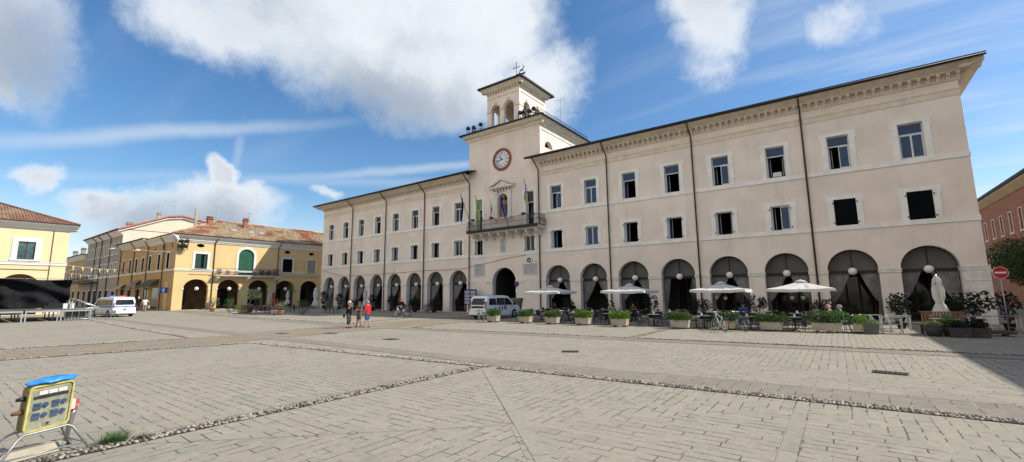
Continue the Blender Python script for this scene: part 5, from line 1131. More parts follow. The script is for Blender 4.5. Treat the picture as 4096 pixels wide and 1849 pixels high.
bicycle((-21.75, 25.6, 0), math.radians(112), 'small dark bicycle parked behind the white van by the first planter', M_FGREY, tilt=-.05)
EB = bicycle((-32.95, 27.35, 0), math.radians(240), 'white step through bicycle ridden by the cyclist in a red helmet', M_FWHITE, 'step_through_bicycle', 1.8, True)
g = new(); g.lathe((.47, 0, .9), [(.03, 0), (.05, .02), (.05, .06)], 10); g.build('headlight', M_ALU, EB)

# ---------------------------------------------------------------- vans
def van(name, loc, rz, label, L, W, H, prof, side_w, rear_w, rear_parts, wheels, cat_='van', group=None, belt=1.0, tum=.13, paint=None):
    t = thing(name, loc, label, cat_, group, rz)
    T = lambda x, y, z: (x, y*(1-tum*max(0, (z-belt)/(H-belt))**1.2), z)
    g = new(T); g.sm = True
    cx = sum(p[0] for p in prof)/len(prof); cz = sum(p[1] for p in prof)/len(prof); R = []
    for s, k in ((-1, .955), (-.985, .985), (-.93, 1), (-.5, 1.0), (0, 1.0), (.5, 1.0), (.93, 1), (.985, .985), (1, .955)):
        R.append([(cx+(p[0]-cx)*k, s*W/2, cz+(p[1]-cz)*k) for p in prof])
    g.rings(R, True); body = g.build('body', paint, t)
    for m_ in ():
        pass
    for s in (-1, 1):
        for pts in side_w:
            g = new(T); k = s*(W/2+.004); g.rings([[(p[0], k, p[1]) for p in pts], [(p[0], k-s*.03, p[1]) for p in pts]]); g.build('side_window', M_GLASSD, t)
        for x in wheels:
            g = new(); n = 18; g.rings([[(x+.37*math.cos(2*PI*k/n), s*(W/2+.003), .33+.37*math.sin(2*PI*k/n)) for k in range(n)], [(x+.37*math.cos(2*PI*k/n), s*(W/2-.05), .33+.37*math.sin(2*PI*k/n)) for k in range(n)]]); g.build('wheel_arch', M_PLBLK, t)
            g = new(); g.torus((x, s*(W/2-.08), .32), .235, .085, (0, 1, 0), 22, 8); w_ = g.build('wheel', M_RUBBER, t); g = new(); g.rings([[(x+.2*math.cos(2*PI*k/n), s*(W/2+.005), .32+.2*math.sin(2*PI*k/n)) for k in range(n)], [(x+.2*math.cos(2*PI*k/n), s*(W/2-.06), .32+.2*math.sin(2*PI*k/n)) for k in range(n)]]); g.build('rim', M_GREYM, w_)
        g = new(T); g.box(L*.28, L*.28+.12, s*(W/2+.02), s*(W/2+.2), 1.05, 1.25); g.build('mirror', M_PLBLK, t)
    for nm, m_, pts, off in rear_parts:      # (y,z) polygons laid on the rear face
        g = new(T); g.rings([[(rear_w(p[1])-off, p[0], p[1]) for p in pts], [(rear_w(p[1])+.02, p[0], p[1]) for p in pts]]); g.build(nm, m_, t)
    g = new(); g.box(-L/2+.1, L/2-.2, -W/2+.12, W/2-.12, .2, .34); g.build('underbody', M_PLBLK, t)
    return t, T
M_VW = mat('van_paint_white', (.74, .75, .77), .25, .03, spec=.6); M_LAMP = mat('tail_lamp_red', (.22, .01, .01), .2, spec=.8)
L, W, H = 4.4, 1.82, 1.84
prof = [(-2.16, .3), (-2.2, .45), (-2.18, .95), (-2.08, 1.45), (-1.98, 1.72), (-1.86, 1.81), (-1.0, 1.84), (.3, 1.83), (.7, 1.76), (1.3, 1.25), (1.45, 1.14), (2.0, .98), (2.17, .8), (2.2, .45), (2.12, .25), (-2.1, .25)]
rw = lambda z: -2.205+(.12*max(0, z-.95)/.5 if z < 1.45 else .12+.1*(z-1.45)/.27)
rp = [('rear_window', M_GLASSD, [(-.66, 1.12), (.66, 1.12), (.72, 1.3), (.66, 1.62), (-.66, 1.62), (-.72, 1.3)], .008), ('plate_recess', M_PLBLK, [(-.62, .86), (.62, .86), (.66, 1.0), (.3, 1.03), (-.3, 1.03), (-.66, 1.0)], .008), ('number_plate', mat('plate', (.5, .52, .56), .5), [(-.26, .58), (.26, .58), (.26, .69), (-.26, .69)], .014), ('bumper', M_VW, [(-.88, .34), (.88, .34), (.88, .52), (-.88, .52)], .05), ('bumper_trim', M_PLBLK, [(-.86, .27), (.86, .27), (.86, .335), (-.86, .335)], .045)]
for s in (-1, 1): rp.append(('tail_lamp', M_LAMP, [(s*.74, .82), (s*.9, .82), (s*.9, 1.35), (s*.82, 1.4), (s*.76, 1.3)], .015))
VN, VT = van('white_van', (-24.2, 30.4, 0), math.radians(89), 'white small van with dark windows parked before the entrance archway', L, W, H, prof, [[(-1.85, 1.12), (-.95, 1.1), (-.95, 1.62), (-1.78, 1.6)], [(-.88, 1.1), (.1, 1.08), (.1, 1.64), (-.88, 1.63)], [(.17, 1.08), (1.12, 1.08), (.72, 1.58), (.17, 1.64)]], rw, rp, (-1.35, 1.38), paint=M_VW)
VN.scale = (1.06, 1.06, 1.06)
g = new(VT); k = -(W/2+.006)
for pts in ([(-1.3, .8), (-1.05, .95), (-1.15, .7)], [(-.8, .65), (-.55, 1.0), (-.45, .98), (-.6, .65)], [(-.35, .7), (-.2, 1.02), (-.12, .7)], [(.05, .72), (.05, 1.02), (.14, 1.02), (.14, .72)], [(.22, .72), (.22, 1.02), (.31, 1.02), (.31, .72)]): g.rings([[(p[0], k, p[1]) for p in pts], [(p[0], k+.01, p[1]) for p in pts]])
g.build('side_decal', mat('decal_blue', (.01, .04, .2), .4), VN)
g = new(); 
for y_ in (-.62, .62): g.tube([(-1.7, y_, 1.87), (.3, y_, 1.87)], .02, 6)
g.build('roof_rail', M_PLBLK, VN); g = new(); g.lathe((-2.1, 0, 1.08), [(.045, -.02), (.045, .02)], 12); g.build('round_badge', M_ALU, VN)
L, W, H = 4.8, 1.94, 1.97
prof = [(-2.38, .32), (-2.42, .5), (-2.4, 1.0), (-2.3, 1.55), (-2.22, 1.85), (-2.1, 1.95), (-1.2, 1.98), (.6, 1.96), (.95, 1.88), (1.65, 1.25), (1.85, 1.14), (2.25, .95), (2.38, .75), (2.4, .45), (2.32, .27), (-2.3, .27)]
rw = lambda z: -2.425+(.12*max(0, z-1.0)/.55 if z < 1.55 else .12+.09*(z-1.55)/.3)
M_STR = mat('stripe_blue', (.02, .12, .45), .4); M_WIN2 = M_GLASSD
rp = [('rear_window', M_WIN2, [(-.76, 1.2), (.76, 1.2), (.8, 1.4), (.74, 1.72), (-.74, 1.72), (-.8, 1.4)], .008), ('stripe', M_STR, [(-.9, .98), (.9, .98), (.9, 1.08), (-.9, 1.08)], .006), ('number_plate', mat('plate', (.5, .5, .5), .5), [(-.3, .56), (.3, .56), (.3, .67), (-.3, .67)], .014), ('tailgate_handle', M_PLBLK, [(-.16, .76), (.16, .76), (.1, .7), (-.1, .7)], .03), ('badge', M_PLBLK, [(-.14, .88), (.14, .88), (0, .84)], .01), ('bumper', M_VW, [(-.94, .36), (.94, .36), (.94, .55), (-.94, .55)], .05)]
for s in (-1, 1): rp.append(('tail_lamp', M_LAMP, [(s*.86, .95), (s*.955, .95), (s*.95, 1.4), (s*.87, 1.4)], .015))
PV, PT = van('police_van', (-60.4, 12.55, gz(-59)), math.radians(190), 'white police van with blue stripe and roof light bar, rear facing us', L, W, H, prof, [[(-2.0, 1.2), (-1.0, 1.18), (-1.0, 1.72), (-1.95, 1.7)], [(-.9, 1.18), (.2, 1.16), (.2, 1.74), (-.9, 1.73)], [(.28, 1.16), (1.42, 1.14), (.95, 1.68), (.28, 1.74)]], rw, rp, (-1.5, 1.55), belt=1.1, paint=M_VW)
for s in (-1, 1): g = new(PT); g.box(-2.2, 1.9, s*(W/2+.004)-.01, s*(W/2+.004)+.005, .98, 1.08); g.build('side_stripe', M_STR, PV)
g = new(); g.box(-.75, -.45, -.65, .65, 1.98, 2.03); g.build('light_bar', M_ALU, PV)
for s, m_, y0, y1 in ((1, mat('beacon_blue', (.03, .15, .6), .2, spec=.8), .15, .7), (-1, mat('beacon_red', (.55, .03, .03), .2, spec=.8), -.7, -.1)): g = new(); g.box(-.78, -.42, y0, y1, 2.03, 2.13); g.build('beacon', m_, PV)
for k in range(7):
    g = new(PT); a = -.72+k*.2; g.box(-2.447, -2.434, a, a+.12, 1.0, 1.06) if False else g.box(rw(1.03)-.012, rw(1.03)-.007, a, a+.12, 1.01, 1.05)
    if k in (0, 1, 2, 4, 5, 6): g.build('stripe_mark', M_WHITE, PV)

# ---------------------------------------------------------------- stage
ST = thing('stage', (-55, 7, gz(-55)), 'low open stage deck on silver legs at the left edge', 'stage')
TSg = lambda x, y, z: (x, y-7, z)
for i in range(6):
    y1 = 10.0-i*2.12; y0 = y1-2.0
    for j in range(4):
        x1 = -j*2.05; x0 = x1-2.0
        g = new(TSg); g.box(x0, x1, y0, y1, .94, .99); g.build('deck_panel', mat('deck_dark', (.1, .1, .1), .7, .2, 3), ST)
        if j == 0:
            g = new(TSg); g.box(x1-.03, x1+.03, y0, y1, .8, .935); g.build('edge_rail', M_ALU, ST)
            for yy in (y0+.05, y1-.05): g = new(TSg); g.box(x1-.09, x1-.01, yy-.045, yy+.045, 0, .8); g.build('leg', M_ALU, ST)
        else:
            g = new(TSg); g.box(x1-.09, x1-.01, y1-.09, y1, 0, .94); g.build('leg', M_GREYM, ST)
drape(ST, lambda u, d, z: (-5.5+d, u-7, z), 3.4, 5.0, .02, .93, 0, M_PLBLK, 'stage_skirt', .08, n=30); drape(ST, lambda u, d, z: (-.5+d, u-7, z), 8.3, 10.0, .02, .9, 0, mat('skirt_grey', (.16, .16, .15), .9), 'stage_skirt', .09, n=26)
# black backdrop cloth
BC = thing('stage_backdrop', (-62, 3, gz(-62)+.85), 'black crumpled backdrop cloth hung at the back of the stage', 'backdrop')
g = new(); g.sm = True; R = []
for r in range(25):
    t_ = r/24; row = []
    for k in range(71):
        f = k/70; y = -11+f*17.5; z = .12+2.78*t_-.1*math.sin(f*9)*(1 if t_ > .9 else .2)
        d = .34*math.sin(f*41+3.2*t_+2*math.sin(f*9))*(.3+.7*(1-t_))+.2*math.sin(f*23+t_*9)+.2*math.sin(t_*13+f*27+1.5*math.sin(f*13))+.12*math.exp(-((f-.9)*18)**2)
        row.append((d, y, z))
    R.append(row)
g.rings(R, False, False); M_CLOTH = mat('cloth_black', (.016, .016, .017), 1.0, .3, 2, .3, 8, spec=.05); g.build('cloth', M_CLOTH, BC, fix=False)
for k in range(7): g = new(); g.tube([(-.35, -11+k*2.9, 0), (-.35, -11+k*2.9, 2.9)], .03, 6); g.build('post', M_GREYM, BC)
g = new(); g.tube([(-.35, -11, 2.92), (-.35, 6.4, 2.92)], .03, 6); g.build('top_bar', M_GREYM, BC)
# stair rail, barrier, chair and clutter
t = thing('stage_stairs', (-58.0, 9.5, gz(-58)), 'black stage stairs with a striped sloping handrail', 'stairs')
for k in range(5): g = new(); g.box(-.6, .6, .1+k*.28-.1, .1+k*.28+.18, .85-k*.18, .9-k*.18); g.build('step', M_PLBLK, t)
for x in (-.6, .6):
    g = new(); g.tube([(x, -.5, 1.1), (x, -.5, 1.95), (x, 1.4, 1.05), (x, 1.5, .1)], .035, 6); g.build('handrail', M_ALU, t)
    for k in range(5): g = new(); y = -.3+k*.36; g.tube([(x, y, .85-k*.14), (x, y, 1.86-k*.17)], .02, 5); g.build('baluster', M_PLBLK, t)
t = thing('crowd_barrier', (-54.4, 9.3, gz(-54)), 'thin grey metal crowd barrier in front of the stage corner', 'barrier', None, math.radians(88))
g = new(); g.tube([(-1.1, 0, .05), (-1.1, 0, 1.08), (1.1, 0, 1.08), (1.1, 0, .05)], .022, 7); g.tube([(-1.1, 0, .15), (1.1, 0, .15)], .018, 6); g.build('outer_frame', M_ALU, t)
for k in range(4): g = new(); g.tube([(-.66+k*.44, 0, .15), (-.66+k*.44, 0, 1.08)], .012, 5); g.build('bar', M_ALU, t)
for s in (-1, 1): g = new(); g.tube([(s*.95, -.3, .02), (s*.95, .3, .02)], .018, 5); g.build('foot', M_ALU, t)
t = thing('grey_chair', (-53.2, 11.0, gz(-53)), 'grey plastic chair standing alone between stage and police van', 'chair', None, math.radians(-60))
g = new(); g.box(-.23, .23, -.22, .22, .43, .46); g.build('seat', M_FGREY, t); g = new(); g.box(-.22, .22, .2, .23, .56, .85); g.build('backrest', M_FGREY, t)
for sx in (-.2, .2):
    for sy in (-.2, .2): g = new(); g.tube([(sx, sy, 0), (sx*.9, sy*.9, .43)], .013, 5); g.build('leg', M_ALU, t)
for k, y in enumerate((9.0, 9.5)):
    g = new(); g.box(-.15, .15, -.15, .15, 0, .55); tag(g.build('white_drum', M_WHITE), 'white container standing on the stage, %s one' % ('left', 'right')[k], 'container', 'white containers on the stage').location = (-60.3, y, gz(-60)+.85)
g = new(); g.box(-.5, .5, -.6, .6, 0, .35); g.box(-.35, .3, -.3, .4, .35, .6); tag(g.build('equipment_case', M_PLBLK), 'black equipment case lying on the right end of the stage', 'case').location = (-60.8, 8.2, gz(-60)+.86)

# ---------------------------------------------------------------- signs, urn, small furniture
t = thing('no_entry_sign', (6.16, 30, 0), 'round red no entry sign with white bar on a pole at the right', 'sign', None, math.radians(12))
g = new(); disc(g, 0, 2.83, 0, .27, -.012, .012, 32); g.build('sign_face', mat('sign_red', (.42, .02, .03), .5), t)
g = new(); disc(g, 0, 2.83, .265, .28, -.016, .014, 32); g.build('rim', M_WHITE, t)
g = new(); g.box(-.2, .2, -.018, -.013, 2.79, 2.87); g.build('white_bar', M_WHITE, t); g = new(); g.tube([(0, .04, 0), (0, .04, 3.05)], .03, 8); g.build('pole', M_GREYM, t)
t = thing('one_way_sign', (-72.9, 20.1, 3.0), 'square blue sign with white upward arrow on the yellow corner', 'sign', None, math.radians(72))
g = new(); g.box(-.44, .44, -.02, .02, -.38, .38); g.build('board', mat('sign_blue', (.01, .08, .33), .5), t)
g = new(); g.rings([[(p[0], -.026, p[1]) for p in ((0, .3), (-.24, .05), (-.1, .07), (-.1, -.28), (.1, -.28), (.1, .07), (.24, .05))], [(p[0], -.021, p[1]) for p in ((0, .3), (-.24, .05), (-.1, .07), (-.1, -.28), (.1, -.28), (.1, .07), (.24, .05))]]); g.build('arrow', M_WHITE, t)
g = new(); g.box(-.05, .05, .02, .55, -.1, .1); g.build('bracket', M_GREYM, t)
t = thing('stone_urn', (-24.9, 34.6, 0), 'big olive stone urn with swag beside the entrance archway', 'urn')
g = new(); g.lathe((0, 0, 0), [(.3, 0), (.32, .1), (.2, .2), (.36, .5), (.5, .95), (.53, 1.25), (.6, 1.45), (.64, 1.62), (.6, 1.66), (.52, 1.6)], 20); g.build('bowl', mat('urn_stone', (.15, .145, .105), .85, .3, 4, .4, 20), t)
g = new(); g.tube([(.5*math.cos(a), .5*math.sin(a), 1.32-.16*abs(math.sin(a*2))) for a in [2*PI*k/32 for k in range(33)]], .035, 6, False); g.build('swag', MATS['urn_stone'], t)
t = thing('no_parking_sign', (-25.3, 35.2, 0), 'dark blue round sign on a pole behind the stone urn', 'sign')
g = new(); g.tube([(0, 0, 0), (0, 0, 3.3)], .03, 8); g.build('pole', M_ALU, t)
g = new(); disc(g, 0, 3.0, 0, .26, -.05, -.03, 24); g.build('sign_face', mat('sign_darkblue', (.02, .03, .2), .5), t); g = new(); disc(g, 0, 3.0, .22, .265, -.056, -.028, 24); g.build('rim', MATS['sign_red'], t)
g = new(); g.box(-.13, .13, -.05, -.03, 2.25, 2.5); g.build('plate', M_ALU, t)
t = thing('notice_board', (-33.2, 37.2, 0), 'dark blue and white notice board standing left of the white van', 'notice board')
g = new(); g.box(-.9, .9, -.03, .03, .9, 2.6); g.build('board', mat('board_blue', (.03, .04, .12), .6), t)
for k in range(2):
    for r in range(4): g = new(); g.box(-.8+k*.85, -.1+k*.85, -.036, -.031, 1.0+r*.38, 1.3+r*.38); g.build('poster', mat('poster', (.35, .36, .38), .8, .4, 8), t)
for sx in (-.8, .8): g = new(); g.tube([(sx, 0, 0), (sx, 0, .9)], .03, 6); g.build('leg', M_GREYM, t)
for k, x in enumerate((-42.4, -39.0)):
    t = thing('stone_bollard', (x, 36.0, 0), 'squat grey stone pot standing by the arcade, %s one' % ('left', 'right')[k], 'pot', 'stone pots by the left arcade')
    g = new(); g.lathe((0, 0, 0), [(.3, 0), (.34, .5), (.36, .8), (.4, .85), (.4, .95), (.32, .93)], 16); g.build('body', M_GREYP, t)
t = thing('vending_figure', (-62.6, 29.2, gz(-62)), 'pale upright statue like figure before the third yellow pier', 'statue')
g = new(); g.lathe((0, 0, 0), [(.3, 0), (.3, .3), (.22, .35), (.26, .8), (.2, 1.3), (.26, 1.6), (.1, 1.75)], 14); g.build('body', M_POTG, t); g = new(); g.sphere((0, 0, 1.9), .16, 14, (1, 1, 1.2)); g.build('head', M_POTG, t)
g = new(); g.box(-.25, .25, -.04, .04, .3, 2.3); tag(g.build('red_banner', mat('banner_red', (.4, .03, .03), .8)), 'narrow red banner on the yellow pier by the third arch', 'banner').location = (YX+.55, 33.6, .3)
t = thing('menu_board', (-61.8, 27.7, gz(-62)), 'dark upright menu board in front of the yellow arcade', 'board')
g = new(); g.box(-.3, .3, -.03, .03, .2, 1.9); g.build('board', M_PLBLK, t)
for sx in (-.28, .28): g = new(); g.box(sx-.02, sx+.02, -.2, .2, 0, .2); g.build('foot', M_WOODD, t)
t = thing('litter_bin', (-70.6, 24.6, .28), 'grey ribbed litter bin at the first yellow arch', 'bin')
g = new(); g.lathe((0, 0, 0), [(.25, 0), (.28, .9), (.3, .92), (.22, 1.0)], 12); g.build('body', M_GREYM, t)
# drains
def drain(x, y, rz, w_, d_, label, slots=7):
    t = thing('drain_grate', (x, y, .012), label, 'drain', None, rz)
    g = new(); g.box(-w_/2, w_/2, -d_/2, d_/2, 0, .006); g.build('recess', M_PLBLK, t)
    g = new()
    for k in range(slots+1): u = -w_/2+k*w_/slots; g.box(u-.012, u+.012, -d_/2, d_/2, .007, .014)
    g.box(-w_/2-.03, w_/2+.03, -d_/2-.03, -d_/2, .0, .014); g.box(-w_/2-.03, w_/2+.03, d_/2, d_/2+.03, .0, .014); g.build('bars', mat('cast_iron', (.07, .07, .075), .6, metal=.4), t)
drain(-7.95, 14.3, .5, .55, .3, 'small slotted drain grate in the middle of the square'); drain(.87, 14.93, -.1, .66, .32, 'wide slotted drain grate near the shadow edge on the right')
for k, (x, y) in enumerate([(-25.3, 12.6), (-22.9, 14.1), (-17.29, 13.77)]):
    g = new(); g.box(-.35, .35, -.25, .25, 0, .01); tag(g.build('manhole_cover', mat('cast_iron', (.07, .07, .075), .6)), ['dark rectangular cover left of the standing people', 'dark rectangular cover closest to the standing people', 'dark rectangular cover in the middle of the square'][k], 'manhole cover', 'dark covers in the paving').location = (x, y, .012)
# ---------------------------------------------------------------- people
M_SKIN = mat('skin', (.5, .28, .19), .6, .08, 6); M_EYE = mat('eye_dark', (.02, .015, .01), .3)
def capsules(segs, voxel, name, m, parent, smooth=4):
    """join tapered limbs into one continuous skin"""
    g = MB()
    for a, b, ra, rb in segs:
        a, b = Vector(a), Vector(b); g.tube([a, a.lerp(b, .5), b], [ra, (ra+rb)/2, rb], 10); g.sphere(a, ra, 10); g.sphere(b, rb, 10)
    o = g.build(name, m, parent); md = o.modifiers.new('r', 'REMESH'); md.mode = 'VOXEL'; md.voxel_size = voxel
    if smooth: s = o.modifiers.new('s', 'SMOOTH'); s.factor = .5; s.iterations = smooth
    dg = bpy.context.evaluated_depsgraph_get(); dg.update(); me = bpy.data.meshes.new_from_object(o.evaluated_get(dg)); o.modifiers.clear(); o.data = me
    me.polygons.foreach_set('use_smooth', [True]*len(me.polygons)); return o
STAND = dict(pel=(0, 0, .92), chest=(0, 0, 1.27), neck=(0, -.01, 1.47), head=(0, .02, 1.6), hipL=(-.09, 0, .9), hipR=(.09, 0, .9), knL=(-.11, .02, .49), knR=(.11, .02, .49), anL=(-.11, -.03, .08), anR=(.12, -.03, .08), shL=(-.18, 0, 1.4), shR=(.18, 0, 1.4), elL=(-.24, -.02, 1.12), elR=(.24, -.02, 1.12), wrL=(-.24, .07, .88), wrR=(.24, .07, .88))
def hand(segs, wr, el, fold=.5):
    wr, el = Vector(wr), Vector(el); d = (wr-el).normalized(); s = d.cross(Vector((0, 1, .3))).normalized(); n = d.cross(s)
    pc = wr+d*.05; segs.append((wr, pc, .026, .032)); segs.append((pc-s*.018, pc+s*.02, .026, .026))
    for k, l in enumerate((.07, .082, .078, .06)):
        b = pc+d*.03+s*(-.03+.02*k); m_ = b+d*l*.5+n*.01; segs.append((b, m_, .011, .01)); segs.append((m_, m_+d*l*.45+n*.025*fold, .01, .009))
    th = pc-s*.03-d*.02; segs.append((th, th-s*.02+d*.04, .012, .01))
def person(loc, rz, label, P=None, skin=M_SKIN, s=1., top=None, bottom=None, hair=None, shoes=None, sleeve=.5, leg='shorts', bulk=1., hairstyle='short', extra=None, vox=.013, name='person', bare=False):
    J = dict(STAND); J.update(P or {}); t = thing(name, loc, label, 'person', None, rz); t.scale = (s, s, s)
    V = lambda k: Vector(J[k])
    S = [(V('pel'), V('chest'), .135*bulk, .13*bulk), (V('pel')+Vector((-.05, 0, -.02)), V('pel')+Vector((.05, 0, -.02)), .12*bulk, .12*bulk), (V('chest')+Vector((-.09, 0, .06)), V('chest')+Vector((.09, 0, .06)), .105, .105), (V('chest')+Vector((0, 0, .1)), V('neck'), .09, .055), (V('neck'), V('head')+Vector((0, -.01, -.05)), .055, .055), (V('shL'), V('shR'), .065, .065),
         (V('head')+Vector((0, -.015, .02)), V('head')+Vector((0, .01, .03)), .092, .088), (V('head')+Vector((0, .02, -.06)), V('head')+Vector((0, .03, -.03)), .055, .065)]
    hd = V('head'); S += [(hd+Vector((0, .095, .0)), hd+Vector((0, .118, -.022)), .012, .016), (hd+Vector((-.09, -.005, -.0)), hd+Vector((-.095, -.01, .025)), .014, .016), (hd+Vector((.09, -.005, 0)), hd+Vector((.095, -.01, .025)), .014, .016)]
    for q in 'LR':
        S += [(V('sh'+q), V('el'+q), .052, .038), (V('el'+q), V('wr'+q), .038, .026), (V('hip'+q), V('kn'+q), .088*bulk**.5, .056), (V('kn'+q), V('an'+q), .056, .036)]
        k, a = V('kn'+q), V('an'+q); S.append((k.lerp(a, .15), k.lerp(a, .45), .055, .05)); hand(S, J['wr'+q], J['el'+q])
        f = J.get('toe'+q) or tuple(a+Vector((0, .17, -.045))); S += [(a+Vector((0, -.03, -.04)), Vector(f), .036, .028)]
    capsules(S, vox, 'body', skin, t)
    for sx in (-1, 1): g = MB(); g.sphere(hd+Vector((sx*.033, .088, .022)), .011, 8); g.build('eye', M_EYE, t)
    g = MB(); g.sphere(hd+Vector((0, .092, -.055)), .018, 8, (1, .35, .3)); g.build('mouth', mat('lips', (.35, .12, .1), .5), t)
    if top:
        T_ = [(V('pel')+Vector((0, 0, .0)), V('chest'), .158*bulk, .15*bulk), (V('chest')+Vector((-.1, 0, .06)), V('chest')+Vector((.1, 0, .06)), .122, .122), (V('shL')+Vector((0, 0, -.01)), V('shR')+Vector((0, 0, -.01)), .078, .078), (V('pel')+Vector((-.05, 0, 0)), V('pel')+Vector((.05, 0, 0)), .14*bulk, .14*bulk)]
        if sleeve > 0:
            for q in 'LR':
                T_.append((V('sh'+q), V('sh'+q).lerp(V('el'+q), min(1, sleeve*2)), .07, .058))
                if sleeve > .5: T_.append((V('el'+q), V('el'+q).lerp(V('wr'+q), (sleeve-.5)*2), .055, .042))
        capsules(T_, vox, 'shirt', top, t)
    if bottom:
        k = {'shorts': .85, 'long': 1., 'calf': 1.}[leg]; B_ = [(V('pel')+Vector((-.05, 0, -.03)), V('pel')+Vector((.05, 0, -.03)), .137*bulk, .137*bulk)]
        for q in 'LR':
            B_.append((V('hip'+q), V('hip'+q).lerp(V('kn'+q), k), .112*bulk**.5, .085))
            if leg != 'shorts': B_.append((V('kn'+q), V('kn'+q).lerp(V('an'+q), .95 if leg == 'long' else .5), .082, .068))
        capsules(B_, vox, 'trousers' if leg == 'long' else 'shorts', bottom, t)
    if hair:
        H_ = [(hd+Vector((0, -.03, .045)), hd+Vector((0, .02, .06)), .098, .09), (hd+Vector((0, -.045, -.01)), hd+Vector((0, -.04, .04)), .085, .09)]
        if hairstyle == 'long': H_.append((hd+Vector((0, -.06, .0)), hd+Vector((0, -.07, -.14)), .09, .06))
        if hairstyle == 'bald': H_ = [(hd+Vector((-.07, -.03, -.02)), hd+Vector((.07, -.03, -.02)), .04, .04), (hd+Vector((-.05, -.07, -.01)), hd+Vector((.05, -.07, -.01)), .045, .045)]
        capsules(H_, vox*.8, 'hair', hair, t, 2)
    if shoes:
        for q in 'LR': a = V('an'+q); f = Vector(J.get('toe'+q) or tuple(a+Vector((0, .17, -.045)))); capsules([(a+Vector((0, -.035, -.03)), f+Vector((0, .01, 0)), .045, .037)], vox, 'shoe', shoes, t, 2)
    return t
cl = lambda n, c, **k: mat('cloth_'+n, c, .9, .12, 6, .2, 60, **k)
# patterned skirt material
mp_ = cl('pattern', (.05, .05, .055)); nt = mp_.node_tree; vo = N(nt, 'ShaderNodeTexVoronoi'); vo.inputs['Scale'].default_value = 22; tcn = N(nt, 'ShaderNodeTexCoord'); nt.links.new(tcn.outputs['Object'], vo.inputs['Vector']); nt.links.new(mixc(nt, ramp(nt, vo.outputs['Distance'], .3, .36), (.3, .28, .26), (.02, .02, .025)), nt.nodes['Principled BSDF'].inputs['Base Color'])
CAMA = lambda x, y: math.atan2(-y, -x)-PI/2      # facing the camera
p1 = person((-25.45, 16.86, 0), math.radians(-58), 'white haired person in black top and patterned knee length trousers, hand raised to face', dict(elR=(.3, .06, 1.2), wrR=(.18, .22, 1.46), elL=(-.27, -.02, 1.13), wrL=(-.27, -.02, .88)), top=cl('black', (.015, .015, .018)), bottom=mp_, leg='calf', hair=cl('hair_white', (.6, .58, .55)), shoes=M_WOODD, sleeve=.5, bulk=1.15)
g = MB(); g.box(-.02, .02, -.06, .06, -.1, .1); tag(g.build('hand_bag', M_PLBLK), 'small black bag held low by the white haired person', 'bag').location = (-25.62, 16.62, .78)
p2 = person((-26.0, 18.0, 0), math.radians(190), 'tanned person in sunglasses, grey vest and brown shorts, arms folded', dict(elL=(-.26, .02, 1.13), wrL=(-.02, .2, 1.18), elR=(.26, .02, 1.13), wrR=(.04, .2, 1.12), anL=(-.2, -.02, .08), anR=(.16, .05, .08)), skin=mat('skin_tan', (.33, .17, .1), .6), s=.96, top=cl('khaki', (.12, .1, .075)), bottom=cl('brown', (.13, .1, .075)), hair=cl('hair_brown', (.08, .05, .03)), shoes=M_WOODD, sleeve=.05, bulk=.88)
g = MB(); g.box(-.075, .075, .095, .112, 1.605, 1.64); g.build('sunglasses', M_PLBLK, p2)
p3 = person((-24.95, 17.9, 0), math.radians(112), 'grey haired man in bright red shirt and blue denim shorts seen from behind', dict(elL=(-.27, -.05, 1.14), wrL=(-.22, .1, .92), elR=(.27, -.04, 1.14), wrR=(.2, .14, .95), anL=(-.16, .08, .08), anR=(.17, -.1, .08)), s=1.0, top=cl('red', (.65, .02, .02)), bottom=cl('denim', (.05, .11, .26)), hair=cl('hair_grey', (.3, .29, .28)), shoes=cl('shoe_pale', (.4, .3, .24)), sleeve=.42, bulk=1.12)
# cyclist on the white bicycle
cyP = dict(pel=(-.0, -.25, .98), chest=(0, -.06, 1.3), neck=(0, .04, 1.48), head=(0, .1, 1.61), hipL=(-.09, -.23, .95), hipR=(.09, -.23, .95), knL=(-.11, .17, .78), knR=(.11, .12, .62), anL=(-.11, .0, .42), anR=(.11, .02, .27), shL=(-.18, .0, 1.41), shR=(.18, .0, 1.41), elL=(-.27, .12, 1.2), elR=(.27, .12, 1.2), wrL=(-.28, .27, 1.07), wrR=(.28, .27, 1.07))
cy = person((-32.95, 27.35, 0), math.radians(150), 'cyclist in dark clothes and bright red helmet riding along the arcade', cyP, top=cl('black', (.015, .015, .018)), bottom=cl('charcoal', (.03, .03, .035)), leg='long', shoes=M_PLBLK, sleeve=.9, hair=None)
g = MB(); g.sphere((0, .07, 1.67), .13, 16, (1, 1.15, .8)); g.build('helmet', mat('helmet_red', (.6, .02, .03), .3, spec=.6), cy)
# two passers-by at the side street
person((-75.4, 18.2, .3), math.radians(80), 'person in dark clothes with white cap walking behind the police van', dict(anL=(-.1, .2, .08), anR=(.1, -.2, .1)), top=cl('black', (.015, .015, .018)), bottom=cl('charcoal', (.03, .03, .035)), leg='long', hair=cl('hair_white', (.6, .58, .55)), shoes=M_PLBLK, vox=.018, bulk=1.1, s=1.08)
pw = person((-70.6, 17.7, .28), math.radians(75), 'person in white shirt and grey trousers carrying a white bag', dict(anL=(-.1, .12, .08), anR=(.1, -.12, .08), elR=(.3, .05, 1.2), wrR=(.38, .2, 1.2)), top=cl('white', (.75, .74, .7)), bottom=cl('greycloth', (.25, .25, .24)), leg='long', hair=cl('hair_dark', (.03, .02, .02)), shoes=M_PLBLK, vox=.018, bulk=1.1, sleeve=.35, s=1.02)
g = MB(); g.hexa([(-.12, -.05, 0), (.12, -.05, 0), (.12, .05, 0), (-.12, .05, 0), (-.08, -.02, .3), (.08, -.02, .3), (.08, .02, .3), (-.08, .02, .3)]); tag(g.build('white_bag', M_WHITE), 'white shopping bag carried by the person in the white shirt', 'bag').location = (-70.3, 18.05, .78)
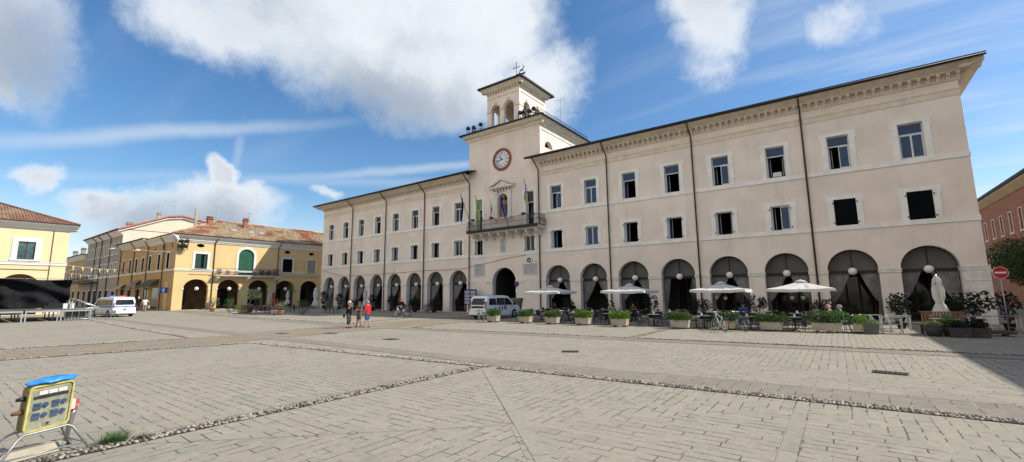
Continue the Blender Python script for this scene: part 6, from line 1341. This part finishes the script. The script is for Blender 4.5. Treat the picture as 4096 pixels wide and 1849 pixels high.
# seated people
SIT = dict(pel=(0, 0, .55), chest=(0, .0, .9), neck=(0, .01, 1.1), head=(0, .04, 1.23), hipL=(-.1, .02, .54), hipR=(.1, .02, .54), knL=(-.12, .42, .55), knR=(.12, .42, .55), anL=(-.12, .42, .1), anR=(.12, .45, .1), shL=(-.18, 0, 1.04), shR=(.18, 0, 1.04), elL=(-.24, .06, .78), elR=(.24, .06, .78), wrL=(-.16, .3, .78), wrR=(.16, .3, .78))
person((-.45, 27.95, .04), math.radians(95), 'bald man seated at the right end of the cafe behind the widest planter', SIT, top=cl('beige', (.4, .36, .28)), bottom=cl('charcoal', (.03, .03, .035)), leg='long', hair=cl('hair_white', (.6, .58, .55)), hairstyle='bald', shoes=M_PLBLK, bulk=1.1)
person((.0, 28.0, 0), math.radians(88), 'grey curly haired woman in a green top seated beside the bald man', SIT, top=cl('green', (.04, .3, .17)), bottom=cl('white', (.75, .74, .7)), leg='long', hair=cl('hair_grey', (.3, .29, .28)), shoes=M_PLBLK, sleeve=.6)
for k, (x, y, a, tp, lb) in enumerate([(-18.6, 31.2, 100, 'charcoal', 'shadowed person seated under the first umbrella, left one'), (-17.1, 31.4, 250, 'black', 'shadowed person in black seated under the first umbrella, right one'), (-14.0, 31.6, 80, 'beige', 'pale haired seated person in beige between the first two umbrellas'), (-12.2, 31.5, 200, 'brick', 'seated person in a dull red top under the second umbrella'), (-5.0, 31.8, 180, 'denim', 'person in blue seated deep under the third umbrella')]):
    person((x, y, .0), math.radians(a), lb, SIT, top=cl(tp, {'brick': (.18, .06, .05)}.get(tp, (.2, .2, .2))), bottom=MATS['cloth_charcoal'], leg='long', hair=cl('hair_white', (.6, .58, .55)) if k == 2 else MATS['cloth_hair_dark'], shoes=M_PLBLK, vox=.02)
    clone(CH0, (x, y-.05, 0), math.radians(a+180), 'dark chair occupied by the %s shadowed seated person from the van' % ORD[k])

# ---------------------------------------------------------------- statue in the niche
t = thing('niche_statue', (-29.17, 38.32, 10.55), 'ochre and pink robed statue standing in the niche above the balcony', 'statue')
S = [((0, 0, .1), (0, 0, 1.2), .36, .22), ((0, 0, 1.2), (0, 0, 1.7), .25, .22), ((-.2, 0, 1.75), (.2, 0, 1.75), .13, .13), ((0, 0, 1.8), (0, -.02, 2.1), .09, .08), ((0, -.03, 2.22), (0, -.04, 2.3), .14, .13), ((-.3, 0, 1.7), (-.42, -.1, 1.35), .1, .09), ((-.42, -.1, 1.35), (-.2, -.3, 1.5), .09, .07), ((.3, 0, 1.7), (.4, -.15, 1.4), .1, .09), ((.4, -.15, 1.4), (.2, -.32, 1.3), .09, .06), ((-.2, -.1, .1), (-.15, -.25, 1.1), .12, .08), ((.2, -.1, .1), (.1, -.25, 1.1), .12, .08)]
capsules(S, .03, 'figure', mat('statue_ochre', (.33, .17, .07), .7, .35, 3), t)
g = MB(); g.sphere((0, -.05, 2.3), .17, 14, (1, 1, .9)); g.build('hood', mat('statue_pink', (.45, .3, .25), .7), t)
# ---------------------------------------------------------------- flags
def flag(pa, pb, label, cols, L, wd, stars=False, pole=M_BLACKI, start=.12, swing=0.):
    """a furled, hanging flag on a raked pole; cols = list of material and share across the cloth"""
    pa, pb = Vector(pa), Vector(pb); t = thing('flag', pb, label, 'flag', 'flags on the balcony')
    g = MB(lambda x, y, z: (x-pb.x, y-pb.y, z-pb.z)); g.tube([pb, pa], .028, 7); g.sphere(pa, .06, 8); g.build('pole', pole, t)
    d = (pb-pa).normalized(); n = 22
    tot = sum(c[1] for c in cols); acc = 0
    for m_, sh in cols:
        g = MB(lambda x, y, z: (x-pb.x, y-pb.y, z-pb.z)); g.sm = True; R = []
        for r in range(11):
            f = (acc+sh*r/10)/tot
            row = []
            for k in range(n+1):
                h = k/n; a0 = pa+d*(start+f*wd)          # along the hoist
                fall = h*L; x = a0.x+(.10*math.sin(h*3+f*5))+swing*h; y = a0.y-.06*math.sin(f*14+h*2)-.03; z = a0.z-fall*(.98)+.0
                x -= (f-.35)*wd*.62*h*(1 if d.x > 0 else -1)*.9
                row.append((x, y, z))
            R.append(row)
        g.rings(R, False, False); o = g.build('cloth', m_, t, fix=False); o.modifiers.new('t', 'SOLIDIFY').thickness = .01; acc += sh
    return t
F_BLUE = mat('flag_blue', (.012, .018, .12), .8, trans=.1); F_UB = mat('flag_skyblue', (.03, .12, .5), .8); F_YEL = mat('flag_yellow', (.62, .6, .07), .8); F_RED = mat('flag_red', (.5, .02, .03), .8); F_WH = mat('flag_white', (.65, .65, .65), .8); F_GRN = mat('flag_green', (.02, .2, .07), .8); F_LIME = mat('flag_lime', (.3, .38, .06), .8); M_GOLD = mat('star_gold', (.8, .6, .05), .5)
f1 = flag((-33.95, 36.3, 13.45), (-32.75, 36.8, 9.75), 'dark blue flag with yellow stars, leftmost on the facade', [(F_BLUE, 1)], 2.0, 1.5)
g = MB(lambda x, y, z: (x+32.75, y-36.8, z-9.75))
for k in range(10):
    a = 2*PI*k/10; cx_, cz_ = -34.0+.22*math.cos(a), 12.05+.42*math.sin(a); pts = [(cx_+(.07 if j % 2 == 0 else .03)*math.sin(PI*j/5), cz_+(.07 if j % 2 == 0 else .03)*math.cos(PI*j/5)) for j in range(10)]
    g = MB(lambda x, y, z: (x+32.75, y-36.8, z-9.75)); g.rings([[(p[0], 36.2, p[1]) for p in pts], [(p[0], 36.19, p[1]) for p in pts]]); g.build('star', M_GOLD, f1)
flag((-31.79, 36.4, 12.93), (-30.89, 36.75, 9.95), 'yellow green flag hanging limp left of the niche', [(F_LIME, 1)], 1.7, .9, start=.5)
flag((-30.3, 36.4, 13.75), (-29.03, 36.75, 9.7), 'red white and green flag half furled on a white pole', [(F_GRN, .3), (F_WH, 1), (F_RED, 1)], 1.35, 1.2, pole=M_ALU, start=1.7)
flag((-28.5, 36.4, 13.0), (-27.38, 36.75, 9.05), 'deep blue flag crossing in front of the niche statue', [(F_UB, .5), (F_BLUE, 1)], 2.0, 1.0, start=.4, swing=.75)
flag((-25.15, 36.4, 13.75), (-24.12, 36.75, 9.9), 'blue over yellow flag, rightmost on the balcony', [(F_UB, 1)], 1.45, .9, start=.3)
fy_ = flag((-25.05, 36.4, 12.35), (-24.55, 36.5, 11.6), 'x', [(F_YEL, 1)], .85, .62, start=.02); 
par = [o for o in bpy.data.objects if o.get('label') == 'blue over yellow flag, rightmost on the balcony'][0]
for ch in list(fy_.children):
    off = fy_.location-par.location
    if ch.name.startswith('cloth'): ch.parent = par; ch.location = off
    else: bpy.data.objects.remove(ch)
bpy.data.objects.remove(fy_)
for k, (x, z) in enumerate([(-32.6, 10.35), (-29.9, 10.3), (-25.6, 10.3)]):
    t = thing('spotlight', (x, 36.9, z-.2), 'small black spotlight on the balcony rail, %s one' % ('left', 'middle', 'right')[k], 'spotlight', 'spotlights on the balcony rail')
    g = MB(); g.box(-.22, .22, -.1, .1, .1, .32); g.build('housing', M_PLBLK, t); g = MB(); g.box(-.02, .02, -.02, .02, -.08, .1); g.build('bracket', M_PLBLK, t)
# floodlights on the tower terrace
FL = None
for k, (x, z) in enumerate([(-33.88, 21.66), (-32.98, 21.58), (-31.95, 21.7), (-26.24, 21.64), (-25.73, 21.67), (-25.05, 21.56), (-24.47, 21.65)]):
    lb = 'round black floodlight on the tower terrace, %s from the left' % ORD[k]
    if FL is None:
        FL = thing('floodlight', (x, 37.5, z), lb, 'floodlight', 'floodlights on the tower terrace', .5)
        g = MB(lambda x, y, z: (x, z, y)); g.lathe((0, 0, 0), [(.1, .22), (.19, .12), (.24, -.1), (.24, -.16)], 16); g.build('drum', M_PLBLK, FL)
        g = MB(lambda x, y, z: (x, z, y)); g.lathe((0, 0, 0), [(.22, -.165), (.22, -.17)], 16); g.build('lens', M_GLASSD, FL)
        g = MB(); g.box(-.25, -.22, -.05, .05, -.4, .05); g.box(.22, .25, -.05, .05, -.4, .05); g.box(-.25, .25, -.05, .05, -.43, -.4); g.tube([(0, 0, -.43), (0, .1, -.65)], .03, 5); g.build('bracket', M_PLBLK, FL)
    else: clone(FL, (x, 37.5, z), random.uniform(-.6, .8), lb)
for k, (y, z) in enumerate([(20.95, 9.55), (21.6, 9.6), (20.9, 8.9), (21.5, 8.92)]):
    o = clone(FL, (-70.95, y, z), PI/2+.3, 'round floodlight on the yellow corner, %s' % ['upper left', 'upper right', 'lower left', 'lower right'][k], (1.15, 1.15, 1.15)); o['group'] = 'floodlights on the corner of the yellow house'
# weather vane
t = thing('weather_vane', (-29.2, 41, 27.1), 'iron weather vane with cross, banner and leaping stag on the tower', 'weather vane')
g = MB(); g.tube([(0, 0, 0), (0, 0, 2.95)], .035, 6); g.sphere((0, 0, .5), .12, 10); g.build('mast', M_BLACKI, t)
g = MB(); g.tube([(-.4, 0, 2.35), (.4, 0, 2.35)], .035, 6)
for x, z in ((-.42, 2.35), (.42, 2.35), (0, 2.98)): g.sphere((x, 0, z), .07, 8)
g.build('cross', M_BLACKI, t)
g = MB(); pts = [(0, 1.15), (.35, 1.2), (.8, 1.12), (1.45, 1.2), (1.2, 1.3), (1.45, 1.42), (.8, 1.4), (.4, 1.5), (0, 1.45)]; g.rings([[(p[0], -.015, p[1]) for p in pts], [(p[0], .015, p[1]) for p in pts]]); g.build('banner', M_BLACKI, t)
g = MB()
for a, b, r in (((.65, 1.75), (1.0, 1.85), .09), ((1.0, 1.85), (1.12, 2.1), .05), ((1.12, 2.1), (1.22, 2.08), .045), ((1.1, 2.12), (1.0, 2.35), .018), ((1.14, 2.12), (1.16, 2.36), .018), ((.95, 1.8), (1.15, 1.6), .025), ((1.0, 1.8), (1.05, 1.5), .025), ((.68, 1.75), (.5, 1.5), .028), ((.62, 1.75), (.45, 1.6), .028)): g.tube([(a[0]-.05, 0, a[1]), (b[0]-.05, 0, b[1])], r, 6)
g.build('stag', M_BLACKI, t)
# aerials
def aerial(loc, h, label, n=5, rz=0):
    t = thing('aerial', loc, label, 'aerial', 'television aerials on the roofs', rz); g = MB(); g.tube([(0, 0, 0), (0, 0, h)], .02, 5); g.build('mast', M_GREYM, t)
    g = MB(); g.tube([(-.6, 0, h*.92), (.6, 0, h*.98)], .012, 4)
    for k in range(n): x = -.55+1.1*k/(n-1); g.tube([(x, -.3, h*.95), (x, .3, h*.95)], .008, 4)
    g.build('dipoles', M_GREYM, t); g = MB(); g.tube([(-.5, 0, h*.6), (0, 0, h*.7)], .012, 4)
    for k in range(4): g.tube([(-.5+k*.15, -.2, h*.6+.03*k), (-.5+k*.15, .2, h*.6+.03*k)], .008, 4)
    g.build('lower_dipoles', M_GREYM, t)
aerial((-24.9, 44, 21.0), 4.4, 'television aerial at the back of the tower terrace', rz=.6); aerial((-76, 26.6, 13.2), 2.6, 'double aerial behind the first brick chimney of the yellow house', rz=1.2); aerial((-76.5, 31.5, 13.7), 1.9, 'aerial beside the second brick chimney of the yellow house', rz=.5); aerial((-100, 28, 17.0), 3.2, 'aerial above the red roof of the tall grey house', rz=1.4)
# planting on the yellow balcony
for k, (y, h, r, m_, n) in enumerate([(25.8, .55, .35, M_LEAFD, 160), (26.9, .35, .4, M_LEAFO, 120), (28.0, .3, .35, M_LEAFO, 110), (30.6, .3, .3, M_LEAFO, 100), (31.6, .55, .5, M_LEAFD, 260), (32.6, .6, .5, M_LEAFD, 260), (33.6, .85, .5, mat('leaf_red', (.16, .03, .03), .6, isl=.4), 260)]):
    t = thing('balcony_plant', (YX+.55, y, 5.15), ['dark plant at the left end of the yellow house balcony', 'small plant on the yellow balcony left of the door', 'small low plant just left of the green balcony door', 'small plant just right of the green balcony door', 'dark bush in shade on the yellow balcony, left of three', 'dark bush in shade on the yellow balcony, middle of three', 'red leaved bush at the right end of the yellow balcony'][k], 'plant', 'plants on the yellow balcony')
    g = MB(); g.box(-.14, .14, -.3, .3, 0, .25); g.build('box', M_TERRA, t); g = MB(); foliage(g, (.1, 0, .25+h/2), (.3, r, h/2+.1), n, .13, gaps=0); g.build('foliage', m_, t)
# street wires, lamps and bunting
def wire(pts, label, r=.022): 
    g = MB(); P = []
    for a, b in zip(pts[:-1], pts[1:]):
        for k in range(8): f = k/8; P.append((a[0]+(b[0]-a[0])*f, a[1]+(b[1]-a[1])*f, a[2]+(b[2]-a[2])*f-.25*math.sin(PI*f)))
    P.append(pts[-1]); g.tube(P, r, 5); return tag(g.build('overhead_wire', M_FRAME), label, 'wire', 'wires over the side street')
wire([(-98, 20.6, 10.4), (-85, 17.3, 9.4), (-73.5, 17.0, 8.4), (-71.45, 20.6, 8.3)], 'pale wire carrying two street lamps over the side street')
for k, (x, y, z) in enumerate([(-86.2, 17, 9.35), (-73.6, 17, 8.27)]):
    t = thing('street_lamp', (x, y, z), 'flat white lamp hanging over the side street, %s one' % ('left', 'right')[k], 'street lamp', 'lamps hanging over the side street')
    g = MB(); g.box(-.75, .75, -.2, .2, -.14, .0); g.build('housing', M_WHITE, t); g = MB(); g.box(-.6, .6, -.15, .15, -.17, -.141); g.build('diffuser', M_GLOBE, t)
def bunting(a, b, n, label):
    a, b = Vector(a), Vector(b); t = thing('bunting', a, label, 'bunting', 'bunting strings over the side street'); g = MB(lambda x, y, z: (x-a.x, y-a.y, z-a.z)); P = [a.lerp(b, k/20)-Vector((0, 0, .3*math.sin(PI*k/20))) for k in range(21)]; g.tube(P, .025, 4); g.build('cord', M_FRAME, t)
    for k in range(n):
        p = a.lerp(b, (k+.7)/n*.92)-Vector((0, 0, .3*math.sin(PI*(k+.7)/n*.92))); g = MB(lambda x, y, z: (x-a.x, y-a.y, z-a.z)); dx = (b-a).normalized()*.28
        g.rings([[p-dx, p+dx, p-Vector((0, 0, .6))], [p-dx+Vector((.01, .0, 0)), p+dx+Vector((.01, 0, 0)), p-Vector((-.01, 0, .6))]]); g.build('pennant', mat('pennant_yellow', (.75, .55, .2), .8), t)
bunting((-71.9, 10.4, 5.9), (-89.2, 20.5, 6.6), 8, 'upper string of yellow pennants across the side street'); bunting((-72.5, 10.4, 5.1), (-101, 20.5, 6.0), 6, 'lower string of yellow pennants across the side street')

# ---------------------------------------------------------------- power distribution box in the foreground
PB = thing('power_box', (-8.72, 1.27, 0), 'dirty yellow portable power box with blue sockets and blue lid on a tube stand', 'power box', None, math.radians(14))
PB.scale = (1, 1, .93)
# local axes: +x faces the viewer, +y runs to the viewer's right, tilt back a little
tl = math.radians(6); ro = math.radians(3.5)
def TB_(x, y, z):
    z0 = z-.4; y2, z2 = y*math.cos(ro)-z0*math.sin(ro)*-1, z0*math.cos(ro)+y*math.sin(ro)
    return (x-z2*math.sin(tl)*.6, y2, .4+z2)
M_PBY = mat('box_yellow', (.5, .42, .12), .6, .3, 9, .3, 30, stain=.7); M_PBD = mat('box_dirty', (.2, .16, .06), .7, .35, 6, .3, 40, stain=.6); M_SB = mat('socket_blue', (.045, .08, .16), .5, .45, 40)
def rrect(y0, y1, z0, z1, r, n=5):
    P = []
    for cy_, cz_, a0 in ((y1-r, z0+r, -90), (y1-r, z1-r, 0), (y0+r, z1-r, 90), (y0+r, z0+r, 180)):
        for k in range(n+1): a = math.radians(a0+90*k/n); P.append((cy_+r*math.cos(a), cz_+r*math.sin(a)))
    return P
g = MB(TB_); Q = rrect(-.23, .23, .4, 1.02, .06); g.rings([[(-.2, y, z) for y, z in rrect(-.2, .2, .43, .99, .05)], [(-.17, y, z) for y, z in Q], [(-.02, y, z) for y, z in Q]]); g.build('case', M_PBD, PB)
g = MB(TB_); Qi = rrect(-.21, .21, .42, 1.0, .042)
for d0, d1 in ((-.019, .012),): g.rings([[(d0, y, z) for y, z in Qi], [(d0, y, z) for y, z in Q], [(d1, y, z) for y, z in Q], [(d1, y, z) for y, z in Qi], [(d0, y, z) for y, z in Qi]], False)
g.build('front_rim', M_PBY, PB)
g = MB(TB_); g.rings([[(-.018, y, z) for y, z in Qi], [(-.008, y, z) for y, z in Qi]]); g.build('panel', mat('panel_cream', (.3, .3, .2), .6, .3, 8, stain=.5), PB)
for r in range(2):
    for c in range(2):
        y0 = -.165+c*.185; z0 = .555+r*.135
        g = MB(TB_); g.box(-.0075, -.004, y0-.012, y0+.155, z0-.01, z0+.105); m0 = g.build('socket_plate', mat('plate_grey', (.33, .33, .24), .6, .2, 8), PB)
        g = MB(TB_); g.box(-.003, .012, y0, y0+.075, z0+.005, z0+.09); g.box(.012, .02, y0+.01, y0+.065, z0+.06, z0+.085); g.build('socket', M_SB, m0)
        g = MB(TB_); n = 18; g.rings([[(x, y0+.118+.03*math.cos(2*PI*k/n), z0+.05+.034*math.sin(2*PI*k/n)) for k in range(n)] for x in (-.003, .016)]); g.rings([[(x, y0+.118+.018*math.cos(2*PI*k/n), z0+.05+.02*math.sin(2*PI*k/n)) for k in range(n)] for x in (.016, .024)]); g.build('round_socket', M_SB, m0)
g = MB(TB_); g.box(-.0065, .0, -.175, .18, .835, .875); g.build('breaker_row', mat('breaker', (.03, .03, .035), .5, .4, 20), PB)
for k in range(3): g = MB(TB_); g.box(.0, .004, -.13+k*.098, -.04+k*.098, .885, .94); g.build('paper_label', M_WHITE, PB)
g = MB(TB_); g.box(-.005, .004, -.035, .04, .45, .51); g.build('latch_plate', M_ALU, PB); g = MB(TB_); n = 12; g.rings([[(x, .0+.015*math.cos(2*PI*k/n), .48+.018*math.sin(2*PI*k/n)) for k in range(n)] for x in (.004, .02)]); g.build('latch', M_PLBLK, PB)
mg = bpy.data.materials.new('clear_cover'); mg.use_nodes = True; nt = mg.node_tree; nt.nodes.clear(); ou = N(nt, 'ShaderNodeOutputMaterial'); gl_ = N(nt, 'ShaderNodeBsdfGlossy'); gl_.inputs['Roughness'].default_value = .12; tr_ = N(nt, 'ShaderNodeBsdfTransparent'); mx_ = N(nt, 'ShaderNodeMixShader'); mx_.inputs[0].default_value = .06; nt.links.new(tr_.outputs[0], mx_.inputs[1]); nt.links.new(gl_.outputs[0], mx_.inputs[2]); nt.links.new(mx_.outputs[0], ou.inputs[0])
g = MB(TB_); g.rings([[(x, y, z) for y, z in rrect(-.19, .19, .44, .98, .03)] for x in (.026, .03)]); g.build('clear_cover', mg, PB)
for (y0, y1, z, m_) in ((-.31, -.225, .86, M_PLBLK), (-.33, -.225, .68, mat('plug_brown', (.14, .07, .03), .6)), (.225, .27, .9, M_PLBLK)): g = MB(TB_); g.tube([(-.09, y0, z), (-.09, y1, z)], [.022, .035] if y0 < 0 else [.035, .022], 10); g.build('side_plug', m_, PB)
g = MB(TB_); R = []
for k, (h, s) in enumerate(((0, .9), (.012, 1.0), (.04, .9), (.062, .5))): R.append([(-.09+.135*s*math.cos(2*PI*j/28)*(1+.08*math.cos(6*PI*j/28)), .015+.27*s*math.sin(2*PI*j/28), 1.035+h+.012*math.sin(j*1.3)) for j in range(28)])
g.sm = True; g.rings(R); g.build('lid', mat('lid_blue', (.03, .25, .68), .35, .25, 7, spec=.6), PB)
g = MB(TB_); g.box(-.17, -.03, .235, .29, .58, .72); g.build('side_socket', mat('socket_white', (.55, .55, .5), .5), PB); g = MB(TB_); g.tube([(-.1, .27, .6), (-.1, .31, .55)], [.055, .05], 10); g.box(-.13, -.05, .29, .34, .64, .7); g.build('red_socket', mat('socket_red', (.5, .05, .06), .5), PB)
g = MB(TB_); g.tube([(-.1, .31, .56), (-.1, .3, .5), (-.11, .3, .36), (-.13, .29, .12)], [.05, .042, .03, .026], 9); g.build('cable_plug', M_GREYM, PB)
M_TUB = mat('tube_grey', (.3, .31, .31), .45, .15, 6, metal=.5)
for x, nm in ((.05, 0), (-.22, 0)):
    s = 1 if x > 0 else -1
    g = MB(); g.tube([(x+s*.16, -.52, .02), (x+s*.04, -.3, .33), (x, -.23, .375), (x, .2, .40), (x+s*.02, .25, .37), (x+s*.14, .42, .02)], .0165, 8); g.build('stand_tube', M_TUB, PB)
    for e in ((x+s*.16, -.52), (x+s*.14, .42)): g = MB(); g.tube([(e[0]-.03, e[1], .012), (e[0]+.04, e[1], .012)], .02, 6); g.build('foot', M_RUBBER, PB)
g = MB()
g.tube([(.17, -.45, .12), (.15, .38, .12)], .013, 7); g.tube([(-.34, -.45, .12), (-.32, .38, .12)], .013, 7); g.tube([(.17, -.45, .12), (-.34, -.45, .12)], .013, 7); g.tube([(.15, .38, .12), (-.32, .38, .12)], .013, 7); g.build('cross_tube', M_TUB, PB)
# flat stone slab the stand straddles, and weeds
g = MB(); g.hexa([(-.25, -.3, 0), (.16, -.34, 0), (.16, .3, 0), (-.2, .28, 0), (-.23, -.28, .1), (.14, -.32, .12), (.13, .28, .12), (-.18, .26, .09)]); o = tag(g.build('stone_slab', M_CONC), 'rough pale slab lying under the power box stand', 'slab'); o.location = (-8.95, 1.15, .012); o.rotation_euler = (0, 0, .3)
def weeds(x, y, n, r, h, label, lm):
    g = MB()
    for _ in range(n):
        a, q = random.random()*6.28, r*random.random()**.6; bx, by = x+q*math.cos(a), y+q*math.sin(a); L_ = h*random.uniform(.4, 1.2); dx, dy = random.gauss(0, .5)*L_, random.gauss(0, .5)*L_; w_ = .006
        g.poly([(bx-w_, by, .01), (bx+w_, by, .01), (bx+dx*.5+w_*.7, by+dy*.5, L_*.7), (bx+dx*.5-w_*.7, by+dy*.5, L_*.7)]); g.poly([(bx+dx*.5-w_*.7, by+dy*.5, L_*.7), (bx+dx*.5+w_*.7, by+dy*.5, L_*.7), (bx+dx, by+dy, L_)])
    return tag(g.build('grass_tuft', lm, fix=False), label, 'grass', kind='stuff')
M_GRS = mat('weed_green', (.06, .085, .022), .7, .3, 8, isl=.4)
weeds(-8.75, 2.0, 420, .17, .16, 'grass tuft beside the power box stand', mat('tuft_green', (.11, .2, .035), .7, .3, 8, isl=.4)); weeds(-8.62, 2.28, 160, .12, .07, 'low weeds just past the grass tuft', M_GRS)
for k, (x, y, n, r, h) in enumerate([(-8.6, 3.3, 120, .12, .05), (-8.5, 4.7, 160, .16, .05), (-8.6, 6.6, 140, .14, .06), (-5.7, 10.2, 220, .25, .06), (-4.1, 10.3, 160, .2, .06), (-2.3, 10.35, 160, .22, .06), (-16, 9.85, 260, .5, .06), (-18.2, 9.65, 200, .6, .05)]):
    weeds(x, y, n//2, r, h*.8, 'sparse weeds in the cobble strip, patch %s from the power box' % ORD[k], M_GRS)
# bounce: nothing extra; aim the render
